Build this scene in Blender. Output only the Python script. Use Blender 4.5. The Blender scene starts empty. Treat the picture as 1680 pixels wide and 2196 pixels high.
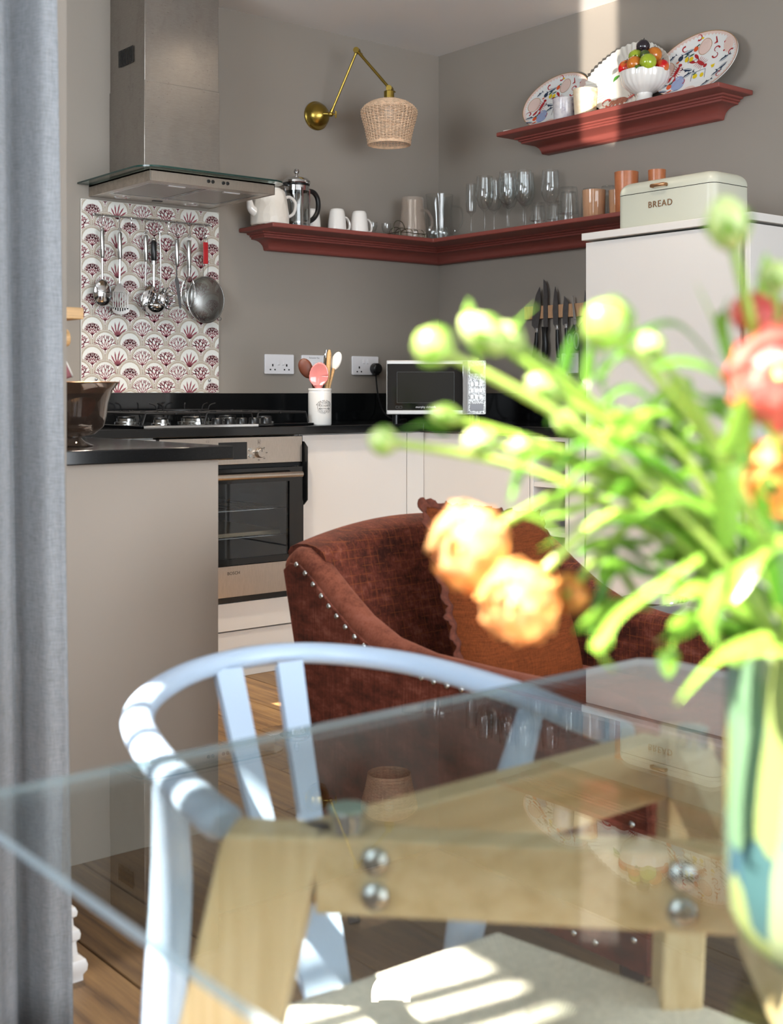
import bpy, math, random
from math import sin, cos, pi, sqrt, radians as R, atan2
from mathutils import Vector, Matrix, Quaternion
random.seed(7)
S = bpy.context.scene
COL = S.collection

# ------------------------------------------------------------------ camera
cd = bpy.data.cameras.new('camera')
cam = bpy.data.objects.new('camera', cd)
COL.objects.link(cam)
cam.location = (-3.892, -4.440, 1.012)
cam.rotation_euler = (R(90), 0, -atan2(0.63057, 0.77613))
cd.sensor_width = 36
cd.lens = 2702.0 / 2196.0 * 36
cd.shift_y = -0.1167
cd.clip_start = 0.05
cd.dof.use_dof = True
cd.dof.focus_distance = 4.1
cd.dof.aperture_fstop = 6.2
S.camera = cam

# ------------------------------------------------------------------ world, sun, daylight, exposure
w = bpy.data.worlds.new('sky')
S.world = w
w.use_nodes = True
w.node_tree.nodes['Background'].inputs[0].default_value = (0.80, 0.90, 1.0, 1)
w.node_tree.nodes['Background'].inputs[1].default_value = 1.3

SUN_DIR = Vector((-0.620, 0.100, 0.750))       # towards the sun
sl = bpy.data.lights.new('sun', 'SUN')
sl.energy = 15
sl.angle = R(0.55)
sl.color = (1.0, 0.94, 0.85)
so = bpy.data.objects.new('sun', sl)
COL.objects.link(so)
so.rotation_euler = SUN_DIR.to_track_quat('Z', 'Y').to_euler()


def area(name, loc, direction, sx, sy, energy, col):
    l = bpy.data.lights.new(name, 'AREA')
    l.shape = 'RECTANGLE'
    l.size, l.size_y = sx, sy
    l.energy = energy
    l.color = col
    o = bpy.data.objects.new(name, l)
    COL.objects.link(o)
    o.location = loc
    o.rotation_euler = (-Vector(direction)).to_track_quat('Z', 'Y').to_euler()
    return o


# daylight entering through the garden doors and the side window (both behind the camera)
area('garden_door_daylight', (-2.4, -6.42, 1.2), (0, 1, 0.05), 3.4, 2.1, 57, (0.93, 0.97, 1.0))
area('side_window_daylight', (-4.50, -4.0, 1.5), (1, 0.15, 0), 0.7, 1.4, 7, (0.86, 0.93, 1.0))
area('kitchen_window_daylight', (-3.10, -1.30, 1.93), (1, 0.12, -0.08), 0.9, 0.8, 10, (0.88, 0.95, 1.0))
# sunlight thrown back off the glass table top on to the upper right wall: a narrow, almost parallel beam
b_ = area('table_top_glint', (-2.15, -2.95, 1.18), (2.95, 2.69, 1.62), 0.14, 0.60, 0.32, (1.0, 0.93, 0.82))
b_.data.spread = R(0.9)

S.view_settings.view_transform = 'Standard'
S.view_settings.look = 'None'
S.view_settings.exposure = 1.38
S.view_settings.gamma = 1.0
S.view_settings.use_curve_mapping = False
S.cycles.use_denoising = True
S.cycles.use_light_tree = False
S.cycles.max_bounces = 12
S.cycles.transparent_max_bounces = 40
S.cycles.glossy_bounces = 5
S.cycles.caustics_reflective = False
S.cycles.caustics_refractive = False
S.cycles.sample_clamp_indirect = 6.0


# ------------------------------------------------------------------ helpers
def lin(c):
    return c / 12.92 if c <= 0.04045 else ((c + 0.055) / 1.055) ** 2.4


def hx(s):
    return tuple(lin(int(s[i:i + 2], 16) / 255) for i in (0, 2, 4)) + (1,)


class NT:
    """tiny node-tree helper"""

    def __init__(self, name):
        self.m = bpy.data.materials.new(name)
        self.m.use_nodes = True
        self.t = self.m.node_tree
        self.b = self.t.nodes['Principled BSDF']
        self.out = self.t.nodes['Material Output']

    def n(self, typ, **kw):
        nd = self.t.nodes.new(typ)
        for k, v in kw.items():
            if k.startswith('i_'):
                key = k[2:]
                key = int(key) if key.isdigit() else key.replace('_', ' ')
                nd.inputs[key].default_value = v
            else:
                setattr(nd, k, v)
        return nd

    def l(self, a, b):
        self.t.links.new(a, b)

    def coord(self, scale=(1, 1, 1), rot=(0, 0, 0), kind='Object'):
        tc = self.n('ShaderNodeTexCoord')
        mp = self.n('ShaderNodeMapping')
        mp.inputs['Scale'].default_value = scale
        mp.inputs['Rotation'].default_value = rot
        self.l(tc.outputs[kind], mp.inputs[0])
        return mp.outputs[0]

    def noise(self, vec, scale, detail=3, rough=0.55):
        nd = self.n('ShaderNodeTexNoise')
        nd.inputs['Scale'].default_value = scale
        nd.inputs['Detail'].default_value = detail
        nd.inputs['Roughness'].default_value = rough
        self.l(vec, nd.inputs['Vector'])
        return nd.outputs['Fac']

    def ramp(self, fac, stops):
        nd = self.n('ShaderNodeValToRGB')
        e = nd.color_ramp.elements
        while len(e) < len(stops):
            e.new(0.5)
        for el, (p, c) in zip(e, stops):
            el.position = p
            el.color = c
        self.l(fac, nd.inputs[0])
        return nd.outputs[0]

    def math(self, op, a, b=None, c=None):
        nd = self.n('ShaderNodeMath', operation=op)
        for i, x in enumerate((a, b, c)):
            if x is None:
                continue
            if isinstance(x, (int, float)):
                nd.inputs[i].default_value = x
            else:
                self.l(x, nd.inputs[i])
        return nd.outputs[0]

    def mix(self, fac, a, b):
        nd = self.n('ShaderNodeMix', data_type='RGBA')
        for s, x in ((nd.inputs[0], fac), (nd.inputs[6], a), (nd.inputs[7], b)):
            if isinstance(x, (int, float, tuple)):
                s.default_value = x
            else:
                self.l(x, s)
        return nd.outputs[2]

    def bump(self, height, strength=0.3, dist=0.002):
        nd = self.n('ShaderNodeBump')
        nd.inputs['Strength'].default_value = strength
        nd.inputs['Distance'].default_value = dist
        self.l(height, nd.inputs['Height'])
        self.l(nd.outputs[0], self.b.inputs['Normal'])


def plain(name, col, rough=0.5, metal=0.0, var=0.06, vscale=6.0, bump=0.0, bscale=200.0, coat=0.0, sheen=0.0,
          stretch=(1, 1, 1), spec=0.5, sub=0.0):
    k = NT(name)
    b = k.b
    c = hx(col) if isinstance(col, str) else tuple(col) + (1,)
    v = k.coord(stretch)
    f = k.noise(v, vscale)
    lo = tuple(max(0, x * (1 - var)) for x in c[:3]) + (1,)
    hi = tuple(min(1, x * (1 + var)) for x in c[:3]) + (1,)
    k.l(k.ramp(f, ((0.3, lo), (0.7, hi))), b.inputs['Base Color'])
    b.inputs['Roughness'].default_value = rough
    b.inputs['Metallic'].default_value = metal
    b.inputs['Specular IOR Level'].default_value = spec
    b.inputs['Coat Weight'].default_value = coat
    b.inputs['Coat Roughness'].default_value = 0.06
    b.inputs['Sheen Weight'].default_value = sheen
    if sub:
        b.inputs['Subsurface Weight'].default_value = sub
        b.inputs['Subsurface Radius'].default_value = (0.01, 0.006, 0.003)
    if bump:
        k.bump(k.noise(v, bscale, 2), bump, 0.001)
    return k.m


def glassy(name, tint=(1, 1, 1), haze=0.0, hazecol=(1, 1, 1), rough=0.0, f0=0.04, power=5.0, gain=1.0):
    """thin glass: clear transmission plus a Fresnel-weighted reflection"""
    k = NT(name)
    k.t.nodes.remove(k.b)
    g = k.n('ShaderNodeNewGeometry')
    d = k.n('ShaderNodeVectorMath', operation='DOT_PRODUCT')
    k.l(g.outputs['Normal'], d.inputs[0])
    k.l(g.outputs['Incoming'], d.inputs[1])
    c = k.math('ABSOLUTE', d.outputs['Value'])
    s = k.math('POWER', k.math('SUBTRACT', 1.0, c), power)
    fr = k.math('ADD', k.math('MULTIPLY', s, (1 - f0) * gain), f0)
    tr = k.n('ShaderNodeBsdfTransparent')
    tr.inputs[0].default_value = tuple(tint) + (1,)
    base = tr.outputs[0]
    if haze:
        df = k.n('ShaderNodeBsdfDiffuse')
        df.inputs[0].default_value = tuple(hazecol) + (1,)
        mh = k.n('ShaderNodeMixShader')
        mh.inputs[0].default_value = haze
        k.l(base, mh.inputs[1])
        k.l(df.outputs[0], mh.inputs[2])
        base = mh.outputs[0]
    gl = k.n('ShaderNodeBsdfGlossy')
    gl.inputs['Roughness'].default_value = rough
    mx = k.n('ShaderNodeMixShader')
    k.l(fr, mx.inputs[0])
    k.l(base, mx.inputs[1])
    k.l(gl.outputs[0], mx.inputs[2])
    k.l(mx.outputs[0], k.out.inputs[0])
    return k.m


class MB:
    """mesh builder, coordinates in the world (or local when o is zero)"""

    def __init__(self):
        self.v, self.f = [], []

    def add(self, vs, fs, M=None):
        k = len(self.v)
        self.v += [tuple(M @ Vector(p)) if M else tuple(p) for p in vs]
        self.f += [tuple(k + i for i in q) for q in fs]
        return self

    def box(self, x0, y0, z0, x1, y1, z1, M=None):
        x0, x1 = min(x0, x1), max(x0, x1)
        y0, y1 = min(y0, y1), max(y0, y1)
        z0, z1 = min(z0, z1), max(z0, z1)
        return self.add([(x0, y0, z0), (x1, y0, z0), (x1, y1, z0), (x0, y1, z0), (x0, y0, z1), (x1, y0, z1), (x1, y1, z1), (x0, y1, z1)],
                        [(0, 3, 2, 1), (4, 5, 6, 7), (0, 1, 5, 4), (1, 2, 6, 5), (2, 3, 7, 6), (3, 0, 4, 7)], M)

    def prism(self, poly, ax, a, b, M=None):
        """poly: 2-D outline, extruded along axis ax (0: poly=(y,z), 1: (x,z), 2: (x,y)) from a to b"""
        def p3(p, t):
            return ((t, p[0], p[1]), (p[0], t, p[1]), (p[0], p[1], t))[ax]
        n = len(poly)
        vs = [p3(p, a) for p in poly] + [p3(p, b) for p in poly]
        fs = [tuple(range(n))[::-1], tuple(range(n, 2 * n))] + [(i, (i + 1) % n, n + (i + 1) % n, n + i) for i in range(n)]
        return self.add(vs, fs, M)

    def rings(self, rs, closed=True, caps=True, loop=False, M=None):
        """skin a list of equal-length vertex rings"""
        n = len(rs[0])
        vs = [p for r in rs for p in r]
        fs = []
        m = len(rs)
        for i in range(m if loop else m - 1):
            j = (i + 1) % m
            for k in range(n if closed else n - 1):
                k2 = (k + 1) % n
                fs.append((i * n + k, i * n + k2, j * n + k2, j * n + k))
        if caps and closed and not loop:
            fs.append(tuple(range(n))[::-1])
            fs.append(tuple((m - 1) * n + k for k in range(n)))
        return self.add(vs, fs, M)

    def lathe(self, prof, n=24, c=(0, 0, 0), M=None, wob=None):
        T = Matrix.Translation(c) if M is None else M @ Matrix.Translation(c)
        rs = []
        for r, z in prof:
            rs.append([((r if wob is None else wob(r, z, 2 * pi * k / n)) * cos(2 * pi * k / n),
                        (r if wob is None else wob(r, z, 2 * pi * k / n)) * sin(2 * pi * k / n), z) for k in range(n)])
        return self.rings(rs, M=T)

    def tube(self, pts, r, n=8, closed=False, up=None, flat=1.0, caps=True, M=None):
        """r: radius or list; flat scales the second axis of the section"""
        P = [Vector(p) for p in pts]
        m = len(P)
        rr = r if isinstance(r, (list, tuple)) else [r] * m
        tg = []
        for i in range(m):
            a = P[(i - 1) % m] if (closed or i > 0) else P[i]
            b = P[(i + 1) % m] if (closed or i < m - 1) else P[i]
            t = b - a
            tg.append(t.normalized() if t.length > 1e-9 else Vector((0, 0, 1)))
        u = Vector(up) if up else (Vector((0, 0, 1)) if abs(tg[0].z) < 0.9 else Vector((1, 0, 0)))
        u = (u - tg[0] * u.dot(tg[0])).normalized()
        rs = []
        for i in range(m):
            if up:
                u = Vector(up)
            u = (u - tg[i] * u.dot(tg[i]))
            if u.length < 1e-6:
                u = tg[i].orthogonal()
            u.normalize()
            s = tg[i].cross(u)
            rs.append([tuple(P[i] + (u * cos(2 * pi * k / n) + s * sin(2 * pi * k / n) * flat) * rr[i]) for k in range(n)])
        return self.rings(rs, caps=caps, loop=closed, M=M)

    def sphere(self, c, r, n=16, m=10, M=None):
        rx, ry, rz = r if isinstance(r, (tuple, list)) else (r, r, r)
        rs = []
        for j in range(m + 1):
            a = -pi / 2 + pi * j / m
            q = max(cos(a), 0.001)
            rs.append([(c[0] + rx * q * cos(2 * pi * k / n), c[1] + ry * q * sin(2 * pi * k / n), c[2] + rz * sin(a)) for k in range(n)])
        return self.rings(rs, M=M)

    def cyl(self, p0, p1, r, n=16, r1=None):
        return self.tube([p0, p1], [r, r if r1 is None else r1], n)

    def grid(self, fn, nu, nv, M=None):
        vs = [fn(i / nu, j / nv) for i in range(nu + 1) for j in range(nv + 1)]
        fs = [(i * (nv + 1) + j, (i + 1) * (nv + 1) + j, (i + 1) * (nv + 1) + j + 1, i * (nv + 1) + j + 1) for i in range(nu) for j in range(nv)]
        return self.add(vs, fs, M)

    def xf(self, M):
        self.v = [tuple(M @ Vector(p)) for p in self.v]
        return self

    def mesh(self, name, off=(0, 0, 0), smooth=35):
        me = bpy.data.meshes.new(name)
        me.from_pydata([(a - off[0], b - off[1], c - off[2]) for a, b, c in self.v], [], self.f)
        if smooth:
            me.shade_smooth()
            me.set_sharp_from_angle(angle=R(smooth))
        return me


def wloc(o):
    p = Vector((0, 0, 0))
    while o:
        p += Vector(o.location)
        o = o.parent
    return p


def put(name, mb, mat, parent=None, loc=None, bev=0.0, seg=2, smooth=35, solid=0.0, label=None):
    """one mesh object; vertices of mb are in world space"""
    off = wloc(parent) if parent else Vector((0, 0, 0))
    if loc is not None:
        off = Vector(loc)
    me = mb.mesh(name, off, smooth)
    me.materials.append(mat)
    o = bpy.data.objects.new(name, me)
    COL.objects.link(o)
    if parent:
        o.parent = parent
        if loc is not None:
            o.location = Vector(loc) - wloc(parent)
    else:
        o.location = off
    if solid:
        m = o.modifiers.new('solid', 'SOLIDIFY')
        m.thickness = solid
        m.offset = 0
    if bev:
        m = o.modifiers.new('bevel', 'BEVEL')
        m.width = bev
        m.segments = seg
        m.limit_method = 'ANGLE'
        m.angle_limit = R(40)
    if label:
        o['label'] = label
    return o


def tag(o, label, cat, group=None, kind=None):
    o['label'] = label
    o['category'] = cat
    if group:
        o['group'] = group
    if kind:
        o['kind'] = kind
    return o


def thing(name, label, cat, loc=(0, 0, 0), group=None):
    o = bpy.data.objects.new(name, None)
    o.empty_display_size = 0.05
    COL.objects.link(o)
    o.location = loc
    return tag(o, label, cat, group)


def struct(name, mb, mat, **kw):
    o = put(name, mb, mat, **kw)
    o['kind'] = 'structure'
    return o


def dup(root, loc, label, rotz=None, group=None, scale=None):
    r = root.copy()
    COL.objects.link(r)
    r.location = loc
    if rotz is not None:
        r.rotation_euler = (0, 0, rotz)
    if scale:
        r.scale = scale if isinstance(scale, tuple) else (scale,) * 3
    r['label'] = label
    if group:
        r['group'] = group
    for ch in root.children:
        c = ch.copy()
        COL.objects.link(c)
        c.parent = r
        for g in ch.children:
            d = g.copy()
            COL.objects.link(d)
            d.parent = c
    return r


def inst(name, src, parent, M):
    """a sibling part sharing the mesh of src, placed by the local matrix M"""
    o = bpy.data.objects.new(name, src.data)
    COL.objects.link(o)
    o.parent = parent
    o.matrix_local = M
    for md in src.modifiers:
        if md.type == 'BEVEL':
            n = o.modifiers.new('bevel', 'BEVEL')
            n.width, n.segments, n.limit_method, n.angle_limit = md.width, md.segments, md.limit_method, md.angle_limit
    return o


def text_geo(body, size, ext=0.0004, space=1.0):
    cu = bpy.data.curves.new('lettering', 'FONT')
    cu.body = body
    cu.size = size
    cu.extrude = ext
    cu.align_x = 'CENTER'
    cu.align_y = 'CENTER'
    cu.space_character = space
    cu.resolution_u = 3
    o = bpy.data.objects.new('lettering', cu)
    COL.objects.link(o)
    dg = bpy.context.evaluated_depsgraph_get()
    dg.update()
    me = bpy.data.meshes.new_from_object(o.evaluated_get(dg))
    vs = [tuple(v.co) for v in me.vertices]
    fs = [tuple(p.vertices) for p in me.polygons]
    bpy.data.objects.remove(o)
    bpy.data.curves.remove(cu)
    bpy.data.meshes.remove(me)
    return vs, fs


def text_back(mb, body, size, x, y, z, ext=0.0004, space=1.0):
    """letters on a plane facing -Y"""
    vs, fs = text_geo(body, size, ext, space)
    mb.add([(x + a, y - c, z + b) for a, b, c in vs], fs)


def text_right(mb, body, size, x, y, z, ext=0.0004, space=1.0):
    """letters on a plane facing -X"""
    vs, fs = text_geo(body, size, ext, space)
    mb.add([(x - c, y - a, z + b) for a, b, c in vs], fs)


def bez(p0, p1, p2, n=12):
    p0, p1, p2 = Vector(p0), Vector(p1), Vector(p2)
    return [p0 * (1 - t) ** 2 + p1 * 2 * t * (1 - t) + p2 * t * t for t in [i / n for i in range(n + 1)]]


def smooth_path(pts, n=6, closed=False):
    """Catmull-Rom through pts"""
    P = [Vector(p) for p in pts]
    m = len(P)
    out = []
    for i in range(m if closed else m - 1):
        a = P[(i - 1) % m] if (closed or i > 0) else P[0]
        b, c = P[i], P[(i + 1) % m]
        d = P[(i + 2) % m] if (closed or i < m - 2) else P[-1]
        for k in range(n):
            t = k / n
            out.append(0.5 * ((2 * b) + (c - a) * t + (2 * a - 5 * b + 4 * c - d) * t * t + (3 * b - a - 3 * c + d) * t ** 3))
    if not closed:
        out.append(P[-1])
    return out


def rrect(x0, x1, y0, y1, r, n=5):
    p = []
    for cx, cy, a0 in ((x1 - r, y1 - r, 0), (x0 + r, y1 - r, 90), (x0 + r, y0 + r, 180), (x1 - r, y0 + r, 270)):
        for k in range(n + 1):
            a = R(a0 + 90 * k / n)
            p.append((cx + r * cos(a), cy + r * sin(a)))
    return p


# ------------------------------------------------------------------ materials
M_wall = plain('wall_paint', '918980', 0.75, var=0.03, vscale=1.5, bump=0.12, bscale=260, spec=0.25)
M_ceil = plain('ceiling_paint', 'dcd8d4', 0.85, var=0.02, vscale=1.0, spec=0.2)
M_cab = plain('cabinet_lacquer', 'c7c4c0', 0.42, var=0.02, vscale=2.0, bump=0.03, bscale=700, spec=0.35)
M_shelf = plain('shelf_red_paint', '7f3f37', 0.5, var=0.05, vscale=5, bump=0.02, bscale=400)
M_white = plain('white_plastic', 'e4e2e4', 0.3, var=0.01)
M_ceramic = plain('white_ceramic', 'e6e3de', 0.14, var=0.02, coat=0.4)
M_black = plain('black_plastic', '101112', 0.32, var=0.1)
M_blackmatt = plain('black_iron', '0c0d0f', 0.38, var=0.15)
M_chrome = plain('chrome', 'd2d4d6', 0.09, 1.0, var=0.02)
M_steel2 = plain('satin_steel', 'b9bab8', 0.24, 1.0, var=0.06)
M_blade = plain('knife_steel', '77777a', 0.34, 1.0, var=0.12, vscale=40)
M_brass = plain('aged_brass', 'a88f45', 0.28, 1.0, var=0.12, vscale=9)
M_copper = plain('copper', 'a9805f', 0.32, 1.0, var=0.06)
M_skirt = plain('white_gloss_paint', 'd8d5d2', 0.3, var=0.02)
M_beech = plain('beech', 'bd9470', 0.5, var=0.16, vscale=5, stretch=(30, 30, 2))
M_lightwood = plain('light_wood', 'c8a06c', 0.5, var=0.18, vscale=6, stretch=(3, 40, 30))
M_darkwood = plain('dark_wood', '5d2f1d', 0.45, var=0.2, vscale=30)
M_leg = plain('stained_leg', '1b1413', 0.35, var=0.2)
M_void = plain('dark_interior', '0d0c0b', 0.7, var=0.05)


def m_granite():
    k = NT('black_granite')
    v = k.coord()
    f = k.noise(v, 900, 1)
    k.l(k.ramp(f, ((0.0, (0.0035, 0.004, 0.0045, 1)), (0.68, (0.0045, 0.005, 0.0055, 1)), (0.74, (0.03, 0.03, 0.032, 1)))), k.b.inputs['Base Color'])
    k.b.inputs['Roughness'].default_value = 0.09
    return k.m


def m_steel(name='brushed_steel', stretch=(1, 1, 60), col=('8f8a84', 'b5b0aa'), rough=0.30, stain=True):
    k = NT(name)
    v = k.coord(stretch)
    f = k.noise(v, 40, 4, 0.7)
    base = k.ramp(f, ((0.25, hx(col[0])), (0.75, hx(col[1]))))
    if stain:
        v2 = k.coord((1, 1, 0.55))
        f2 = k.noise(v2, 9, 5, 0.7)
        base = k.mix(k.math('MULTIPLY', k.ramp(f2, ((0.5, (0, 0, 0, 1)), (0.72, (1, 1, 1, 1)))), 0.28), base, hx('7d6f66'))
        f3 = k.noise(k.coord((30, 30, 60)), 3.0, 2)
        f4 = k.noise(k.coord(), 5.0, 2)
        spots = k.math('MULTIPLY', k.math('GREATER_THAN', f3, 0.68), k.math('GREATER_THAN', f4, 0.52))
        base = k.mix(k.math('MULTIPLY', spots, 0.3), base, hx('4c4640'))
        k.l(k.math('ADD', k.math('MULTIPLY', f2, 0.25), rough - 0.1), k.b.inputs['Roughness'])
    else:
        k.b.inputs['Roughness'].default_value = rough
    k.l(base, k.b.inputs['Base Color'])
    k.b.inputs['Metallic'].default_value = 1.0
    k.bump(f, 0.06, 0.0005)
    return k.m


def m_oak(name, cols, along, scale=1.0, rough=0.42, rnd=True):
    """oak: grain stretched along one axis ('x','y','z'), each piece offset at random"""
    k = NT(name)
    st = {'x': (1.6, 26, 26), 'y': (26, 1.6, 26), 'z': (26, 26, 1.6)}[along]
    tc = k.n('ShaderNodeTexCoord')
    oi = k.n('ShaderNodeObjectInfo')
    ad = k.n('ShaderNodeVectorMath', operation='MULTIPLY_ADD')
    cb = k.n('ShaderNodeCombineXYZ')
    for i in range(3):
        k.l(oi.outputs['Random'], cb.inputs[i])
    k.l(cb.outputs[0], ad.inputs[0])
    ad.inputs[1].default_value = (37, 53, 71)
    k.l(tc.outputs['Object'], ad.inputs[2])
    mp = k.n('ShaderNodeMapping')
    mp.inputs['Scale'].default_value = tuple(s * scale for s in st)
    k.l(ad.outputs[0], mp.inputs[0])
    v = mp.outputs[0]
    f = k.noise(v, 2.2, 5, 0.62)
    big = k.noise(ad.outputs[0], 3.0, 2)
    c = k.ramp(f, ((0.28, hx(cols[0])), (0.5, hx(cols[1])), (0.72, hx(cols[2]))))
    c = k.mix(k.math('MULTIPLY', big, 0.35), c, hx(cols[0]))
    if rnd:
        hsv = k.n('ShaderNodeHueSaturation')
        k.l(c, hsv.inputs['Color'])
        k.l(k.math('ADD', k.math('MULTIPLY', oi.outputs['Random'], 0.45), 0.66), hsv.inputs['Value'])
        c = hsv.outputs[0]
    k.l(c, k.b.inputs['Base Color'])
    k.b.inputs['Roughness'].default_value = rough
    k.bump(f, 0.15, 0.001)
    return k.m


def m_velvet(name, grid=True, axes=(0, 2), c0='331811', c1='5e2d20', line='8a4a24', sheen=0.35):
    k = NT(name)
    v = k.coord()
    n1 = k.noise(k.coord((1, 1, 2.2)), 16, 5, 0.7)
    n2 = k.noise(v, 5, 2)
    sx = k.noise(k.coord((260, 260, 14)), 1.0, 2)
    f = k.math('ADD', k.math('MULTIPLY', n1, 0.62), k.math('MULTIPLY', n2, 0.2))
    f = k.math('ADD', f, k.math('MULTIPLY', sx, 0.25))
    c = k.ramp(f, ((0.42, hx(c0)), (0.56, hx(c1)), (0.68, hx('7d4a3c'))))
    if grid:
        sp = k.n('ShaderNodeSeparateXYZ')
        k.l(v, sp.inputs[0])
        ln = None
        for i in axes:
            p = 0.0165 if i == 2 else 0.020
            a = k.math('FRACT', k.math('DIVIDE', sp.outputs[i], p))
            a = k.math('LESS_THAN', a, 0.07)
            ln = a if ln is None else k.math('MAXIMUM', ln, a)
        brk = k.math('GREATER_THAN', k.noise(k.coord((40, 40, 40)), 1.2, 2), 0.46)
        c = k.mix(k.math('MULTIPLY', k.math('MULTIPLY', ln, brk), 0.5), c, hx(line))
    k.l(c, k.b.inputs['Base Color'])
    k.b.inputs['Roughness'].default_value = 0.85
    k.b.inputs['Specular IOR Level'].default_value = 0.15
    k.b.inputs['Sheen Weight'].default_value = sheen
    k.b.inputs['Sheen Roughness'].default_value = 0.4
    k.b.inputs['Sheen Tint'].default_value = hx('b57a66')
    k.bump(k.noise(v, 420, 2), 0.4, 0.001)
    return k.m


def m_weave(name, c0, c1, sc=700.0, rough=0.9, bump=0.4, sheen=0.0, mott=0.15):
    """plain woven cloth"""
    k = NT(name)
    v = k.coord()
    a = k.noise(k.coord((0.06, 0.06, 1)), sc, 2)
    b = k.noise(k.coord((1, 1, 0.05)), sc, 2)
    f = k.math('ADD', k.math('MULTIPLY', a, 0.5), k.math('MULTIPLY', b, 0.5))
    f = k.math('ADD', f, k.math('MULTIPLY', k.math('SUBTRACT', k.noise(v, 7, 2), 0.5), mott))
    k.l(k.ramp(f, ((0.36, hx(c0)), (0.64, hx(c1)))), k.b.inputs['Base Color'])
    k.b.inputs['Roughness'].default_value = rough
    k.b.inputs['Specular IOR Level'].default_value = 0.12
    k.b.inputs['Sheen Weight'].default_value = sheen
    k.bump(f, bump, 0.001)
    return k.m


def m_leafy(name, c0, c1, trans=0.45, rough=0.27, vs=14.0):
    """thin plant tissue: diffuse + translucent + soft gloss"""
    k = NT(name)
    v = k.coord()
    f = k.noise(v, vs, 2)
    oi = k.n('ShaderNodeObjectInfo')
    f = k.math('ADD', k.math('MULTIPLY', f, 0.6), k.math('MULTIPLY', oi.outputs['Random'], 0.4))
    c = k.ramp(f, ((0.3, hx(c0)), (0.7, hx(c1))))
    k.l(c, k.b.inputs['Base Color'])
    k.b.inputs['Roughness'].default_value = rough
    tl = k.n('ShaderNodeBsdfTranslucent')
    k.l(c, tl.inputs[0])
    mx = k.n('ShaderNodeMixShader')
    mx.inputs[0].default_value = trans
    k.l(k.b.outputs[0], mx.inputs[1])
    k.l(tl.outputs[0], mx.inputs[2])
    k.l(mx.outputs[0], k.out.inputs[0])
    return k.m


M_granite = m_granite()
M_steel = m_steel()
M_steelh = m_steel('oven_steel', (60, 1, 1), ('a49a90', 'c9c0b6'), 0.3, stain=False)
M_floor = m_oak('oak_floorboard', ('4f361e', '80603a', '9b794b'), 'y', 1.0, 0.45)
M_table = m_oak('oak_table', ('b89c68', 'd6bd90', 'e4d0a8'), 'x', 1.0, 0.45, rnd=False)
M_tablez = m_oak('oak_table_leg', ('b89c68', 'd6bd90', 'e4d0a8'), 'z', 1.0, 0.45, rnd=False)
M_velvet = m_velvet('rust_velvet_grid')
M_velvety = m_velvet('rust_velvet_grid_side', axes=(1, 2))
M_velvets = m_velvet('rust_velvet_grid_seat', axes=(0, 1))
M_velvetp = m_velvet('rust_velvet_plain', grid=False)
M_roll = m_velvet('rust_velvet_roll', grid=False, c0='53291d', c1='74402f')
M_cushion = m_weave('rust_cushion', '4f2610', '74391a', 500, 0.85, 0.5)
M_trim = plain('cushion_fringe', '5a2a19', 0.9, var=0.3, vscale=120)
M_curtain = m_weave('grey_linen', '75787b', '92959a', 1100, 0.9, 0.25, mott=0.12)
M_cord = plain('paper_cord', 'd3cdbb', 0.75, var=0.14, vscale=160, stretch=(1, 1, 1))
M_chair = plain('blue_grey_paint', 'a2b4c8', 0.32, var=0.03, vscale=4, bump=0.02, bscale=80)
M_rattan = plain('natural_rattan', 'd9b99a', 0.6, var=0.2, vscale=60)
M_glass = glassy('drinking_glass', (0.955, 0.965, 0.965), gain=0.85, power=3.2, f0=0.05)
M_glasstop = glassy('table_glass', (0.86, 0.885, 0.875), gain=1.0, power=4.6)
M_glassedge = glassy('glass_edge', (0.62, 0.74, 0.74), haze=0.5, hazecol=(0.42, 0.50, 0.55))
M_canopy = glassy('canopy_glass', (0.78, 0.86, 0.84))
M_canopyedge = plain('canopy_glass_edge', '16302c', 0.15, var=0.05)
M_frost = glassy('frosted_glass', (0.95, 0.92, 0.89), haze=0.15, hazecol=(0.78, 0.68, 0.60))
M_amber = glassy('amber_glass', (0.85, 0.70, 0.56), haze=0.45, hazecol=(0.72, 0.45, 0.28))
M_smoke = glassy('smoked_glass', (0.60, 0.52, 0.46), haze=0.16, hazecol=(0.10, 0.07, 0.055), f0=0.07, power=3.5)
M_ovenglass = glassy('oven_glass', (0.78, 0.82, 0.85), f0=0.05)
M_stem = m_leafy('flower_stem', '83a53a', 'b3ca62', 0.3)
M_leaf = m_leafy('ranunculus_leaf', '4c7f22', '90b848', 0.4)
M_bud = m_leafy('green_bud', '93ae52', 'c4d28c', 0.3)
M_peach = m_leafy('peach_petal', 'dd9a52', 'e9c08c', 0.35, 0.5)
M_orange = m_leafy('orange_petal', 'd98a3a', 'eab56a', 0.35, 0.5)
M_red = m_leafy('coral_red_petal', 'b03030', 'd87a6a', 0.3, 0.5)

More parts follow.
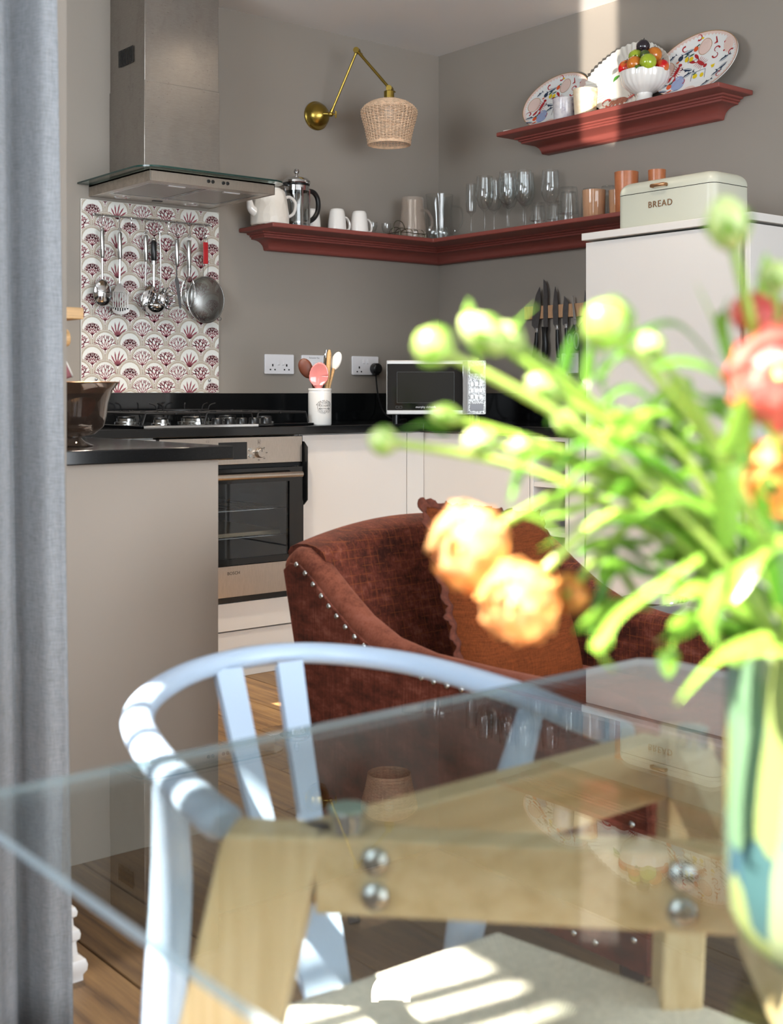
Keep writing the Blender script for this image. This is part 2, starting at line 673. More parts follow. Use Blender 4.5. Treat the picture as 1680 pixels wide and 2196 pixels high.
# ================================================================== ROOM SHELL
CEIL = 2.586
b = MB().box(-4.70, -6.6, -0.12, 0.15, 0.15, -0.012)
floor = struct('floor', b, plain('subfloor', '3a2b1e', 0.8))
BW = 0.176
x = -2.698 - 10 * BW
ci = 0
while x < -0.02:
    y = -5.1 + random.uniform(0, 0.9)
    y = -5.6 + (ci * 0.53) % 1.3
    while y < 0:
        ln = random.choice((1.15, 1.4, 1.65, 1.9))
        y1 = min(y + ln, 0.0)
        if y1 - y > 0.05 and not (y > -0.6 and x > -2.4) and not (y > -2.15 and x > -0.55):
            g = 0.0012
            a0, a1, e0, e1 = x + g, x + BW - g, y + g, y1 - g
            c0, d = 0.0018, random.uniform(-0.0004, 0.0004)
            m = MB()
            m.rings([[(a0, e0, -0.012), (a1, e0, -0.012), (a1, e1, -0.012), (a0, e1, -0.012)],
                     [(a0, e0, -c0 + d), (a1, e0, -c0 + d), (a1, e1, -c0 + d), (a0, e1, -c0 + d)],
                     [(a0 + c0, e0 + c0, d), (a1 - c0, e0 + c0, d), (a1 - c0, e1 - c0, d), (a0 + c0, e1 - c0, d)]])
            put('plank', m, M_floor, floor, loc=((a0 + a1) / 2, (e0 + e1) / 2, 0), smooth=0)
        y = y1
    x += BW
    ci += 1

struct('ceiling', MB().prism([(-4.70, -6.6), (0.15, -6.6), (0.15, 0.15), (-3.08, 0.15), (-3.08, -2.25), (-4.70, -2.25)], 2, CEIL, CEIL + 0.12), M_ceil)
struct('wall_back', MB().box(-3.08, 0, 0, 0.15, 0.15, CEIL), M_wall)
struct('wall_right', MB().box(0, -6.6, 0, 0.15, 0, CEIL), M_wall)
# the wall that ends beside the peninsula (its corner carries the curtain and the skirting)
WLX, WLY = -2.957, -2.400
KW = (-1.80, -0.74, 1.58, 2.50)                                # kitchen window in the left wall: y0, y1, z0, z1
m = MB().box(-4.70, WLY, 0, WLX, WLY + 0.15, CEIL)
m.box(WLX - 0.12, WLY + 0.15, 0, WLX, KW[0], CEIL).box(WLX - 0.12, KW[1], 0, WLX, 0.0, CEIL)
m.box(WLX - 0.12, KW[0], 0, WLX, KW[1], KW[2]).box(WLX - 0.12, KW[0], KW[3], WLX, KW[1], CEIL)
struct('wall_left', m, M_wall)
m = MB()
for yy in (KW[0], (KW[0] + KW[1]) / 2 - 0.02, KW[1] - 0.04):
    m.box(WLX - 0.09, yy, KW[2], WLX - 0.05, yy + 0.04, KW[3])
for zz in (KW[2], KW[3] - 0.04):
    m.box(WLX - 0.09, KW[0], zz, WLX - 0.05, KW[1], zz + 0.04)
struct('window_3', m, M_skirt)
# skirting round the end of that wall
sk = []
for off, z in ((0.021, 0.0), (0.021, 0.010), (0.026, 0.018), (0.027, 0.028), (0.024, 0.037), (0.014, 0.044), (0.012, 0.066), (0.017, 0.071), (0.018, 0.080), (0.016, 0.087), (0.009, 0.092), (0.008, 0.106), (0.013, 0.110), (0.014, 0.118), (0.011, 0.125), (0.0, 0.128)):
    o_ = off * 1.0
    sk.append([(-4.54, WLY - o_, z), (WLX + o_, WLY - o_, z), (WLX + o_, -1.97, z), (WLX, -1.97, z), (WLX, WLY, z), (-4.54, WLY, z)])
struct('baseboard_left', MB().rings(sk), M_skirt)

# walls behind the camera with the garden doors and the side window
m = MB().box(-4.70, -6.6, 0, -4.3, -6.5, CEIL).box(-0.6, -6.6, 0, 0, -6.5, CEIL).box(-4.3, -6.6, 2.25, -0.6, -6.5, CEIL)
struct('wall_front', m, M_wall)
WX, WZ0, WZ1 = -4.55, 0.75, 2.56
WINS = ((-4.55, -3.77), (-3.40, -2.72))
m = MB().box(-4.70, -6.5, 0, WX, WINS[0][0], CEIL).box(-4.70, WINS[0][1], 0, WX, WINS[1][0], CEIL).box(-4.70, WINS[1][1], 0, WX, WLY, CEIL)
for y0, y1 in WINS:
    m.box(-4.70, y0, 0, WX, y1, WZ0).box(-4.70, y0, WZ1, WX, y1, CEIL)
struct('wall_side', m, M_wall)
for k, (y0, y1) in enumerate(WINS):
    m = MB()
    if k == 0:
        bars = [(y0, 0.03), (y1 - 0.02, 0.02)]
    else:
        bars = [(-3.365, 0.030), (-3.312, 0.020), (-3.225, 0.018), (-3.14, 0.020), (-3.06, 0.020), (-2.98, 0.020), (-2.90, 0.020), (y1 - 0.03, 0.03)]
    for yy, wd in bars:
        m.box(-4.66, yy, WZ0, -4.62, yy + wd, WZ1)
    for zz in (WZ0, 1.25, 1.75) if k else (WZ0, 1.4):
        m.box(-4.66, y0, zz, -4.62, y1, zz + 0.025)
    wn = struct('window_%d' % (k + 1), m, M_skirt)
    if k:
        put('sun_mask', MB().box(-4.60, y0, 2.335, -4.59, y1, 2.56), plain('sun_mask_fabric', 'c9c4bb', 0.9), wn)  # added out of view to keep the sun off the upper chair splat
m = MB()
for xx in (-4.3, -2.48, -0.66):
    m.box(xx, -6.58, 0, xx + 0.06, -6.52, 2.25)
m.box(-4.3, -6.58, 2.19, -0.6, -6.52, 2.25).box(-4.3, -6.58, 0, -0.6, -6.52, 0.06)
struct('door_1', m, M_skirt)

# ================================================================== BASE UNITS
WT0, WT1 = 0.858, 0.889            # worktop underside / top


def cabinet(name, label, loc, group='fitted kitchen cabinets'):
    return thing(name, label, 'cabinet', loc, group)


# left run: only its end panel faces us
t = cabinet('base_cabinet', 'shade-toned peninsula cabinet whose broad end panel stands nearest, under the black worktop', (-2.66, -1.0, 0), None)
put('end_panel', MB().box(-2.953, -1.92, 0.0, -2.362, -1.90, WT0), plain('shade_toned_lacquer', 'a0958a', 0.5, var=0.03, vscale=1.2, bump=0.05, bscale=420, spec=0.3), t, bev=0.001)  # same lacquer as the other units, darkened: its shade is in the colour
put('carcass', MB().box(-2.953, -1.90, 0.15, -2.385, -0.60, WT0 - 0.001), M_cab, t)
for y0 in (-1.895, -1.455, -1.015):
    put('door', MB().box(-2.384, y0, 0.165, -2.364, y0 + 0.436, WT0 - 0.006), M_cab, t, bev=0.001)
put('plinth', MB().box(-2.953, -1.90, 0, -2.43, -0.60, 0.149), M_cab, t)

# back run
t = cabinet('base_cabinet', 'narrow cream corner cabinet between peninsula and oven, mostly hidden by black worktop', (-2.09, -0.3, 0), None)
put('carcass', MB().box(-2.36, -0.598, 0.15, -1.818, -0.002, WT0 - 0.001), M_cab, t)
put('door', MB().box(-2.355, -0.62, 0.165, -1.818, -0.6, WT0 - 0.006), M_cab, t, bev=0.001)
put('plinth', MB().box(-2.36, -0.56, 0, -1.818, -0.002, 0.149), M_cab, t)

t = cabinet('oven_housing_cabinet', 'cream cabinet around the built-in oven with a low drawer front', (-1.516, -0.3, 0), None)
put('carcass', MB().box(-1.816, -0.56, 0.15, -1.80, -0.002, WT0 - 0.001).box(-1.234, -0.598, 0.15, -1.218, -0.002, WT0 - 0.001).box(-1.816, -0.598, 0.15, -1.218, -0.002, 0.262), M_cab, t)
put('drawer', MB().box(-1.812, -0.62, 0.168, -1.220, -0.6, 0.266), M_cab, t, bev=0.001)
put('plinth', MB().box(-1.816, -0.615, 0, -1.216, -0.30, 0.163), M_cab, t, bev=0.001)

t = cabinet('base_cabinet', 'cream cabinet right of the oven with black angular edge handle', (-0.96, -0.3, 0), None)
put('carcass', MB().box(-1.214, -0.598, 0.15, -0.625, -0.002, WT0 - 0.001), M_cab, t)
put('door', MB().box(-1.212, -0.62, 0.165, -0.712, -0.6, WT0 - 0.004), M_cab, t, bev=0.001)
put('corner_post', MB().box(-0.708, -0.62, 0.165, -0.622, -0.6, WT0 - 0.004), M_cab, t, bev=0.001)
put('handle', MB().prism([(-0.6, 0.832), (-0.632, 0.832), (-0.655, 0.812), (-0.655, 0.618), (-0.632, 0.598), (-0.6, 0.598)], 0, -1.2165, -1.2125), M_black, t, label='black handle')
put('plinth', MB().box(-1.214, -0.56, 0, -0.57, -0.002, 0.149), M_cab, t)

# right run (fronts face -X)
t = cabinet('base_cabinet', 'pale pink-grey cabinet in the right run below the microwave', (-0.3, -0.9, 0), None)
put('carcass', MB().box(-0.598, -1.208, 0.15, -0.002, -0.002, WT0 - 0.001), M_cab, t)
put('corner_post', MB().box(-0.62, -0.606, 0.165, -0.6, -0.59, WT0 - 0.004), M_cab, t)
put('door', MB().box(-0.62, -1.206, 0.165, -0.6, -0.609, WT0 - 0.004), M_cab, t, bev=0.001)
put('plinth', MB().box(-0.56, -1.208, 0, -0.002, -0.57, 0.149), M_cab, t)

t = cabinet('wine_rack_cabinet', 'narrow open shelf unit with white frame between cabinet and tall unit', (-0.3, -1.31, 0), None)
fr = MB().box(-0.62, -1.226, 0.15, -0.02, -1.21, WT0 - 0.004).box(-0.62, -1.398, 0.15, -0.02, -1.382, WT0 - 0.004)
fr.box(-0.62, -1.382, 0.838, -0.02, -1.226, WT0 - 0.004).box(-0.62, -1.382, 0.15, -0.02, -1.226, 0.17)
put('frame', fr, M_cab, t, bev=0.0008)
put('back_panel', MB().box(-0.06, -1.382, 0.17, -0.05, -1.226, 0.838), M_darkwood, t)
for zz in (0.672, 0.500, 0.330):
    put('shelf', MB().box(-0.618, -1.381, zz, -0.06, -1.227, zz + 0.017), M_cab, t, bev=0.0006)
put('plinth', MB().box(-0.56, -1.398, 0, -0.02, -1.21, 0.149), M_cab, t)

t = cabinet('filler_cabinet', 'narrow pink-grey pull-out cabinet beside the tall unit', (-0.3, -1.44, 0), None)
put('carcass', MB().box(-0.598, -1.472, 0.15, -0.002, -1.402, WT0 - 0.001), M_cab, t)
put('door', MB().box(-0.62, -1.472, 0.165, -0.6, -1.402, WT0 - 0.004), M_cab, t, bev=0.001)
put('plinth', MB().box(-0.56, -1.472, 0, -0.002, -1.402, 0.149), M_cab, t)

t = cabinet('tall_cabinet', 'tall pale pink-grey larder cabinet with bread bin on top', (-0.31, -1.805, 0), None)
put('carcass', MB().box(-0.596, -2.13, 0.0, -0.002, -1.482, 1.522), M_cab, t)
put('door', MB().box(-0.62, -2.108, 0.314, -0.6, -1.480, 1.530), M_cab, t, bev=0.0012)
put('drawer', MB().box(-0.62, -2.108, 0.155, -0.6, -1.480, 0.306), M_cab, t, bev=0.0012)
put('side_panel', MB().box(-0.622, -2.150, 0.0, -0.002, -2.131, 1.530), M_cab, t, bev=0.0012)
put('top_panel', MB().box(-0.632, -2.162, 1.537, -0.002, -1.470, 1.562), M_cab, t, bev=0.002)
put('handle', MB().prism([(-0.6, 1.262), (-0.628, 1.262), (-0.650, 1.242), (-0.650, 1.060), (-0.628, 1.040), (-0.6, 1.040)], 1, -1.4795, -1.4755), M_black, t, label='black handle')

# ------------------------------------------------------------------ worktop (one continuous black stone top)
t = thing('worktop', 'polished black stone worktop running around the kitchen with low upstand', 'worktop', (-1.5, -0.3, WT0))
put('slab', MB().prism([(-2.955, -1.955), (-2.342, -1.955), (-2.342, -0.642), (-0.642, -0.642), (-0.642, -1.474), (-0.003, -1.474), (-0.003, -0.003), (-2.955, -0.003)], 2, WT0, WT1), M_granite, t, bev=0.0025)
put('upstand', MB().box(-2.955, -0.020, WT1, -0.021, -0.003, 1.009).box(-0.020, -1.474, WT1, -0.003, -0.003, 1.009), M_granite, t, bev=0.0015)

# ------------------------------------------------------------------ oven
OX0, OX1 = -1.812, -1.222
t = thing('oven', 'built-in stainless steel oven with black glass door under the hob', 'oven', (-1.517, -0.3, 0.27))
put('cavity', MB().box(-1.79, -0.60, 0.30, -1.778, -0.05, 0.74).box(-1.256, -0.60, 0.30, -1.244, -0.05, 0.74).box(-1.79, -0.06, 0.30, -1.244, -0.05, 0.74).box(-1.79, -0.6, 0.29, -1.244, -0.05, 0.302).box(-1.79, -0.6, 0.735, -1.244, -0.05, 0.745), plain('oven_enamel', '4a4d52', 0.25, var=0.1), t)
put('control_panel', MB().box(OX0, -0.632, 0.757, OX1, -0.6, 0.853), M_steelh, t, bev=0.0015)
put('top_gap', MB().box(OX0 + 0.004, -0.615, 0.742, OX1 - 0.004, -0.6, 0.757), M_void, t)
fr = MB().box(OX0, -0.640, 0.690, OX1, -0.618, 0.741).box(OX0, -0.640, 0.402, OX1, -0.618, 0.424).box(OX0, -0.640, 0.424, OX0 + 0.06, -0.618, 0.69).box(OX1 - 0.062, -0.640, 0.424, OX1, -0.618, 0.69)
d = put('door', fr, plain('black_door_glass', '0a0b0c', 0.06, var=0.05), t)
put('window', MB().box(OX0 + 0.06, -0.634, 0.424, OX1 - 0.062, -0.630, 0.69), M_ovenglass, d)
put('kick_strip', MB().box(OX0, -0.638, 0.290, OX1, -0.618, 0.400), M_steelh, d, bev=0.0012)
put('bottom_gap', MB().box(OX0 + 0.002, -0.622, 0.268, OX1 - 0.002, -0.602, 0.290), M_black, t)
hb = MB().tube([(OX0 + 0.03, -0.682, 0.716), (OX1 - 0.035, -0.682, 0.716)], 0.0105, 12)
for xx in (OX0 + 0.06, OX1 - 0.07):
    hb.cyl((xx, -0.64, 0.716), (xx, -0.682, 0.716), 0.006)
put('handle', hb, M_steelh, d)
for zz in (0.49, 0.588):
    m = MB()
    m.tube([(-1.77, -0.585, zz), (-1.262, -0.585, zz)], 0.0025, 6).tube([(-1.77, -0.1, zz), (-1.262, -0.1, zz)], 0.0025, 6)
    for i in range(18):
        xx = -1.765 + i * 0.0294
        m.tube([(xx, -0.585, zz + 0.002), (xx, -0.1, zz + 0.002)], 0.0014, 5)
    put('rack', m, M_chrome, t)
put('tray', MB().box(-1.76, -0.56, 0.492, -1.27, -0.12, 0.505), plain('baking_tray', 'b7a184', 0.3, 0.8), t)
put('display', MB().box(-1.580, -0.6335, 0.775, -1.462, -0.631, 0.836), M_black, t, bev=0.0006)
kb = put('knob', MB().lathe([(0.0005, 0.020), (0.0155, 0.020), (0.0175, 0.017), (0.0185, 0.0)], 24, M=Matrix.Translation((-1.411, -0.632, 0.796)) @ Matrix.Rotation(R(90), 4, 'X')), M_steelh, t)
put('pointer', MB().box(-1.4118, -0.6526, 0.800, -1.4102, -0.6518, 0.812), M_black, kb)
for zz in (0.808, 0.786):
    put('button', MB().lathe([(0.0005, 0.004), (0.006, 0.004), (0.0068, 0.0)], 16, M=Matrix.Translation((-1.449, -0.632, zz)) @ Matrix.Rotation(R(90), 4, 'X')), M_steel2, t)
m = MB()
for s, xx, zz, sz in (('50', -1.389, 0.813, 0.006), ('100', -1.379, 0.795, 0.006), ('150', -1.389, 0.775, 0.006), ('200', -1.412, 0.770, 0.006), ('250', -1.433, 0.779, 0.006)):
    text_back(m, s, sz, xx, -0.632, zz)
for zz in (0.8265, 0.8425):
    m.box(-1.4165, -0.6325, zz, -1.4055, -0.632, zz + 0.0006)
for xx in (-1.4165, -1.4061):
    m.box(xx, -0.6325, 0.8265, xx + 0.0006, -0.632, 0.8431)
m.box(-1.4116, -0.6325, 0.830, -1.4104, -0.632, 0.840).box(-1.4126, -0.6325, 0.830, -1.4094, -0.632, 0.833)
m.box(-1.412, -0.6325, 0.818, -1.410, -0.632, 0.820)
for xx in (-1.437, -1.433):
    m.box(xx, -0.6325, 0.795, xx + 0.0025, -0.632, 0.799)
for xx in (-1.63, -1.622):
    m.box(xx, -0.6325, 0.838, xx + 0.005, -0.632, 0.8388).box(xx, -0.6325, 0.842, xx + 0.005, -0.632, 0.8428)
put('markings', m, M_black, t)
m = MB()
text_back(m, 'BOSCH', 0.0155, -1.521, -0.638, 0.374, 0.0005, 1.05)
put('lettering', m, M_black, t)

# ------------------------------------------------------------------ hob
t = thing('gas_hob', 'five-burner black glass gas hob with cast iron pan supports', 'hob', (-1.47, -0.34, WT1))
HX0, HX1, HY0, HY1 = -1.865, -1.135, -0.600, -0.095
put('glass_plate', MB().prism(rrect(HX0, HX1, HY0, HY1, 0.02), 2, WT1 + 0.001, WT1 + 0.010), plain('hob_glass', '07090b', 0.05, var=0.05), t, bev=0.002)
put('trim', MB().box(HX0 + 0.01, HY0 - 0.004, WT1 + 0.0012, HX1 - 0.26, HY0 + 0.001, WT1 + 0.009), M_chrome, t)
HZ = WT1 + 0.010
for bx, by, br in ((-1.72, -0.475, 0.026), (-1.72, -0.215, 0.036), (-1.50, -0.335, 0.052), (-1.285, -0.215, 0.036), (-1.285, -0.475, 0.030)):
    bb = put('burner', MB().lathe([(br * 1.25, HZ), (br * 1.25, HZ + 0.004), (br, HZ + 0.006), (br, HZ + 0.017), (br * 0.85, HZ + 0.018), (0.001, HZ + 0.018)], 28, (bx, by, 0), wob=lambda r, z, a, br=br: r * (1 + (0.03 * cos(24 * a) if abs(r - br) < 1e-4 else 0))), M_steel2, t)
    put('burner_cap', MB().lathe([(br * 0.8, HZ + 0.018), (br * 0.9, HZ + 0.021), (br * 0.86, HZ + 0.025), (0.001, HZ + 0.026)], 24, (bx, by, 0)), M_blackmatt, bb)
for gx0, gx1, bl in ((-1.845, -1.612, ((-1.72, -0.475), (-1.72, -0.215))), (-1.604, -1.396, ((-1.50, -0.335),)), (-1.388, -1.155, ((-1.285, -0.215), (-1.285, -0.475)))):
    m = MB()
    zt = HZ + 0.040
    for yy in (-0.575, -0.125):
        m.tube([(gx0, yy, HZ + 0.002), (gx0 + 0.012, yy, zt), (gx1 - 0.012, yy, zt), (gx1, yy, HZ + 0.002)], 0.0042, 8)
    for xx in (gx0 + 0.012, gx1 - 0.012):
        m.tube([(xx, -0.575, zt), (xx, -0.125, zt)], 0.0042, 8)
    for bx, by in bl:
        for a in (0, 90, 180, 270):
            ex = (gx1 - 0.012 - bx if a == 0 else bx - gx0 - 0.012) if a in (0, 180) else 0.11
            m.tube([(bx + cos(R(a)) * ex, by + sin(R(a)) * ex, zt), (bx + cos(R(a)) * 0.032, by + sin(R(a)) * 0.032, zt), (bx + cos(R(a)) * 0.022, by + sin(R(a)) * 0.022, zt + 0.004)], 0.004, 6)
        if len(bl) == 2:
            m.tube([(gx0 + 0.012, by - 0.0, zt), (gx1 - 0.012, by, zt)], 0.003, 6)
    put('pan_support', m, M_blackmatt, t)
for i in range(5):
    kx = -1.545 + i * 0.052
    put('knob', MB().lathe([(0.0005, HZ + 0.022), (0.016, HZ + 0.022), (0.0185, HZ + 0.019), (0.0195, HZ + 0.003), (0.021, HZ)], 20, (kx, -0.565, 0)), M_black, t)

# a wire wok ring stands on the back of the hob
m = MB()
wz = HZ + 0.046
m.tube([(-1.47 + 0.105 * cos(a), -0.19 + 0.07 * sin(a), wz) for a in [2 * pi * i / 36 for i in range(36)]], 0.003, 6, closed=True)
for a in (20, 65, 115, 160, 200, 340):
    cx, cy = cos(R(a)), sin(R(a))
    m.tube(smooth_path([(-1.47 + 0.105 * cx, -0.19 + 0.07 * cy, wz), (-1.47 + 0.112 * cx, -0.19 + 0.075 * cy, wz + 0.018), (-1.47 + 0.135 * cx, -0.19 + 0.09 * cy, wz + 0.026)], 4), 0.0026, 6)
tag(put('wok_ring', m, M_blackmatt, loc=(-1.47, -0.19, wz)), 'black wire wok ring standing at the back of the gas hob', 'wok ring')

# ------------------------------------------------------------------ extractor hood
t = thing('cooker_hood', 'stainless steel chimney cooker hood with flat glass canopy', 'cooker hood', (-1.51, -0.2, 1.75))
ch = put('chimney', MB().box(-1.682, -0.282, 1.80, -1.362, -0.002, 2.16).box(-1.679, -0.279, 2.16, -1.365, -0.002, CEIL - 0.001), M_steel, t, bev=0.001)
for i in range(11):
    yy = -0.082 - i * 0.0108
    put('vent_slot', MB().box(-1.6835, yy - 0.0028, 2.243, -1.6815, yy + 0.0028, 2.305), M_void, ch)
HBX0, HBX1, HBY = -1.768, -1.244, -0.485
body = MB().box(HBX0, HBY, 1.755, HBX1, HBY + 0.004, 1.797).box(HBX0, HBY, 1.755, HBX0 + 0.004, -0.004, 1.797).box(HBX1 - 0.004, HBY, 1.755, HBX1, -0.004, 1.797).box(HBX0, HBY, 1.790, HBX1, -0.004, 1.797)
put('body', body, M_steelh, t, bev=0.0008)
under = MB().box(HBX0 + 0.004, HBY + 0.004, 1.757, HBX1 - 0.004, HBY + 0.06, 1.762).box(HBX0 + 0.004, -0.11, 1.757, HBX1 - 0.004, -0.004, 1.762).box(HBX0 + 0.004, HBY + 0.06, 1.757, HBX0 + 0.03, -0.11, 1.762).box(HBX1 - 0.03, HBY + 0.06, 1.757, HBX1 - 0.004, -0.11, 1.762)
put('underside', under, plain('underside_grey', 'c9c2ba', 0.3, 0.6), t)
M_mesh = NT('filter_mesh')
v = M_mesh.coord((420, 420, 420))
ck = M_mesh.n('ShaderNodeTexChecker')
ck.inputs['Scale'].default_value = 1.0
ck.inputs['Color1'].default_value = hx('8a8680')
ck.inputs['Color2'].default_value = hx('b9b4ae')
M_mesh.l(v, ck.inputs[0])
M_mesh.l(ck.outputs[0], M_mesh.b.inputs['Base Color'])
M_mesh.b.inputs['Metallic'].default_value = 0.8
M_mesh.b.inputs['Roughness'].default_value = 0.35
for i, (a0, a1) in enumerate(((HBX0 + 0.032, -1.508), (-1.504, HBX1 - 0.032))):
    f_ = put('filter', MB().box(a0, HBY + 0.062, 1.760, a1, -0.112, 1.766), M_mesh.m, t)
    put('filter_frame', MB().box(a0, HBY + 0.062, 1.7575, a1, HBY + 0.070, 1.760).box(a0, -0.120, 1.7575, a1, -0.112, 1.760).box(a0, HBY + 0.07, 1.7575, a0 + 0.008, -0.12, 1.760).box(a1 - 0.008, HBY + 0.07, 1.7575, a1, -0.12, 1.760), M_steel2, f_)
    xm = (a0 + a1) / 2
    put('latch', MB().box(xm - 0.035, HBY + 0.068, 1.7545, xm + 0.035, HBY + 0.082, 1.758), M_white, f_, bev=0.001)
for xx in (-1.66, -1.36):
    put('spotlight', MB().lathe([(0.031, 0.004), (0.031, 0.001), (0.026, -0.001), (0.021, 0.002), (0.001, 0.002)], 24, (xx, -0.062, 1.7555)), M_chrome, t)
put('switch', MB().box(-1.53, -0.07, 1.7545, -1.49, -0.055, 1.757), M_black, t)
for xx in (-1.532, -1.514, -1.470, -1.452):
    put('button', MB().lathe([(0.0005, 0.004), (0.0055, 0.004), (0.0065, 0.003), (0.0068, 0.0)], 16, M=Matrix.Translation((xx, HBY, 1.776)) @ Matrix.Rotation(R(90), 4, 'X')), M_black, t)
cp = [(-1.816, -0.004), (-1.816, -0.40)]
for k in range(1, 8):
    a = R(180 + 90 * k / 8)
    cp.append((-1.736 + 0.080 * cos(a), -0.445 + 0.080 * sin(a) - 0.0))
cp += [(-1.736, -0.525), (-1.276, -0.525)]
for k in range(1, 8):
    a = R(270 + 90 * k / 8)
    cp.append((-1.276 + 0.080 * cos(a), -0.445 + 0.080 * sin(a)))
cp += [(-1.196, -0.40), (-1.196, -0.004)]
can = put('canopy', MB().prism(cp, 2, 1.7985, 1.8045), M_canopy, t)
can.data.materials.append(M_canopyedge)
for p in can.data.polygons:
    if abs(p.normal.z) < 0.5:
        p.material_index = 1

# ------------------------------------------------------------------ splashback with printed coral scallops
t = thing('splashback', 'glass splashback printed with red coral scallops behind the hob', 'splashback', (-1.501, -0.004, 1.0105))
PX0, PX1, PZ0, PZ1, PY = -1.803, -1.199, 1.0105, 1.745, -0.009
put('panel', MB().box(PX0, PY, PZ0, PX1, -0.003, PZ1), plain('splashback_glass', 'ddd9d2', 0.08, var=0.01, coat=0.3), t, bev=0.001)
M_ring = plain('print_beige', 'b3a798', 0.25, var=0.1, vscale=220)
M_cream = plain('print_cream', 'dcdcd6', 0.2, var=0.02)
M_coral = plain('print_coral', '8f4a55', 0.25, var=0.08, vscale=60)
PITCH, ROW = 0.1052, 0.0565


def clip_poly(poly, x0, x1, z0, z1):
    for ax, lim, sgn in ((0, x0, 1), (0, x1, -1), (1, z0, 1), (1, z1, -1)):
        out = []
        for i in range(len(poly)):
            a, b_ = poly[i - 1], poly[i]
            ia, ib = sgn * (a[ax] - lim) >= 0, sgn * (b_[ax] - lim) >= 0
            if ia != ib:
                q = (lim - a[ax]) / (b_[ax] - a[ax])
                out.append((a[0] + q * (b_[0] - a[0]), a[1] + q * (b_[1] - a[1])))
            if ib:
                out.append(b_)
        poly = out
        if len(poly) < 3:
            return None
    return poly


def blade(x0, z0, x1, z1, w0, w1, bulge=0.0):
    d = Vector((x1 - x0, z1 - z0))
    nn = Vector((-d.y, d.x)).normalized()
    xm, zm = (x0 + x1) / 2, (z0 + z1) / 2
    wm = max(w0, w1) + bulge
    return [(x0 - nn.x * w0, z0 - nn.y * w0), (xm - nn.x * wm, zm - nn.y * wm), (x1 - nn.x * w1, z1 - nn.y * w1), (x1 + nn.x * w1, z1 + nn.y * w1), (xm + nn.x * wm, zm + nn.y * wm), (x0 + nn.x * w0, z0 + nn.y * w0)]


def motif(kind):
    """printed coral sprigs, base at (0,0), about 0.06 wide and high"""
    out = []
    rg = random.Random(kind + 3)
    if kind == 0:                                   # kelp blades
        for a in (-62, -40, -18, 4, 26, 48, 66):
            l = 0.062 - abs(a) * 0.00022
            out.append(blade(0, 0, sin(R(a)) * l * 0.55, cos(R(a)) * l * 0.55, 0.0008, 0.0024, 0.0012))
            out.append(blade(sin(R(a)) * l * 0.5, cos(R(a)) * l * 0.5, sin(R(a + 5)) * l, cos(R(a + 5)) * l, 0.0026, 0.0002, 0.0008))
    else:
        def grow(x, z, a, l, w, d):
            x1, z1 = x + sin(R(a)) * l, z + cos(R(a)) * l
            out.append(blade(x, z, x1, z1, w, w * (0.8 if d else 0.95), 0.0))
            if d == 0:
                return
            if kind == 1:                           # antler coral
                for da in (-34, 30):
                    grow(x1, z1, a + da + rg.uniform(-8, 8), l * 0.80, w * 0.84, d - 1)
            elif kind == 2:                         # leafy sprig
                for da in (-48, 0, 46):
                    grow(x1, z1, a + da, l * 0.74, w * 0.78, d - 1)
            else:                                   # fan coral
                for da in (-24, 22):
                    grow(x1, z1, a + da + rg.uniform(-6, 6), l * 0.86, w * 0.8, d - 1)
        if kind == 1:
            for a in (-58, -30, 0, 28, 56):
                grow(0, 0.004, a, 0.020, 0.0026, 3 if abs(a) < 40 else 2)
        elif kind == 2:
            for a in (-52, -26, 0, 26, 52):
                grow(0, 0.004, a, 0.018, 0.0018, 3 if abs(a) < 30 else 2)
        else:
            for a in (-64, -38, -12, 14, 40, 64):
                grow(0, 0.004, a, 0.0185, 0.0017, 3)
        out.append(blade(0, -0.008, 0, 0.006, 0.0012, 0.0018))
    return out


MOT = [motif(k) for k in range(4)]
mr, mc, mm = MB(), MB(), MB()
row = 0
z = PZ1 + 0.02
while z > PZ0 - 0.075:
    yo = PY - 0.00012 - row * 0.00007
    for i in range(-1, 8):
        cx = PX0 + 0.046 + i * PITCH + (PITCH / 2 if row % 2 else 0) - PITCH / 2
        n = 22
        for mb_, rad, dy in ((mr, 0.0535, 0.0), (mc, 0.0500, 0.00002), (mr, 0.0488, 0.00003), (mc, 0.0415, 0.00004)):
            pl = clip_poly([(cx + rad * cos(2 * pi * k / n), z + rad * sin(2 * pi * k / n)) for k in range(n)], PX0 + 0.002, PX1 - 0.002, PZ0 + 0.001, PZ1 - 0.002)
            if pl:
                mb_.add([(p[0], yo - dy, p[1]) for p in pl], [tuple(range(len(pl)))])
        kind = ((i + 5) % 3 + 1, (0, 3, 2)[(i + 5) % 3])[row % 2]
        if row % 2 == 0:
            kind = (2, 1, 3, 2, 1, 3, 1, 2, 1)[(i + 1) % 9]
        else:
            kind = (1, 2, 0, 3, 1, 0, 2, 3, 1)[(i + 1) % 9]
        for pl in MOT[kind]:
            p2 = clip_poly([(cx + p[0] * 0.92, z - 0.030 + p[1]) for p in pl], PX0 + 0.002, PX1 - 0.002, PZ0 + 0.001, PZ1 - 0.002)
            if p2:
                mm.add([(p[0], yo - 0.00006, p[1]) for p in p2], [tuple(range(len(p2)))])
    row += 1
    z -= ROW
for nm, mb_, mt in (('scallop_rings', mr, M_ring), ('scallop_ground', mc, M_cream), ('coral_print', mm, M_coral)):
    put(nm, mb_, mt, t, smooth=0)['kind'] = 'stuff'
for xx, zz in ((-1.748, 1.690), (-1.744, 1.062), (-1.247, 1.062), (-1.245, 1.693)):
    put('screw', MB().sphere((xx, PY - 0.006, zz), (0.006, 0.006, 0.006), 14, 8), M_chrome, t)

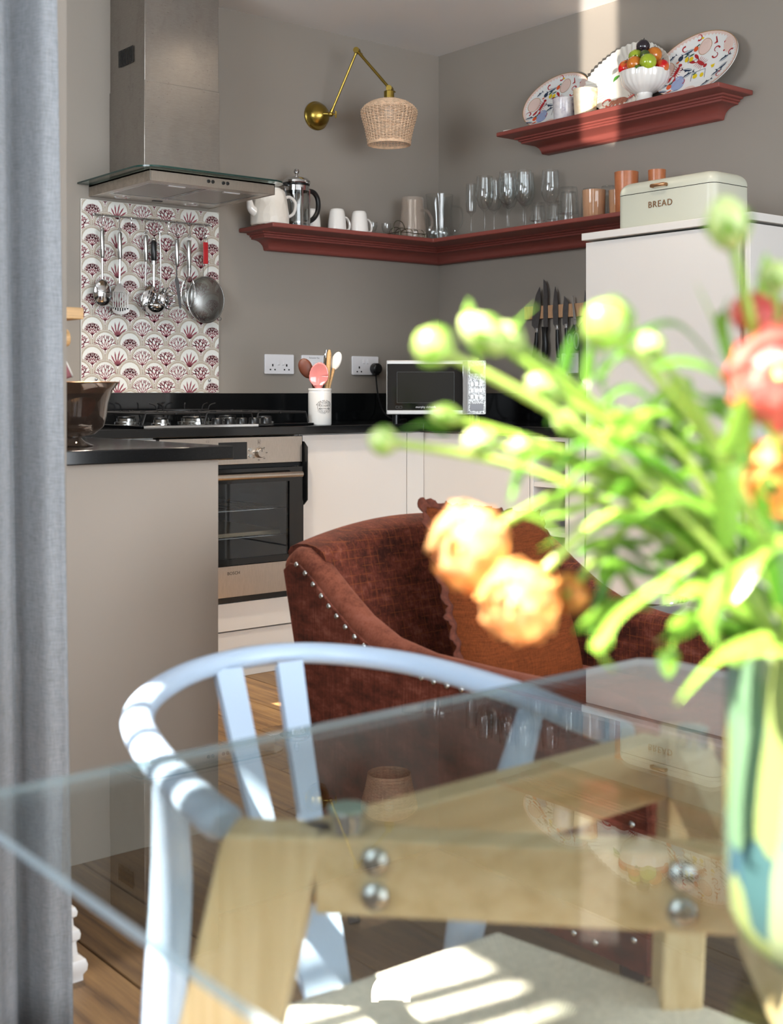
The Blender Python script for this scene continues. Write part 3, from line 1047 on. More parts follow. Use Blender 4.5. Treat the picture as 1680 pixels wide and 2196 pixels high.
# ------------------------------------------------------------------ rail, hooks and utensils
RY, RZ = -0.052, 1.683
t = thing('utensil_rail', 'thin chrome rail across the coral splashback', 'rail', (-1.52, -0.02, RZ))
put('bar', MB().cyl((-1.772, RY, RZ), (-1.262, RY, RZ), 0.0038, 10), M_chrome, t)
for xx in (-1.772, -1.262):
    put('end_knob', MB().sphere((xx, RY, RZ), 0.006, 12, 8), M_chrome, t)
for xx in (-1.735, -1.27):
    put('bracket', MB().cyl((xx, RY, RZ), (xx, PY, RZ), 0.003, 8), M_chrome, t)


def s_curve(x, y, z, s=1.0, tw=0.0):
    pts = []
    for k in range(9):
        a = R(-20 + 220 * k / 8)
        pts.append((0.0085 * cos(a), 0.0085 * sin(a)))
    pts = pts[::1]
    low = []
    for k in range(9):
        a = R(160 + 220 * k / 8)
        low.append((-0.0005 + 0.0085 * cos(a) + 0.0, -0.040 + 0.0085 * sin(a)))
    full = pts + [(-0.004, -0.018)] + low
    return [(x + p[0] * s * sin(tw), y + p[0] * s * cos(tw), z + p[1] * s) for p in full]


hooks = ((-1.7345, 0.1, 'holding the big serving spoon, leftmost'), (-1.664, 0.7, 'holding the slotted turner'), (-1.6175, 0.2, 'empty, hanging between turner and slotted spoon'),
         (-1.553, 0.9, 'holding the slotted oval spoon'), (-1.519, 0.3, 'holding the black-handled ladle'), (-1.494, 1.2, 'holding the long pasta server'),
         (-1.456, 0.15, 'empty, hanging between pasta server and palette knife'), (-1.415, 1.1, 'holding the palette knife'), (-1.361, 0.1, 'holding the balloon whisk'), (-1.289, 1.2, 'holding the red-handled sieve, rightmost'))
for i, (hxx, tw, lab) in enumerate(hooks):
    tag(put('hook', MB().tube(smooth_path(s_curve(hxx, RY, RZ - 0.0045, 1.0, tw), 2), 0.0017, 6), M_chrome, loc=(hxx, RY, RZ - 0.05)),
        'chrome S hook on the rail ' + lab, 'hook', 'S hooks on the utensil rail')
UZ = RZ - 0.047                       # tops of the hanging loops
UY = RY


def loop(m, x, y, z, r=0.007):
    m.tube([(x + r * cos(a), y, z - r + r * sin(a)) for a in [2 * pi * i / 14 for i in range(14)]], 0.0015, 6, closed=True)


def handle_tube(x, z0, z1, r, y=UY):
    return MB().lathe([(0.001, z1), (r * 0.7, z1), (r, z1 - 0.006), (r, z0 + 0.006), (r * 0.7, z0), (0.001, z0)], 14, (x, y, 0))


G_UT = 'utensils on the rail'


def utensil(name, label, cat, x):
    t_ = thing(name, label, cat, (x, UY, UZ), G_UT)
    m_ = MB()
    loop(m_, x, UY, UZ + 0.004)
    put('ring', m_, M_chrome, t_)
    return t_


t = utensil('serving_spoon', 'large polished steel serving spoon hanging at the left end of the rail', 'spoon', -1.737)
put('handle', handle_tube(-1.737, 1.520, 1.628, 0.0085), M_steel2, t)
put('shaft', MB().tube([(-1.737, UY, 1.522), (-1.737, UY, 1.44)], [0.0052, 0.004], 8), M_chrome, t)
bw = MB()
bw.grid(lambda u, v: (-1.737 + 0.039 * cos(2 * pi * u) * v, UY - 0.012 + 0.016 * (v * v) - 0.006, 1.388 + 0.052 * sin(2 * pi * u) * v), 28, 8)
put('bowl', bw, M_chrome, t, solid=0.0012)

t = utensil('slotted_turner', 'steel slotted turner hanging second on the rail', 'spatula', -1.664)
put('handle', handle_tube(-1.664, 1.520, 1.624, 0.0085), M_steel2, t)
put('shaft', MB().tube([(-1.664, UY, 1.522), (-1.663, UY + 0.004, 1.43)], [0.0052, 0.004], 8), M_chrome, t)
bl = MB()
yb = UY + 0.004
bl.prism([(-1.6645 - 0.005, 1.432), (-1.6645 + 0.005, 1.432), (-1.632, 1.395), (-1.690, 1.395)], 1, yb - 0.0008, yb + 0.0008)
for i in range(7):
    xa = -1.692 + i * 0.0098
    bl.box(xa, yb - 0.0008, 1.322 - 0.012 * sin(pi * (i + 0.5) / 7) + 0.012, xa + (0.0045 if i < 6 else 0.007), yb + 0.0008, 1.396)
bl.prism([(-1.694, 1.336), (-1.620, 1.336), (-1.622, 1.322), (-1.636, 1.314), (-1.664, 1.310), (-1.684, 1.314), (-1.693, 1.322)], 1, yb - 0.0008, yb + 0.0008)
put('slotted_blade', bl, M_chrome, t)

t = utensil('slotted_spoon', 'oval slotted steel spoon hanging in front of the ladle', 'spoon', -1.553)
put('handle', handle_tube(-1.553, 1.518, 1.622, 0.0085), M_steel2, t)
put('shaft', MB().tube([(-1.553, UY, 1.52), (-1.558, UY - 0.004, 1.425)], [0.0052, 0.004], 8), M_chrome, t)
bw = MB()
TL = Matrix.Translation((-1.545, UY - 0.018, 1.376)) @ Matrix.Rotation(R(18), 4, 'Y')
bw.grid(lambda u, v: (0.032 * cos(2 * pi * u) * v, 0.012 * v * v, 0.054 * sin(2 * pi * u) * v), 28, 8, M=TL)
bo = put('bowl', bw, M_chrome, t, solid=0.0012)
sl_ = MB()
for i in range(3):
    for j in range(3):
        sl_.box(-0.012 + j * 0.01, -0.0022 + 0.002 * abs(j - 1), -0.03 + i * 0.022, -0.009 + j * 0.01, -0.0008 + 0.002 * abs(j - 1), -0.015 + i * 0.022, M=TL)
put('slots', sl_, M_void, bo)

t = utensil('ladle', 'steel soup ladle with black handle hanging behind the slotted spoon', 'ladle', -1.519)
put('handle', handle_tube(-1.519, 1.522, 1.602, 0.0115), M_black, t, label='black handle')
put('ferrule', handle_tube(-1.519, 1.600, 1.614, 0.0100).lathe([(0.001, 1.510), (0.0105, 1.510), (0.0105, 1.524), (0.001, 1.524)], 14, (-1.519, UY, 0)), M_steel2, t)
put('shaft', MB().tube([(-1.519, UY, 1.512), (-1.520, UY, 1.37), (-1.524, UY + 0.004, 1.355)], [0.0052, 0.0045, 0.004], 8), M_chrome, t)
bw = MB()
bw.grid(lambda u, v: (-1.528 + 0.045 * sin(pi / 2 * v) * cos(2 * pi * u), UY - 0.022 + 0.042 * sin(pi / 2 * v) * sin(2 * pi * u), 1.354 - 0.040 * cos(pi / 2 * v)), 28, 8)
put('bowl', bw, M_chrome, t, solid=0.0012)

t = utensil('pasta_server', 'long wire-handled steel pasta server with curved prongs', 'pasta server', -1.494)
put('shaft', MB().tube(smooth_path([(-1.494, UY, UZ + 0.002), (-1.490, UY, 1.55), (-1.489, UY, 1.45), (-1.499, UY - 0.004, 1.405)], 4), 0.0032, 8), M_steel2, t)
bw = MB()
bw.grid(lambda u, v: (-1.482 + 0.026 * cos(2 * pi * u) * v, UY - 0.02 + 0.012 * v * v, 1.376 + 0.034 * sin(2 * pi * u) * v), 20, 6)
put('bowl', bw, M_chrome, t, solid=0.001)
for i in range(7):
    a = R(-70 + i * 30)
    p0 = Vector((-1.482 + 0.022 * cos(a), UY - 0.016, 1.376 + 0.030 * sin(a)))
    put('prong', MB().tube([p0, p0 + Vector((0.012 * cos(a), -0.012, 0.012 * sin(a))), p0 + Vector((0.014 * cos(a), -0.026, 0.014 * sin(a)))], [0.004, 0.0035, 0.002], 6), M_chrome, t)

t = utensil('palette_knife', 'steel palette knife hanging between pasta server and whisk', 'spatula', -1.415)
put('handle', handle_tube(-1.417, 1.512, 1.618, 0.0088), M_steel2, t)
put('blade', MB().prism([(-1.4215, 1.513), (-1.4155, 1.513), (-1.4165, 1.470), (-1.409, 1.455), (-1.397, 1.352), (-1.400, 1.343), (-1.406, 1.345), (-1.4265, 1.455), (-1.4215, 1.470)], 1, UY - 0.0008, UY + 0.0008), M_blade, t)

t = utensil('whisk', 'steel balloon whisk hanging beside the sieve', 'whisk', -1.361)
put('handle', handle_tube(-1.363, 1.500, 1.616, 0.0088), M_steel2, t)
put('ferrule', MB().lathe([(0.0088, 1.506), (0.007, 1.49), (0.005, 1.472), (0.001, 1.472)], 12, (-1.363, UY, 0)), M_chrome, t)
for i in range(5):
    a = pi * i / 5
    pts = []
    for k in range(21):
        s = -1 + 2 * k / 20
        q = abs(s)
        wd = 0.031 * (sin(pi * (1 - q) ** 0.8) ** 0.8 if q < 1 else 0) if q > 0.35 else 0.031 * (q / 0.35) ** 0.6 * (sin(pi * 0.65 ** 0.8) ** 0.8)
        zz = 1.478 - (1 - q ** 1.6) * 0.128
        pts.append((-1.363 + wd * (1 if s > 0 else -1) * cos(a), UY + wd * (1 if s > 0 else -1) * sin(a), zz))
    put('wire', MB().tube(pts, 0.0011, 5), M_chrome, t)

t = utensil('sieve', 'round fine-mesh sieve with red handle at right end of rail', 'sieve', -1.289)
put('handle', MB().box(-1.2985, UY - 0.003, 1.527, -1.2765, UY + 0.003, 1.614), plain('red_plastic', 'b01b22', 0.35, var=0.05), t, bev=0.002, label='red handle')
put('neck', MB().tube([(-1.297, UY, 1.63), (-1.300, UY, 1.527)], 0.0014, 6).tube([(-1.278, UY, 1.63), (-1.275, UY, 1.527)], 0.0014, 6).tube([(-1.300, UY, 1.527), (-1.297, UY, 1.476)], 0.0014, 6).tube([(-1.275, UY, 1.527), (-1.278, UY, 1.476)], 0.0014, 6), M_chrome, t)
SC = (-1.283, UY + 0.006, 1.384)
put('rim', MB().tube([(SC[0] + 0.084 * cos(a), SC[1], SC[2] + 0.092 * sin(a)) for a in [2 * pi * i / 48 for i in range(48)]], 0.0028, 8, closed=True), M_steel2, t)
k = NT('sieve_mesh')
wv = []
for r_ in ((0, R(45), 0), (0, R(-45), 0)):
    nd = k.n('ShaderNodeTexWave', wave_type='BANDS', bands_direction='X')
    nd.inputs['Scale'].default_value = 95
    k.l(k.coord((1, 1, 1), r_), nd.inputs['Vector'])
    wv.append(nd.outputs['Fac'])
al = k.math('GREATER_THAN', k.math('MAXIMUM', wv[0], wv[1]), 0.50)
k.l(al, k.b.inputs['Alpha'])
k.b.inputs['Base Color'].default_value = hx('8c8c8a')
k.b.inputs['Metallic'].default_value = 1
k.b.inputs['Roughness'].default_value = 0.35
bw = MB()
bw.grid(lambda u, v: (SC[0] + 0.083 * sin(pi / 2 * v) * cos(2 * pi * u), SC[1] - 0.034 * cos(pi / 2 * v), SC[2] + 0.091 * sin(pi / 2 * v) * sin(2 * pi * u)), 36, 12)
put('mesh_bowl', bw, k.m, t)
m = MB()
m.tube([(SC[0] + 0.064 + 0.009 * cos(a), SC[1], SC[2] - 0.074 + 0.007 * sin(a)) for a in [2 * pi * i / 12 for i in range(12)]], 0.0016, 6, closed=True)
put('rest_loop', m, M_chrome, t)

# ------------------------------------------------------------------ sockets and switches
def plate_back(t_, x0, x1, z0, z1):
    put('plate', MB().prism(rrect(x0, x1, z0, z1, 0.005), 1, -0.010, -0.0005), M_white, t_, bev=0.0018)


def socket_holes(m, cx, cz, y):
    m.box(cx - 0.0035, y - 0.0002, cz + 0.006, cx + 0.0035, y + 0.001, cz + 0.016)
    for s in (-1, 1):
        m.box(cx + s * 0.0115 - 0.0035, y - 0.0002, cz - 0.0105, cx + s * 0.0115 + 0.0035, y + 0.001, cz - 0.0045)


t = thing('double_socket', 'white double wall socket left of the labelled switch, empty', 'socket', (-0.9, 0, 1.09), 'white wall sockets')
plate_back(t, -0.975, -0.828, 1.090, 1.173)
m = MB()
socket_holes(m, -0.937, 1.116, -0.0102)
socket_holes(m, -0.866, 1.116, -0.0102)
put('holes', m, M_black, t)
for xx in (-0.908, -0.884):
    put('rocker', MB().prism([(-0.010, 1.126), (-0.0135, 1.130), (-0.0105, 1.148), (-0.010, 1.149)], 0, xx - 0.005, xx + 0.005), M_white, t, bev=0.0006)
t = thing('fan_switch', 'white switch plate behind the utensil jar with small printed label', 'switch', (-0.74, 0, 1.09), 'white wall sockets')
plate_back(t, -0.787, -0.652, 1.090, 1.173)
put('rocker', MB().box(-0.735, -0.0125, 1.115, -0.705, -0.009, 1.145), M_white, t, bev=0.001)
m = MB()
text_back(m, 'Extractor Fan', 0.0098, -0.722, -0.010, 1.161)
put('lettering', m, plain('grey_print', '5a5a5e', 0.5), t)
t = thing('double_socket', 'white double wall socket with black plug beside the microwave', 'socket', (-0.44, 0, 1.09), 'white wall sockets')
plate_back(t, -0.515, -0.368, 1.090, 1.173)
m = MB()
socket_holes(m, -0.477, 1.112, -0.0102)
put('holes', m, M_black, t)
for xx in (-0.452, -0.431):
    put('rocker', MB().prism([(-0.010, 1.138), (-0.0135, 1.142), (-0.0105, 1.160), (-0.010, 1.161)], 0, xx - 0.005, xx + 0.005), M_white, t, bev=0.0006)
t = thing('power_cable', 'black plug and cable hanging from the right double socket', 'cable', (-0.395, -0.03, 1.10))
put('plug', MB().lathe([(0.001, 0.034), (0.019, 0.034), (0.025, 0.028), (0.026, 0.004), (0.024, 0.0)], 20, M=Matrix.Translation((-0.394, -0.0103, 1.118)) @ Matrix.Rotation(R(90), 4, 'X')).box(-0.406, -0.034, 1.090, -0.382, -0.012, 1.112), M_black, t, bev=0.002)
put('cord', MB().tube(smooth_path([(-0.394, -0.024, 1.092), (-0.393, -0.026, 1.060), (-0.386, -0.03, 1.00), (-0.375, -0.05, 0.93), (-0.36, -0.10, 0.894), (-0.33, -0.16, 0.893)], 5), 0.0034, 8), M_black, t)
t = thing('fused_switch', 'white switch with printed label on right wall above the clear canister', 'switch', (0, -0.838, 1.09), 'white wall sockets')
put('plate', MB().prism(rrect(-0.884, -0.792, 1.092, 1.176, 0.005), 0, -0.010, -0.0005), M_white, t, bev=0.0018)
put('rocker', MB().box(-0.0125, -0.853, 1.113, -0.009, -0.823, 1.143), M_white, t, bev=0.001)
m = MB()
text_right(m, 'Washer Dryer', 0.0095, -0.010, -0.838, 1.163)
put('lettering', m, plain('grey_print_2', '5a5a5e', 0.5), t)

# ------------------------------------------------------------------ wall lamp
t = thing('wall_lamp', 'brass swing-arm wall lamp with woven rattan shade', 'lamp', (-0.70, 0, 2.19))
LB = Vector((-0.708, 0, 2.208))
RX = Matrix.Translation(LB) @ Matrix.Rotation(R(90), 4, 'X')
put('wall_plate', MB().lathe([(0.061, 0.0), (0.062, 0.010), (0.057, 0.016), (0.056, 0.018), (0.052, 0.030), (0.040, 0.046), (0.022, 0.057), (0.010, 0.062), (0.001, 0.063)], 36, M=RX), M_brass, t)
J0 = Vector((-0.690, -0.085, 2.205))
J1 = Vector((-0.636, -0.20, 2.462))
J2 = Vector((-0.566, -0.335, 2.286))
put('base_joint', MB().cyl(LB + Vector((0, -0.06, 0)), J0, 0.008, 12).sphere(J0, 0.0115, 14, 8), M_brass, t)
put('lower_arm', MB().cyl(J0, J1, 0.0052, 12).cyl(J0, J0 + (J1 - J0) * 0.08, 0.0075, 12).cyl(J1 - (J1 - J0) * 0.06, J1, 0.007, 12), M_brass, t)
put('upper_arm', MB().cyl(J1, J2, 0.0062, 12), M_brass, t)
for p in (J1, J2):
    j = put('joint', MB().cyl(p + Vector((-0.012, -0.008, 0)), p + Vector((0.012, 0.008, 0)), 0.0125, 18), M_brass, t)
    put('wing_nut', MB().cyl(p + Vector((0.012, 0.004, -0.002)), p + Vector((0.034, 0.006, -0.008)), 0.003, 8), M_brass, j)
put('wing_nut', MB().cyl(J0, J0 + Vector((0.02, -0.012, 0)), 0.004, 8).tube([J0 + Vector((0.018, -0.012, 0.014)), J0 + Vector((0.02, -0.012, 0)), J0 + Vector((0.018, -0.012, -0.016))], 0.0035, 8), M_brass, t)
SX, SY = -0.578, -0.345
SZ0, SZ1 = 2.049, 2.236
put('lamp_holder', MB().cyl(J2, (SX, SY, 2.27), 0.0055, 10).lathe([(0.001, 2.272), (0.020, 2.272), (0.0215, 2.270), (0.0215, 2.226), (0.001, 2.226)], 24, (SX, SY, 0)), M_brass, t)
sprof = [(0.088, 0.0), (0.093, 0.03), (0.102, 0.07), (0.112, 0.105), (0.118, 0.128), (0.117, 0.142), (0.104, 0.158), (0.082, 0.173), (0.055, 0.183), (0.028, 0.188)]


def sp_at(q):
    f = q * (len(sprof) - 1)
    i = min(int(f), len(sprof) - 2)
    k_ = f - i
    return (sprof[i][0] * (1 - k_) + sprof[i + 1][0] * k_, sprof[i][1] * (1 - k_) + sprof[i + 1][1] * k_)


def arc_sp():
    ds = [0]
    N = 200
    P = [sp_at(i / N) for i in range(N + 1)]
    for a, b_ in zip(P, P[1:]):
        ds.append(ds[-1] + sqrt((a[0] - b_[0]) ** 2 + (a[1] - b_[1]) ** 2))
    return P, ds


PP, DS = arc_sp()
m = MB()
NR, NS = 44, 40
for i in range(NR):
    d_ = DS[-1] * (i + 0.5) / NR
    j = min(range(len(DS)), key=lambda q: abs(DS[q] - d_))
    r_, z_ = PP[j]
    m.tube([(SX + (r_ + 0.0018 * cos(NS / 2 * a + pi * i)) * cos(a), SY + (r_ + 0.0018 * cos(NS / 2 * a + pi * i)) * sin(a), SZ0 + z_) for a in [2 * pi * q / (NS * 3) for q in range(NS * 3)]], 0.0019, 5, closed=True)
for s_ in range(NS):
    a = 2 * pi * s_ / NS
    m.tube([(SX + p[0] * cos(a), SY + p[0] * sin(a), SZ0 + p[1]) for p in PP[::10]], 0.0016, 4)
put('shade', m, M_rattan, t)
for r_, z_ in ((0.089, 0.0), (0.089, 0.006)):
    put('rim', MB().tube([(SX + r_ * cos(a), SY + r_ * sin(a), SZ0 + z_) for a in [2 * pi * q / 60 for q in range(60)]], 0.0030, 6, closed=True), M_rattan, t)
put('bulb', MB().sphere((SX, SY, 2.185), (0.022, 0.022, 0.028), 14, 10), M_ceramic, t)

# ------------------------------------------------------------------ unseen ceiling lamps, added to warm the kitchen floor and hood
for i, (dx, dy, e_) in enumerate(((-1.10, -1.00, 7), (-1.90, -1.15, 95), (-1.20, -2.1, 22))):
    t = thing('fill_lamp', 'added unseen ceiling downlight over the kitchen floor', 'light', (dx, dy, CEIL), 'added kitchen fill lamps')
    put('bezel', MB().lathe([(0.032, CEIL - 0.001), (0.043, CEIL - 0.001), (0.044, CEIL - 0.004), (0.034, CEIL - 0.006)], 28, (dx, dy, 0)), M_skirt, t)
    k = NT('fill_lamp_lens')
    k.b.inputs['Emission Color'].default_value = (1.0, 0.84, 0.66, 1)
    k.b.inputs['Emission Strength'].default_value = 3.0
    put('lens', MB().lathe([(0.001, CEIL - 0.0025), (0.032, CEIL - 0.0025), (0.032, CEIL - 0.001), (0.001, CEIL - 0.001)], 24, (dx, dy, 0)), k.m, t)
    l = bpy.data.lights.new('fill_lamp_spot', 'SPOT')
    l.energy = e_
    l.color = (1.0, 0.84, 0.66)
    l.spot_size = R(158 if i == 0 else 95)
    l.spot_blend = 1.0 if i == 0 else 0.6
    l.shadow_soft_size = 0.07
    o = bpy.data.objects.new('fill_lamp_spot', l)
    COL.objects.link(o)
    o.parent = t
    o.location = (0, 0, -0.012)

# ================================================================== SHELVES
def lsec(levels, polyfn):
    return MB().rings([[(px, py, z) for px, py in polyfn(o_)] for o_, z in levels])


def mould_levels(zb, d0, top):
    """ogee moulding: (projection, z) pairs from the wall bead up to the underside of the board"""
    h = top - zb
    return [(d0, zb), (d0 + 0.004, zb + 0.002)] + [(d0 + 0.006 + 0.055 * (1 - cos(q * pi / 2)) ** 1.0, zb + 0.006 + (h - 0.030) * sin(q * pi / 2) ** 1.0) for q in (0.15, 0.3, 0.45, 0.6, 0.72, 0.84, 0.94, 1.0)] + \
        [(d0 + 0.066, zb + h - 0.023), (d0 + 0.066, zb + h - 0.016), (d0 + 0.074, zb + h - 0.0145), (d0 + 0.074, zb + h - 0.008), (d0 + 0.086, zb + h - 0.006), (d0 + 0.088, top)]


SHZ = 1.690
t = thing('corner_shelf', 'long dark red painted corner shelf with moulded underside carrying glassware', 'shelf', (0, 0, 1.606))
XL, YE = -1.10, -1.66
DP = 0.255
put('board', MB().prism([(XL, -0.002), (XL, -DP), (-DP, -DP), (-DP, YE), (-0.002, YE), (-0.002, -0.002)], 2, 1.672, SHZ), M_shelf, t, bev=0.004)
put('moulding', lsec(mould_levels(1.606, 0.015, 1.672), lambda o_: [(-0.958 - o_, -0.002), (-0.958 - o_, -o_ - 0.02), (-o_ - 0.02, -o_ - 0.02), (-o_ - 0.02, YE), (-0.002, YE), (-0.002, -0.002)]), M_shelf, t, smooth=50)

UPZ = 2.106
t = thing('wall_shelf', 'short dark red moulded shelf high on right wall carrying patterned platters', 'shelf', (0, -1.16, 2.018))
put('board', MB().prism([(-0.002, -0.600), (-0.205, -0.600), (-0.205, -1.728), (-0.002, -1.728)], 2, 2.088, UPZ), M_shelf, t, bev=0.004)
put('moulding', lsec(mould_levels(2.018, 0.015, 2.088), lambda o_: [(-0.002, -0.725 + o_), (-o_ - 0.02, -0.725 + o_), (-o_ - 0.02, -1.583 - o_), (-0.002, -1.583 - o_)]), M_shelf, t, smooth=50)

# ================================================================== THINGS ON THE CORNER SHELF
def vase_prof(outer, th):
    """closed wall profile (open vessel) from an outer profile bottom->top"""
    inner = [(max(r - th, 0.0008), z + (th if i == 0 else 0)) for i, (r, z) in enumerate(outer)]
    return [(0.0008, outer[0][1])] + outer + inner[::-1] + [(0.0008, outer[0][1] + th)]


# teapot
tx, ty = -1.045, -0.150
t = thing('teapot', 'white embossed ceramic teapot at the left end of the corner shelf', 'teapot', (tx, ty, SHZ))
k = NT('embossed_ceramic')
k.b.inputs['Base Color'].default_value = hx('e4ded4')
k.b.inputs['Roughness'].default_value = 0.16
wv = k.n('ShaderNodeTexVoronoi')
wv.inputs['Scale'].default_value = 38
k.l(k.coord((1, 1, 0.6)), wv.inputs['Vector'])
k.bump(wv.outputs['Distance'], 0.8, 0.004)
put('body', MB().lathe([(0.001, SHZ), (0.074, SHZ), (0.079, SHZ + 0.006), (0.078, SHZ + 0.05), (0.071, SHZ + 0.10), (0.063, SHZ + 0.135), (0.055, SHZ + 0.145), (0.001, SHZ + 0.147)], 40, (tx, ty, 0)), k.m, t)
put('lid', MB().lathe([(0.046, SHZ + 0.146), (0.045, SHZ + 0.151), (0.02, SHZ + 0.158), (0.008, SHZ + 0.160), (0.007, SHZ + 0.166), (0.012, SHZ + 0.172), (0.009, SHZ + 0.180), (0.001, SHZ + 0.182)], 28, (tx, ty, 0)), M_ceramic, t)
put('spout', MB().tube(smooth_path([(tx - 0.055, ty, SHZ + 0.045), (tx - 0.088, ty, SHZ + 0.062), (tx - 0.098, ty, SHZ + 0.092), (tx - 0.112, ty, SHZ + 0.122)], 4), [0.024, 0.023, 0.021, 0.019, 0.0175, 0.016, 0.0145, 0.0135, 0.0125, 0.0118, 0.0112, 0.011, 0.0108], 14), M_ceramic, t)
put('handle', MB().tube(smooth_path([(tx + 0.064, ty, SHZ + 0.112), (tx + 0.095, ty, SHZ + 0.126), (tx + 0.126, ty, SHZ + 0.105), (tx + 0.120, ty, SHZ + 0.065), (tx + 0.095, ty, SHZ + 0.045), (tx + 0.074, ty, SHZ + 0.040)], 5), 0.0068, 10), M_ceramic, t)

# cafetiere
cx, cy = -0.885, -0.110
t = thing('cafetiere', 'glass and chrome cafetiere with black handle behind the white teapot', 'cafetiere', (cx, cy, SHZ))
put('beaker', MB().lathe(vase_prof([(0.050, SHZ + 0.006), (0.051, SHZ + 0.012), (0.051, SHZ + 0.188)], 0.0015), 32, (cx, cy, 0)), M_glass, t)
fr = MB().lathe([(0.054, SHZ), (0.054, SHZ + 0.016), (0.0525, SHZ + 0.016), (0.0525, SHZ)], 32, (cx, cy, 0)).lathe([(0.0535, SHZ + 0.160), (0.0535, SHZ + 0.186), (0.0525, SHZ + 0.186), (0.0525, SHZ + 0.160)], 32, (cx, cy, 0))
for a in (-100, -20, 80, 170):
    ax, ay = cos(R(a)), sin(R(a))
    fr.tube([(cx + 0.0535 * ax, cy + 0.0535 * ay, SHZ + 0.004), (cx + 0.0535 * ax, cy + 0.0535 * ay, SHZ + 0.17)], 0.0062, 6)
put('frame', fr, M_chrome, t)
put('lid', MB().lathe([(0.055, SHZ + 0.190), (0.059, SHZ + 0.194), (0.058, SHZ + 0.203), (0.046, SHZ + 0.214), (0.022, SHZ + 0.221), (0.006, SHZ + 0.223), (0.005, SHZ + 0.232), (0.010, SHZ + 0.236), (0.0125, SHZ + 0.244), (0.009, SHZ + 0.253), (0.001, SHZ + 0.256)], 32, (cx, cy, 0)), M_chrome, t)
put('collar', MB().lathe([(0.052, SHZ + 0.176), (0.056, SHZ + 0.190), (0.05, SHZ + 0.190)], 32, (cx, cy, 0)).box(cx - 0.075, cy - 0.012, SHZ + 0.180, cx - 0.045, cy + 0.012, SHZ + 0.190), M_black, t)
put('plunger', MB().cyl((cx, cy, SHZ + 0.03), (cx, cy, SHZ + 0.2), 0.0025, 8).lathe([(0.047, SHZ + 0.024), (0.047, SHZ + 0.032), (0.001, SHZ + 0.034), (0.001, SHZ + 0.024)], 24, (cx, cy, 0)), M_steel2, t)
put('handle', MB().tube(smooth_path([(cx + 0.050, cy, SHZ + 0.168), (cx + 0.085, cy, SHZ + 0.166), (cx + 0.108, cy, SHZ + 0.140), (cx + 0.110, cy, SHZ + 0.095), (cx + 0.090, cy, SHZ + 0.058), (cx + 0.054, cy, SHZ + 0.035)], 5), 0.0105, 10), M_black, t, label='black handle')

# mugs, standing upside down
def make_mug(x, y, lab):
    t_ = thing('mug', lab, 'mug', (x, y, SHZ), 'white mugs on the corner shelf')
    z0 = SHZ
    put('cup', MB().lathe([(0.037, z0), (0.0405, z0), (0.0405, z0 + 0.004), (0.037, z0 + 0.05), (0.032, z0 + 0.088), (0.028, z0 + 0.098), (0.025, z0 + 0.100), (0.023, z0 + 0.099), (0.021, z0 + 0.096), (0.001, z0 + 0.096), (0.001, z0 + 0.092), (0.028, z0 + 0.088), (0.033, z0 + 0.05)], 32, (x, y, 0)), M_ceramic, t_)
    put('handle', MB().tube(smooth_path([(x + 0.034, y, z0 + 0.068), (x + 0.050, y, z0 + 0.066), (x + 0.064, y, z0 + 0.046), (x + 0.062, y, z0 + 0.020), (x + 0.038, y, z0 + 0.014)], 4), 0.0048, 8, flat=1.5), M_ceramic, t_)
    return t_


mug = make_mug(-0.700, -0.145, 'white tapered mug upside down on shelf edge, left of the front pair')
dup(mug, (-0.585, -0.150, SHZ), 'white tapered mug upside down on shelf edge, right of the front pair')
dup(mug, (-0.782, -0.075, SHZ), 'white upturned mug behind the cafetiere handle', rotz=R(60))
dup(mug, (-0.640, -0.060, SHZ), 'white upturned mug half hidden behind the front pair', rotz=R(75))

# little glasses
def make_goblet(x, y, lab):
    t_ = thing('shot_glass', lab, 'glass', (x, y, SHZ), 'small goblet glasses')
    put('glass', MB().lathe([(0.001, SHZ), (0.016, SHZ), (0.016, SHZ + 0.002), (0.005, SHZ + 0.006), (0.005, SHZ + 0.012), (0.016, SHZ + 0.024), (0.0215, SHZ + 0.044), (0.021, SHZ + 0.062), (0.0198, SHZ + 0.062), (0.020, SHZ + 0.044), (0.014, SHZ + 0.026), (0.001, SHZ + 0.018)], 24, (x, y, 0)), M_glass, t_)
    return t_


g = make_goblet(-0.505, -0.14, 'tiny footed glass beside the right mug handle')
dup(g, (-0.432, -0.145, SHZ), 'tiny footed glass left of the wire toast rack')

# toast rack of thin wire
t = thing('toast_rack', 'low wire toast rack between tiny glasses and frosted jug', 'toast rack', (-0.33, -0.16, SHZ))
M_wire = plain('dull_wire', '6f6a58', 0.35, 0.9, var=0.1)
m = MB()
c0 = [(-0.405, -0.205), (-0.255, -0.205), (-0.255, -0.115), (-0.405, -0.115)]
for zz in (0.006, 0.022):
    m.tube([(p[0], p[1], SHZ + zz) for p in c0], 0.0018, 6, closed=True)
for p in c0:
    m.cyl((p[0], p[1], SHZ), (p[0], p[1], SHZ + 0.022), 0.0018, 6)
put('base_frame', m, M_wire, t)
for i in range(5):
    xx = -0.395 + i * 0.033
    put('divider', MB().tube(smooth_path([(xx, -0.205, SHZ + 0.006), (xx, -0.195, SHZ + 0.036), (xx, -0.16, SHZ + 0.046), (xx, -0.125, SHZ + 0.036), (xx, -0.115, SHZ + 0.006)], 4), 0.0016, 6), M_wire, t)
put('carry_loop', MB().tube(smooth_path([(-0.405, -0.16, SHZ + 0.022), (-0.40, -0.16, SHZ + 0.062), (-0.378, -0.16, SHZ + 0.078), (-0.352, -0.16, SHZ + 0.070), (-0.335, -0.16, SHZ + 0.040)], 4), 0.0022, 6), M_wire, t)

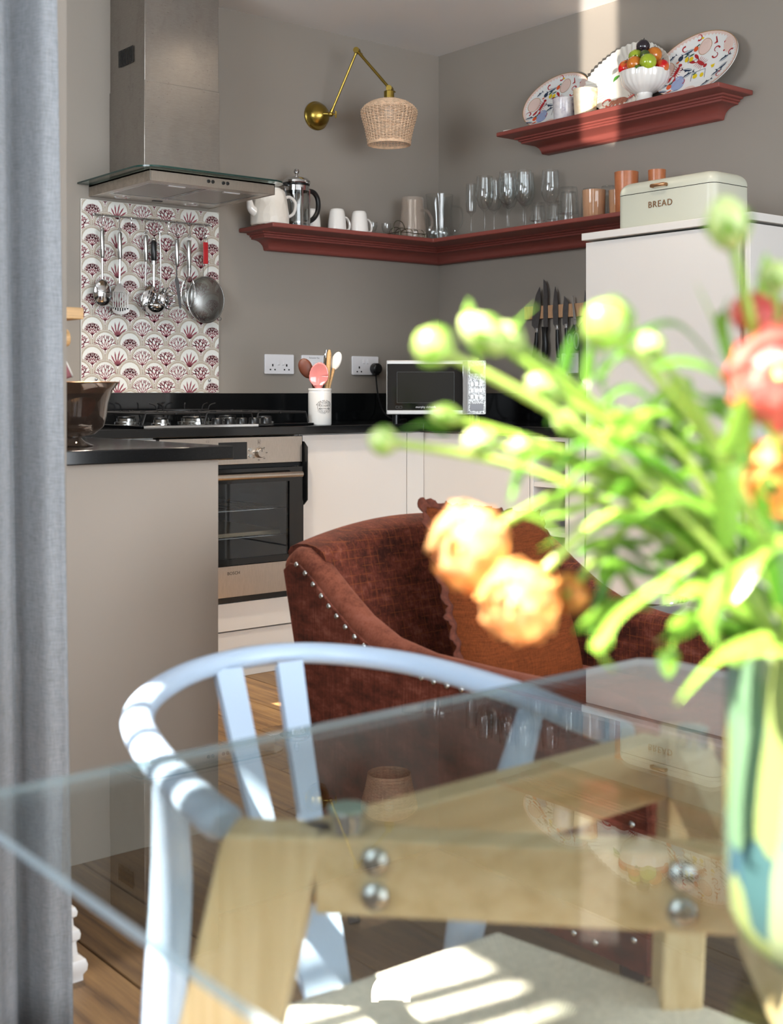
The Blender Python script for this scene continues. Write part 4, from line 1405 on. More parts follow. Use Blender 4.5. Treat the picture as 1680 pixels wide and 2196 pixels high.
# jugs
def jug(name, lab, cat, x, y, outer, th, mt, hpts, hr, spout=0.0, grp=None, wobf=None, n=40):
    t_ = thing(name, lab, cat, (x, y, SHZ), grp)
    zt = outer[-1][1]
    zb = outer[0][1]

    def wob(r, z, a):
        q = max(0, (z - zt + 0.05) / 0.05)
        r2 = r * (1 + spout * q * max(0, cos(a - pi)) ** 10)
        return r2 if wobf is None else wobf(r2, z, a)
    put('body', MB().lathe(vase_prof(outer, th), n, (x, y, 0), wob=wob), mt, t_)
    put('handle', MB().tube(smooth_path([(x + a, y + b_, SHZ + c_) for a, b_, c_ in hpts], 5), hr, 8), mt, t_)
    return t_


jug('pitcher', 'frosted pinkish glass pitcher on the shelf left of the corner', 'jug', -0.265, -0.125, [(0.064, SHZ), (0.0655, SHZ + 0.004), (0.060, SHZ + 0.07), (0.053, SHZ + 0.14), (0.048, SHZ + 0.192)], 0.003, M_frost,
    [(0.050, 0.0, 0.140), (0.085, 0, 0.142), (0.110, 0, 0.115), (0.116, 0, 0.085), (0.102, 0, 0.055)], 0.0065, 0.12)
jug('pitcher', 'clear pressed glass pitcher standing in the shelf corner', 'jug', -0.095, -0.115, [(0.040, SHZ), (0.046, SHZ + 0.004), (0.050, SHZ + 0.06), (0.056, SHZ + 0.13), (0.061, SHZ + 0.205), (0.063, SHZ + 0.222)], 0.003, M_glass,
    [(0.05, -0.03, 0.175), (0.085, -0.05, 0.165), (0.095, -0.055, 0.12), (0.075, -0.045, 0.07), (0.045, -0.028, 0.045)], 0.005, 0.15, wobf=lambda r, z, a: r * (1 + 0.02 * cos(14 * a) * (1 if SHZ + 0.03 < z < SHZ + 0.2 else 0)))
jug('cream_jug', 'small ribbed clear glass cream jug in front of the clear pitcher', 'jug', -0.175, -0.195, [(0.024, SHZ), (0.028, SHZ + 0.003), (0.042, SHZ + 0.020), (0.046, SHZ + 0.038), (0.041, SHZ + 0.055), (0.039, SHZ + 0.062)], 0.0025, M_glass,
    [(0.033, -0.025, 0.052), (0.052, -0.038, 0.062), (0.062, -0.044, 0.045), (0.050, -0.036, 0.02), (0.036, -0.026, 0.014)], 0.0034, 0.3, wobf=lambda r, z, a: r * (1 + 0.05 * cos(16 * a)), n=64)

# stemmed glasses
def stem_glass(x, y, prof, lab, grp, n=28):
    t_ = thing('wine_glass' if grp.startswith('wine') else 'champagne_flute', lab, 'glass', (x, y, SHZ), grp)
    put('glass', MB().lathe([(r, SHZ + z) for r, z in prof], n, (x, y, 0)), M_glass, t_)
    return t_


fl = [(0.001, 0), (0.033, 0), (0.033, 0.0015), (0.006, 0.006), (0.0038, 0.012), (0.0036, 0.095), (0.008, 0.104), (0.021, 0.116), (0.0245, 0.15), (0.0235, 0.238), (0.0225, 0.238), (0.0235, 0.15), (0.020, 0.119), (0.001, 0.110)]
stem_glass(-0.130, -0.365, fl, 'slim champagne flute standing nearest the shelf corner', 'champagne flutes')
wg = [(0.001, 0), (0.037, 0), (0.037, 0.0015), (0.007, 0.006), (0.0042, 0.012), (0.0038, 0.098), (0.008, 0.106), (0.024, 0.122), (0.036, 0.148), (0.0395, 0.175), (0.037, 0.215), (0.0335, 0.255), (0.0325, 0.255), (0.0360, 0.215), (0.0383, 0.175), (0.035, 0.149), (0.023, 0.124), (0.001, 0.113)]
spots = ((-0.150, -0.472, 'wine glass in the front row next to the flute'), (-0.150, -0.612, 'wine glass in the front row, second from the flute'), (-0.145, -0.702, 'wine glass in the front row next to the tumblers'),
         (-0.075, -0.452, 'wine glass in the back row nearest the flute'), (-0.070, -0.540, 'wine glass in the middle of the back row'), (-0.070, -0.640, 'wine glass in the back row, between the two right front ones'), (-0.060, -0.775, 'wine glass in the back row behind the low tumblers'))
w0 = None
for x_, y_, lab in spots:
    if w0 is None:
        w0 = stem_glass(x_, y_, wg, lab, 'wine glasses on the corner shelf')
    else:
        dup(w0, (x_, y_, SHZ), lab, scale=0.98 if y_ < -0.7 else 1.0)


# tumblers, upside down, faceted
def tumbler(x, y, r0, r1, h, lab, grp, n=36):
    t_ = thing('tumbler', lab, 'glass', (x, y, SHZ), grp)
    wf = lambda r, z, a: r * (1 + 0.018 * cos(12 * a))
    put('glass', MB().lathe([(r0 - 0.003, SHZ), (r0, SHZ), (r0 * 0.93 + r1 * 0.07, SHZ + h * 0.25), (r1 * 1.02, SHZ + h * 0.93), (r1 * 0.94, SHZ + h), (0.001, SHZ + h), (0.001, SHZ + h * 0.86), (r1 * 0.85, SHZ + h * 0.86), (r0 * 0.88, SHZ + h * 0.25)], n, (x, y, 0), wob=wf), M_glass, t_)
    return t_


G_T = 'upturned tumblers on the corner shelf'
tu = tumbler(-0.175, -0.815, 0.036, 0.030, 0.098, 'low upturned tumbler beside the wine glasses', G_T)
dup(tu, (-0.150, -0.885, SHZ), 'low upturned tumbler next to the tall tumbler')
tt = tumbler(-0.175, -0.985, 0.044, 0.035, 0.140, 'tall upturned tumbler nearest the shelf edge', G_T)
dup(tt, (-0.080, -1.020, SHZ), 'tall upturned tumbler behind the amber candle glass, left')
dup(tt, (-0.065, -1.105, SHZ), 'tall upturned tumbler behind the amber candle glass, right')


def candle_glass(x, y, r, h, mt, lab):
    t_ = thing('candle_glass', lab, 'candle glass', (x, y, SHZ), 'coloured candle glasses')
    put('glass', MB().lathe(vase_prof([(r * 0.9, SHZ), (r * 0.93, SHZ + 0.004), (r, SHZ + h)], 0.003), 32, (x, y, 0)), mt, t_)
    put('wax', MB().lathe([(0.001, SHZ + 0.006), (r * 0.86, SHZ + 0.006), (r * 0.9, SHZ + h * 0.5), (0.001, SHZ + h * 0.5)], 24, (x, y, 0)), plain('wax', 'd9b48c', 0.6, sub=0.2), t_)
    return t_


candle_glass(-0.170, -1.115, 0.046, 0.112, M_amber, 'amber candle glass standing at the shelf edge')
candle_glass(-0.130, -1.205, 0.038, 0.105, M_amber, 'amber candle glass beside the left end of the bread bin')
M_terra = plain('terracotta_glaze', 'b06a42', 0.3, var=0.15, vscale=30)
for x_, y_, r_, h_, lab in ((-0.150, -1.262, 0.046, 0.165, 'tall terracotta cup showing behind the left end of bread bin'), (-0.120, -1.385, 0.033, 0.160, 'small terracotta cup just showing above the bread bin lid')):
    tag(put('terracotta_cup', MB().lathe(vase_prof([(r_ * 0.85, SHZ), (r_ * 0.9, SHZ + 0.01), (r_, SHZ + h_)], 0.004), 32, (x_, y_, 0)), M_terra, loc=(x_, y_, SHZ)), lab, 'cup', 'terracotta cups')

# ================================================================== BREAD BIN
t = thing('bread_bin', 'pale grey-green metal bread bin on top of the tall cabinet', 'bread bin', (-0.49, -1.79, 1.562))
M_bin = plain('sage_enamel', 'b6b7a8', 0.34, var=0.015, spec=0.4)
BX0, BX1, BY0, BY1 = -0.588, -0.392, -1.992, -1.590
BZ0, BZM, BZ1 = 1.5625, 1.679, 1.722


def rr(x0, x1, y0, y1, r, n=6):
    return rrect(x0, x1, y0, y1, r, n)


m = MB()
m.rings([[(p[0], p[1], z) for p in rr(BX0, BX1, BY0, BY1, 0.030)] for z in (BZ0, BZM - 0.0012)])
put('body', m, M_bin, t)
rs = []
for q in range(9):
    a = q / 8 * pi / 2
    ins = 0.035 * (1 - cos(a))
    zz = BZ1 - 0.035 + 0.035 * sin(a)
    rs.append([(p[0], p[1], zz) for p in rr(BX0 + ins, BX1 - ins, BY0 + ins, BY1 - ins, max(0.030 - ins * 0.2, 0.012))])
rs.insert(0, [(p[0], p[1], BZM + 0.0012) for p in rr(BX0, BX1, BY0, BY1, 0.030)])
ld = put('lid', MB().rings(rs), M_bin, t, smooth=50)
put('gap', MB().rings([[(p[0], p[1], z) for p in rr(BX0 + 0.002, BX1 - 0.002, BY0 + 0.002, BY1 - 0.002, 0.028)] for z in (BZM - 0.0014, BZM + 0.0014)]), M_void, t)
put('handle', MB().tube([(BX0, -1.748, 1.6945), (BX0 - 0.014, -1.748, 1.6945), (BX0 - 0.017, -1.755, 1.6945), (BX0 - 0.017, -1.799, 1.6945), (BX0 - 0.014, -1.806, 1.6945), (BX0, -1.806, 1.6945)], 0.0055, 8, up=(0, 0, 1), flat=0.45), M_copper, ld, label='copper handle')
m = MB()
text_right(m, 'BREAD', 0.030, BX0 - 0.0005, -1.778, 1.634, 0.0012, 1.15)
put('lettering', m, M_copper, t)

# ================================================================== UPPER SHELF
M_plate = plain('glazed_plate', 'dfe0de', 0.12, var=0.02, coat=0.5)
C_RED = plain('print_red', 'a8232a', 0.2)
C_NAVY = plain('print_navy', '20304a', 0.2)
C_YEL = plain('print_yellow', 'd9bd1c', 0.2)
C_ORG = plain('print_orange', 'd2552a', 0.2)
C_PINK = plain('print_pink', 'dcc2b8', 0.2)
C_GRN = plain('print_green', '2f5a48', 0.2)
C_BLUE = plain('print_blue', '8f9dc0', 0.2)
C_GOLD = plain('print_gold', 'a87b4a', 0.25)


def ell(cx, cy, rx, ry, rot=0, n=18):
    c, s = cos(R(rot)), sin(R(rot))
    return [(cx + rx * cos(a) * c - ry * sin(a) * s, cy + rx * cos(a) * s + ry * sin(a) * c) for a in [2 * pi * i / n for i in range(n)]]


def rot2(pl, cx, cy, rot, s=1.0):
    c, sn = cos(R(rot)), sin(R(rot))
    return [(cx + (x * c - y * sn) * s, cy + (x * sn + y * c) * s) for x, y in pl]


def lobster(cx, cy, rot, s):
    ps = [ell(0, 0, 0.0065, 0.02), ell(0, -0.024, 0.0075, 0.006), ell(-0.011, 0.036, 0.0055, 0.013, 12), ell(0.011, 0.036, 0.0055, 0.013, -12)]
    for sx in (-1, 1):
        ps.append(blade(sx * 0.004, 0.016, sx * 0.011, 0.028, 0.002, 0.002))
        for i in range(5):
            ps.append(blade(sx * 0.004, 0.012 - i * 0.006, sx * 0.020, 0.018 - i * 0.009, 0.0008, 0.0005))
    return [rot2(p, cx, cy, rot, s) for p in ps]


def fish(cx, cy, rot, s):
    return [rot2([(-0.022, 0), (-0.01, 0.0065), (0.008, 0.006), (0.02, 0.001), (0.008, 0.0005), (-0.01, 0.001)], cx, cy, rot, s), rot2([(0.017, 0.001), (0.028, 0.009), (0.024, 0.0), (0.028, -0.007)], cx, cy, rot, s), rot2([(-0.002, 0.006), (0.006, 0.011), (0.008, 0.005)], cx, cy, rot, s), rot2([(-0.018, -0.004), (0.0, -0.0055), (0.016, -0.0012), (0, -0.0042)], cx, cy, rot, s)]


def fish_belly(cx, cy, rot, s):
    return [rot2([(-0.021, -0.0005), (-0.01, 0.0008), (0.012, 0.0004), (0.018, -0.0006), (0, -0.0048), (-0.014, -0.0038)], cx, cy, rot, s)]


def prawn(cx, cy, rot, s):
    out = []
    pts = [(0.011 * cos(R(a)), 0.011 * sin(R(a))) for a in range(-20, 231, 25)]
    for i, (a, b_) in enumerate(zip(pts, pts[1:])):
        w_ = 0.0034 * (1 - i / 13)
        out.append(rot2(blade(a[0], a[1], b_[0], b_[1], w_, w_ * 0.9), cx, cy, rot, s))
    return out


def ring2(cx, cy, rx, ry, w_, n=28, rot=0):
    a, b_ = ell(cx, cy, rx, ry, rot, n), ell(cx, cy, rx - w_, ry - w_, rot, n)
    return [[a[i], a[(i + 1) % n], b_[(i + 1) % n], b_[i]] for i in range(n)]


def design():
    """list of (material, layer, polygons) in plate coordinates (right, up), for a 0.36 x 0.27 platter"""
    L = []
    L.append((C_PINK, 0, ring2(0, 0, 0.177, 0.132, 0.006, 60)))
    L.append((C_GOLD, 1, ring2(0, 0, 0.180, 0.135, 0.0025, 60)))
    z_ = []
    for i in range(64):
        a, b_ = 2 * pi * i / 64, 2 * pi * (i + 0.5) / 64
        z_.append([(0.171 * cos(a), 0.126 * sin(a)), (0.171 * cos(b_ + 0.05), 0.126 * sin(b_ + 0.05)), (0.163 * cos(b_), 0.118 * sin(b_))])
    L.append((C_PINK, 0, z_))
    L.append((C_PINK, 0, [ell(0.028, 0.072, 0.027, 0.034, -10), ell(-0.128, 0.012, 0.030, 0.036, -15), ell(0.132, 0.045, 0.022, 0.034, 10), ell(-0.012, -0.112, 0.03, 0.022)]))
    L.append((C_GOLD, 1, ring2(0.028, 0.072, 0.028, 0.035, 0.002, 24, -10) + ring2(-0.128, 0.012, 0.031, 0.037, 0.002, 24, -15)))
    L.append((C_BLUE, 0, [ell(-0.068, -0.062, 0.029, 0.033)]))
    L.append((M_plate, 1, [ell(-0.068, -0.062, 0.021, 0.025)]))
    rg = random.Random(5)
    L.append((C_GRN, 1, [ell(0.028 + rg.uniform(-.013, .013), 0.072 + rg.uniform(-.018, .018), 0.005, 0.0028, rg.uniform(0, 180), 8) for _ in range(16)]))
    L.append((C_RED, 1, [ell(-0.128 + rg.uniform(-.014, .014), 0.012 + rg.uniform(-.02, .02), 0.0045, 0.0045, 0, 10) for _ in range(9)] + [ell(0.125 + rg.uniform(-.012, .012), 0.045 + rg.uniform(-.02, .02), 0.004, 0.004, 0, 10) for _ in range(9)]))
    red = lobster(-0.083, -0.004, 155, 1.15) + lobster(0.020, 0.002, 50, 1.15)
    for q in ((0.082, 0.045, 20), (0.078, 0.018, 200), (0.148, 0.008, 60), (-0.145, -0.036, -40), (-0.068, -0.058, 100), (-0.074, -0.070, 20), (-0.05, -0.058, 180), (0.11, -0.075, 80), (-0.06, 0.088, 100), (0.0, 0.118, 250)):
        red += prawn(q[0], q[1], q[2], 1.0)
    red.append([(0.080, 0.082), (0.076, 0.100), (0.072, 0.098), (0.074, 0.08), (0.064, 0.072), (0.082, 0.072)])
    L.append((C_RED, 2, red))
    nav, bel = [], []
    for q in ((-0.045, 0.072, 195, 1.15), (-0.035, -0.010, 160, 1.15), (-0.03, -0.036, 20, 1.1), (0.122, -0.010, 20, 1.1), (0.118, -0.042, 205, 1.1), (0.095, -0.066, 20, 1.0), (-0.13, -0.062, 10, 1.1), (-0.126, -0.085, 170, 1.0), (0.06, -0.1, 25, 1.1), (-0.11, 0.062, 40, 0.8)):
        nav += fish(*q)
        bel += fish_belly(*q)
    nav += [ell(-0.075, 0.052, 0.011, 0.012), blade(-0.038, 0.02, -0.040, 0.066, 0.0009, 0.0009), blade(-0.038, 0.02, 0.004, 0.026, 0.0009, 0.0009), blade(0.045, -0.03, 0.047, -0.07, 0.0007, 0.0007), blade(-0.01, -0.034, 0.045, -0.03, 0.0009, 0.0009), blade(-0.01, -0.034, -0.012, -0.07, 0.0009, 0.0009), blade(-0.11, -0.098, -0.06, -0.094, 0.001, 0.001)]
    L.append((C_NAVY, 2, nav))
    L.append((plain('print_silver', 'a9b0b6', 0.2), 3, bel))
    L.append((C_YEL, 2, [ell(-0.046, 0.038, 0.009, 0.012), ell(-0.026, 0.034, 0.009, 0.011), ell(0.004, -0.052, 0.010, 0.010), ell(0.033, -0.054, 0.008, 0.010), [(0.066, -0.022), (0.084, -0.020), (0.080, -0.034), (0.072, -0.036)], ell(-0.082, -0.066, 0.006, 0.008), ell(0.014, 0.112, 0.006, 0.004)]))
    L.append((C_ORG, 2, [ell(-0.012, 0.075, 0.010, 0.012), ell(-0.104, -0.068, 0.010, 0.013), [(-0.092, 0.038), (-0.078, 0.044), (-0.082, 0.034), (-0.09, 0.032)], [(-0.108, -0.094), (-0.088, -0.084), (-0.09, -0.093), (-0.10, -0.099)]]))
    L.append((C_GRN, 3, [ell(-0.05, 0.055, 0.011, 0.004, 35, 10), ell(-0.026, 0.052, 0.011, 0.004, 15, 10), ell(-0.004, 0.088, 0.008, 0.003, 30, 10), ell(-0.098, -0.052, 0.010, 0.003, 60, 10), ell(0.0, -0.04, 0.009, 0.003, 20, 10)]))
    return L


DES = design()


def lean_frame(yc, zbot, h, back, lean):
    """plate frame: origin at plate centre; right = -Y, up leans towards the wall (+X)"""
    up = Vector((sin(R(lean)), 0, cos(R(lean))))
    rt = Vector((0, -1, 0))
    nm = rt.cross(up)                       # faces -X and a little up
    c = Vector((back, yc, zbot)) + up * (h / 2)
    M = Matrix.Identity(4)
    for i in range(3):
        M[i][0], M[i][1], M[i][2], M[i][3] = rt[i], up[i], nm[i], c[i]
    return M


def dish_z(q):
    """depth profile of a platter over normalised radius q"""
    return 0.0 if q < 0.66 else 0.012 * ((q - 0.66) / 0.34) ** 1.3


def patterned_platter(lab, yc, rx, ry, lean, roll=0):
    M = lean_frame(yc, UPZ + 0.001, 2 * ry, -0.105, lean) @ Matrix.Rotation(R(roll), 4, 'Z')
    t_ = thing('patterned_platter', lab, 'plate', M.translation - Vector((0, 0, ry)), 'patterned oval platters on the upper shelf')
    b_ = MB()
    b_.grid(lambda u, v: (rx * v * cos(2 * pi * u), ry * v * sin(2 * pi * u), dish_z(v)), 64, 12, M=M)
    b_.grid(lambda u, v: (rx * v * cos(-2 * pi * u), ry * v * sin(-2 * pi * u), dish_z(v) - 0.004), 64, 12, M=M)
    b_.grid(lambda u, v: (rx * cos(2 * pi * u), ry * sin(2 * pi * u), dish_z(1) - 0.004 * (1 - v)), 64, 1, M=M)
    put('plate', b_, M_plate, t_)
    by = {}
    sx, sy = rx / 0.180, ry / 0.135
    for mt, lay, polys in DES:
        mb_ = by.setdefault(mt.name, (mt, MB()))[1]
        for pl in polys:
            vs = []
            for px, py in pl:
                q = sqrt((px / 0.180) ** 2 + (py / 0.135) ** 2)
                if q > 1:
                    px, py, q = px / q, py / q, 1
                vs.append(tuple(M @ Vector((px * sx, py * sy, dish_z(q) + 0.0006 + lay * 0.0002))))
            mb_.add(vs, [tuple(range(len(vs)))])
    for mt, mb_ in by.values():
        put('painted_' + mt.name.replace('print_', '').replace('glazed_plate', 'white'), mb_, mt, t_, smooth=0)['kind'] = 'stuff'
    return t_


patterned_platter('oval platter painted with lobsters and fish, left of the white platter', -0.815, 0.183, 0.122, 21, 2)
patterned_platter('oval platter painted with lobsters and fish, right of the fruit bowl', -1.520, 0.188, 0.130, 20, 4)

# plain scalloped platter
def scallop_r(u):
    a = 2 * pi * u
    base = 1 + 0.10 * cos(2 * a + pi) * 0 + 0.035 * cos(4 * a)
    return base * (1 + 0.008 * cos(48 * a))


M = lean_frame(-1.195, UPZ + 0.001, 0.288, -0.11, 19)
t = thing('scalloped_platter', 'large plain white platter with fluted rim behind the fruit bowl', 'plate', M.translation - Vector((0, 0, 0.14)))
RXs, RYs = 0.205, 0.142


def sc(u, v, dz=0.0):
    k_ = 1 if v < 0.7 else scallop_r(u)
    k_ = 1 + (scallop_r(u) - 1) * max(0, min(1, (v - 0.6) / 0.4))
    fl_ = 0.0022 * cos(48 * 2 * pi * u) * max(0, min(1, (v - 0.66) / 0.1))
    z_ = 0.0 if v < 0.62 else (0.016 * ((v - 0.62) / 0.38) ** 0.8)
    return (RXs * v * k_ * cos(2 * pi * u), RYs * v * k_ * sin(2 * pi * u), z_ + fl_ + dz)


b_ = MB()
b_.grid(lambda u, v: sc(u, v), 288, 16, M=M)
b_.grid(lambda u, v: sc(-u, v, -0.005), 288, 10, M=M)
b_.grid(lambda u, v: sc(u, 1, -0.005 * (1 - v)), 288, 1, M=M)
put('plate', b_, plain('cream_glaze', 'e0dcd2', 0.12, var=0.02, coat=0.5), t)
mp = MB()
octo = []
for i in range(7):
    a = 150 + i * 22
    pts = [(0.055 + 0.008 * cos(R(a)), 0.092 + 0.008 * sin(R(a))), (0.055 + 0.028 * cos(R(a + 6)), 0.092 + 0.028 * sin(R(a + 6))), (0.055 + 0.046 * cos(R(a - 8)), 0.092 + 0.046 * sin(R(a - 8)))]
    octo += [blade(*pts[0], *pts[1], 0.0028, 0.0022), blade(*pts[1], *pts[2], 0.0022, 0.0008)]
octo.append(ell(0.068, 0.096, 0.018, 0.011, 10))
shells = prawn(-0.075, -0.098, 30, 1.5) + prawn(-0.055, -0.108, 220, 1.4) + lobster(0.052, -0.088, -60, 1.1)
for pl in octo + shells:
    mp.add([tuple(M @ Vector((p[0], p[1], sc(0.1, min(1, sqrt((p[0] / RXs) ** 2 + (p[1] / RYs) ** 2)))[2] + 0.0012))) for p in pl], [tuple(range(len(pl)))])
put('painted_red', mp, plain('print_coral_red', 'b5473f', 0.2), t, smooth=0)['kind'] = 'stuff'
mp = MB()
mp.add([tuple(M @ Vector((p[0], p[1], 0.0105))) for p in ell(0.0, -0.106, 0.036, 0.017)], [tuple(range(18))])
mp.add([tuple(M @ Vector((p[0], p[1], 0.0095))) for p in ell(-0.04, -0.108, 0.018, 0.014)], [tuple(range(18))])
put('painted_crab', mp, plain('print_crab', '9c6350', 0.25, var=0.4, vscale=160), t, smooth=0)

# a little silver dish peeps out behind it
M2 = Matrix.Translation((-0.012, -0.985, UPZ + 0.088)) @ Matrix.Rotation(R(-82), 4, 'Y')
tag(put('silver_dish', MB().lathe([(0.001, 0.0), (0.045, 0.002), (0.082, 0.012), (0.086, 0.016), (0.084, 0.019), (0.045, 0.005), (0.001, 0.004)], 40, M=M2), M_steel2, loc=(-0.012, -0.985, UPZ)), 'silver dish peeping out behind the left edge of the scalloped platter', 'dish')

# fruit bowl
fbx, fby = -0.130, -1.335
t = thing('fruit_bowl', 'white fluted ceramic pedestal bowl heaped with fruit', 'bowl', (fbx, fby, UPZ))
fp = [(0.042, UPZ), (0.046, UPZ + 0.003), (0.036, UPZ + 0.012), (0.028, UPZ + 0.028), (0.030, UPZ + 0.040), (0.058, UPZ + 0.050), (0.082, UPZ + 0.072), (0.093, UPZ + 0.100), (0.095, UPZ + 0.120)]
put('bowl', MB().lathe(vase_prof(fp, 0.005), 96, (fbx, fby, 0), wob=lambda r, z, a: r * (1 + (0.030 * abs(sin(12 * a)) - 0.015) * (1 if UPZ + 0.045 < z < UPZ + 0.119 else 0.1))), M_ceramic, t, smooth=60)


def fruit(name, lab, cat, x, y, z, r, mt, sq=1.0, kind=0):
    t_ = thing(name, lab, cat, (x, y, z - r * sq), 'fruit in the pedestal bowl')
    prof = []
    for k_ in range(15):
        a = -pi / 2 + pi * k_ / 14
        rr_ = r * cos(a)
        zz_ = r * sq * sin(a)
        if kind == 1 and a > 0:                         # pear shoulders
            rr_ *= 1 - 0.35 * (sin(a) ** 1.5)
            zz_ *= 1.35
        if kind == 0 and abs(a) > 1.25:                 # dimpled poles
            zz_ *= 0.94
        prof.append((max(rr_, 0.0006), z + zz_))
    put('flesh', MB().lathe(prof, 24, (x, y, 0)), mt, t_, smooth=60)
    zt = z + r * sq * (1.33 if kind == 1 else 0.93)
    put('stalk', MB().tube([(x, y, zt - 0.004), (x + 0.003, y - 0.003, zt + 0.007)], 0.0016, 6), M_leg, t_)
    return t_


M_lime = plain('lime_glaze', '9fb32e', 0.12, var=0.2, vscale=18, coat=0.5)
M_orng = plain('orange_glaze', 'c9741f', 0.15, var=0.12, vscale=30, bump=0.5, bscale=240, coat=0.5)
M_appl = NT('apple_glaze')
M_appl.l(M_appl.ramp(M_appl.noise(M_appl.coord(), 16, 2), ((0.42, hx('c4141c')), (0.68, hx('d98a3a')))), M_appl.b.inputs['Base Color'])
M_appl.b.inputs['Roughness'].default_value = 0.12
M_plum = plain('plum_glaze', '241c26', 0.14, var=0.2, coat=0.5)
FZ = UPZ + 0.132
fruit('apple', 'shiny red apple at the left of the fruit bowl', 'fruit', fbx - 0.045, fby + 0.052, FZ + 0.008, 0.031, M_appl.m)
fruit('orange', 'orange at the front of the fruit bowl', 'fruit', fbx - 0.062, fby - 0.002, FZ + 0.010, 0.030, M_orng)
fruit('lime', 'large lime green fruit at the right front of the bowl', 'fruit', fbx - 0.052, fby - 0.058, FZ + 0.008, 0.032, M_lime)
fruit('pear', 'green pear lying above the front orange', 'fruit', fbx - 0.030, fby + 0.018, FZ + 0.048, 0.029, M_lime, 0.9, 0)
fruit('orange', 'orange behind the pear and plum', 'fruit', fbx + 0.012, fby - 0.035, FZ + 0.050, 0.030, M_orng)
fruit('plum', 'dark purple plum topping the fruit bowl', 'fruit', fbx - 0.010, fby + 0.000, FZ + 0.086, 0.026, M_plum)
fruit('apple', 'red apple at the right rim of the bowl', 'fruit', fbx + 0.008, fby - 0.076, FZ - 0.002, 0.026, M_appl.m)
fruit('fig', 'small dark green fig tucked between lime and pear', 'fruit', fbx - 0.040, fby - 0.034, FZ + 0.042, 0.019, plain('fig_glaze', '4a5a2c', 0.15, var=0.3, vscale=40))
M_fl = plain('ceramic_leaf', '3f7a2c', 0.2, var=0.1)
for i, (dx, dy, dz, az, lab) in enumerate(((-0.055, 0.028, 0.028, 110, 'left of the pear'), (-0.070, -0.030, 0.0, 200, 'under the front orange'), (-0.045, 0.084, -0.014, 100, 'over the left rim of the bowl'))):
    L_ = MB()
    Ml = Matrix.Translation((fbx + dx, fby + dy, FZ + dz)) @ Matrix.Rotation(R(az), 4, 'Z') @ Matrix.Rotation(R(20), 4, 'Y')
    L_.grid(lambda u, v: (0.034 * u, (v - 0.5) * 0.022 * sin(pi * min(0.999, u * 0.92 + 0.06)), -0.010 * u * u + 0.004 * abs(v - 0.5)), 8, 4, M=Ml)
    tag(put('leaf_sprig', L_, M_fl, loc=(fbx + dx, fby + dy, FZ + dz), solid=0.001), 'glossy green leaf ' + lab, 'leaf', 'leaves among the fruit')

# glasses on the upper shelf
k = NT('marbled_glass')
f = k.noise(k.coord((1, 1, 1), (0.5, 0.2, 0)), 18, 4, 0.7)
k.l(k.ramp(f, ((0.40, hx('e4e0e0')), (0.55, hx('c9c4cc')), (0.62, hx('8b7c98')))), k.b.inputs['Base Color'])
k.b.inputs['Roughness'].default_value = 0.1
k.b.inputs['Alpha'].default_value = 0.72
x_, y_ = -0.155, -0.945
t = thing('marbled_tumbler', 'clear tumbler with white and lilac swirls in front of left platter', 'glass', (x_, y_, UPZ))
put('glass', MB().lathe(vase_prof([(0.040, UPZ), (0.043, UPZ + 0.004), (0.0475, UPZ + 0.086)], 0.003), 32, (x_, y_, 0)), k.m, t)
k = NT('marbled_cream')
f = k.noise(k.coord((1, 1, 1), (0.3, 0.7, 0)), 14, 4, 0.65)
k.l(k.ramp(f, ((0.38, hx('e8dcc6')), (0.55, hx('e0c9a4')), (0.66, hx('bf9468')), (0.72, hx('8d8d80')))), k.b.inputs['Base Color'])
k.b.inputs['Roughness'].default_value = 0.14
x_, y_ = -0.150, -1.052
t = thing('marbled_tumbler', 'opaque cream and amber marbled tumbler beside the white platter', 'glass', (x_, y_, UPZ))
put('glass', MB().lathe(vase_prof([(0.040, UPZ), (0.043, UPZ + 0.004), (0.049, UPZ + 0.105)], 0.003), 32, (x_, y_, 0)), k.m, t)
t = thing('ceramic_spoon', 'flat white ceramic spoon lying at the left end of upper shelf', 'spoon', (-0.155, -0.665, UPZ))
put('handle', MB().tube([(-0.178, -0.618, UPZ + 0.006), (-0.165, -0.665, UPZ + 0.006), (-0.155, -0.72, UPZ + 0.006)], [0.004, 0.0045, 0.006], 8), M_ceramic, t)
put('bowl', MB().sphere((-0.150, -0.755, UPZ + 0.006), (0.018, 0.036, 0.0055), 18, 8), M_ceramic, t)

# ================================================================== WORKTOP THINGS
# microwave, set across the corner
mw = thing('microwave', 'silver and black microwave oven across the worktop corner', 'microwave', (0, 0, 0))
MWW, MWH, MWD = 0.412, 0.224, 0.30
MX = Matrix.Translation((-0.478, -0.530, WT1)) @ Matrix.Rotation(R(-39.1), 4, 'Z')


def mwput(name, mb, mt, par=None, **kw):
    mb.xf(MX)
    return put(name, mb, mt, par or mw, **kw)


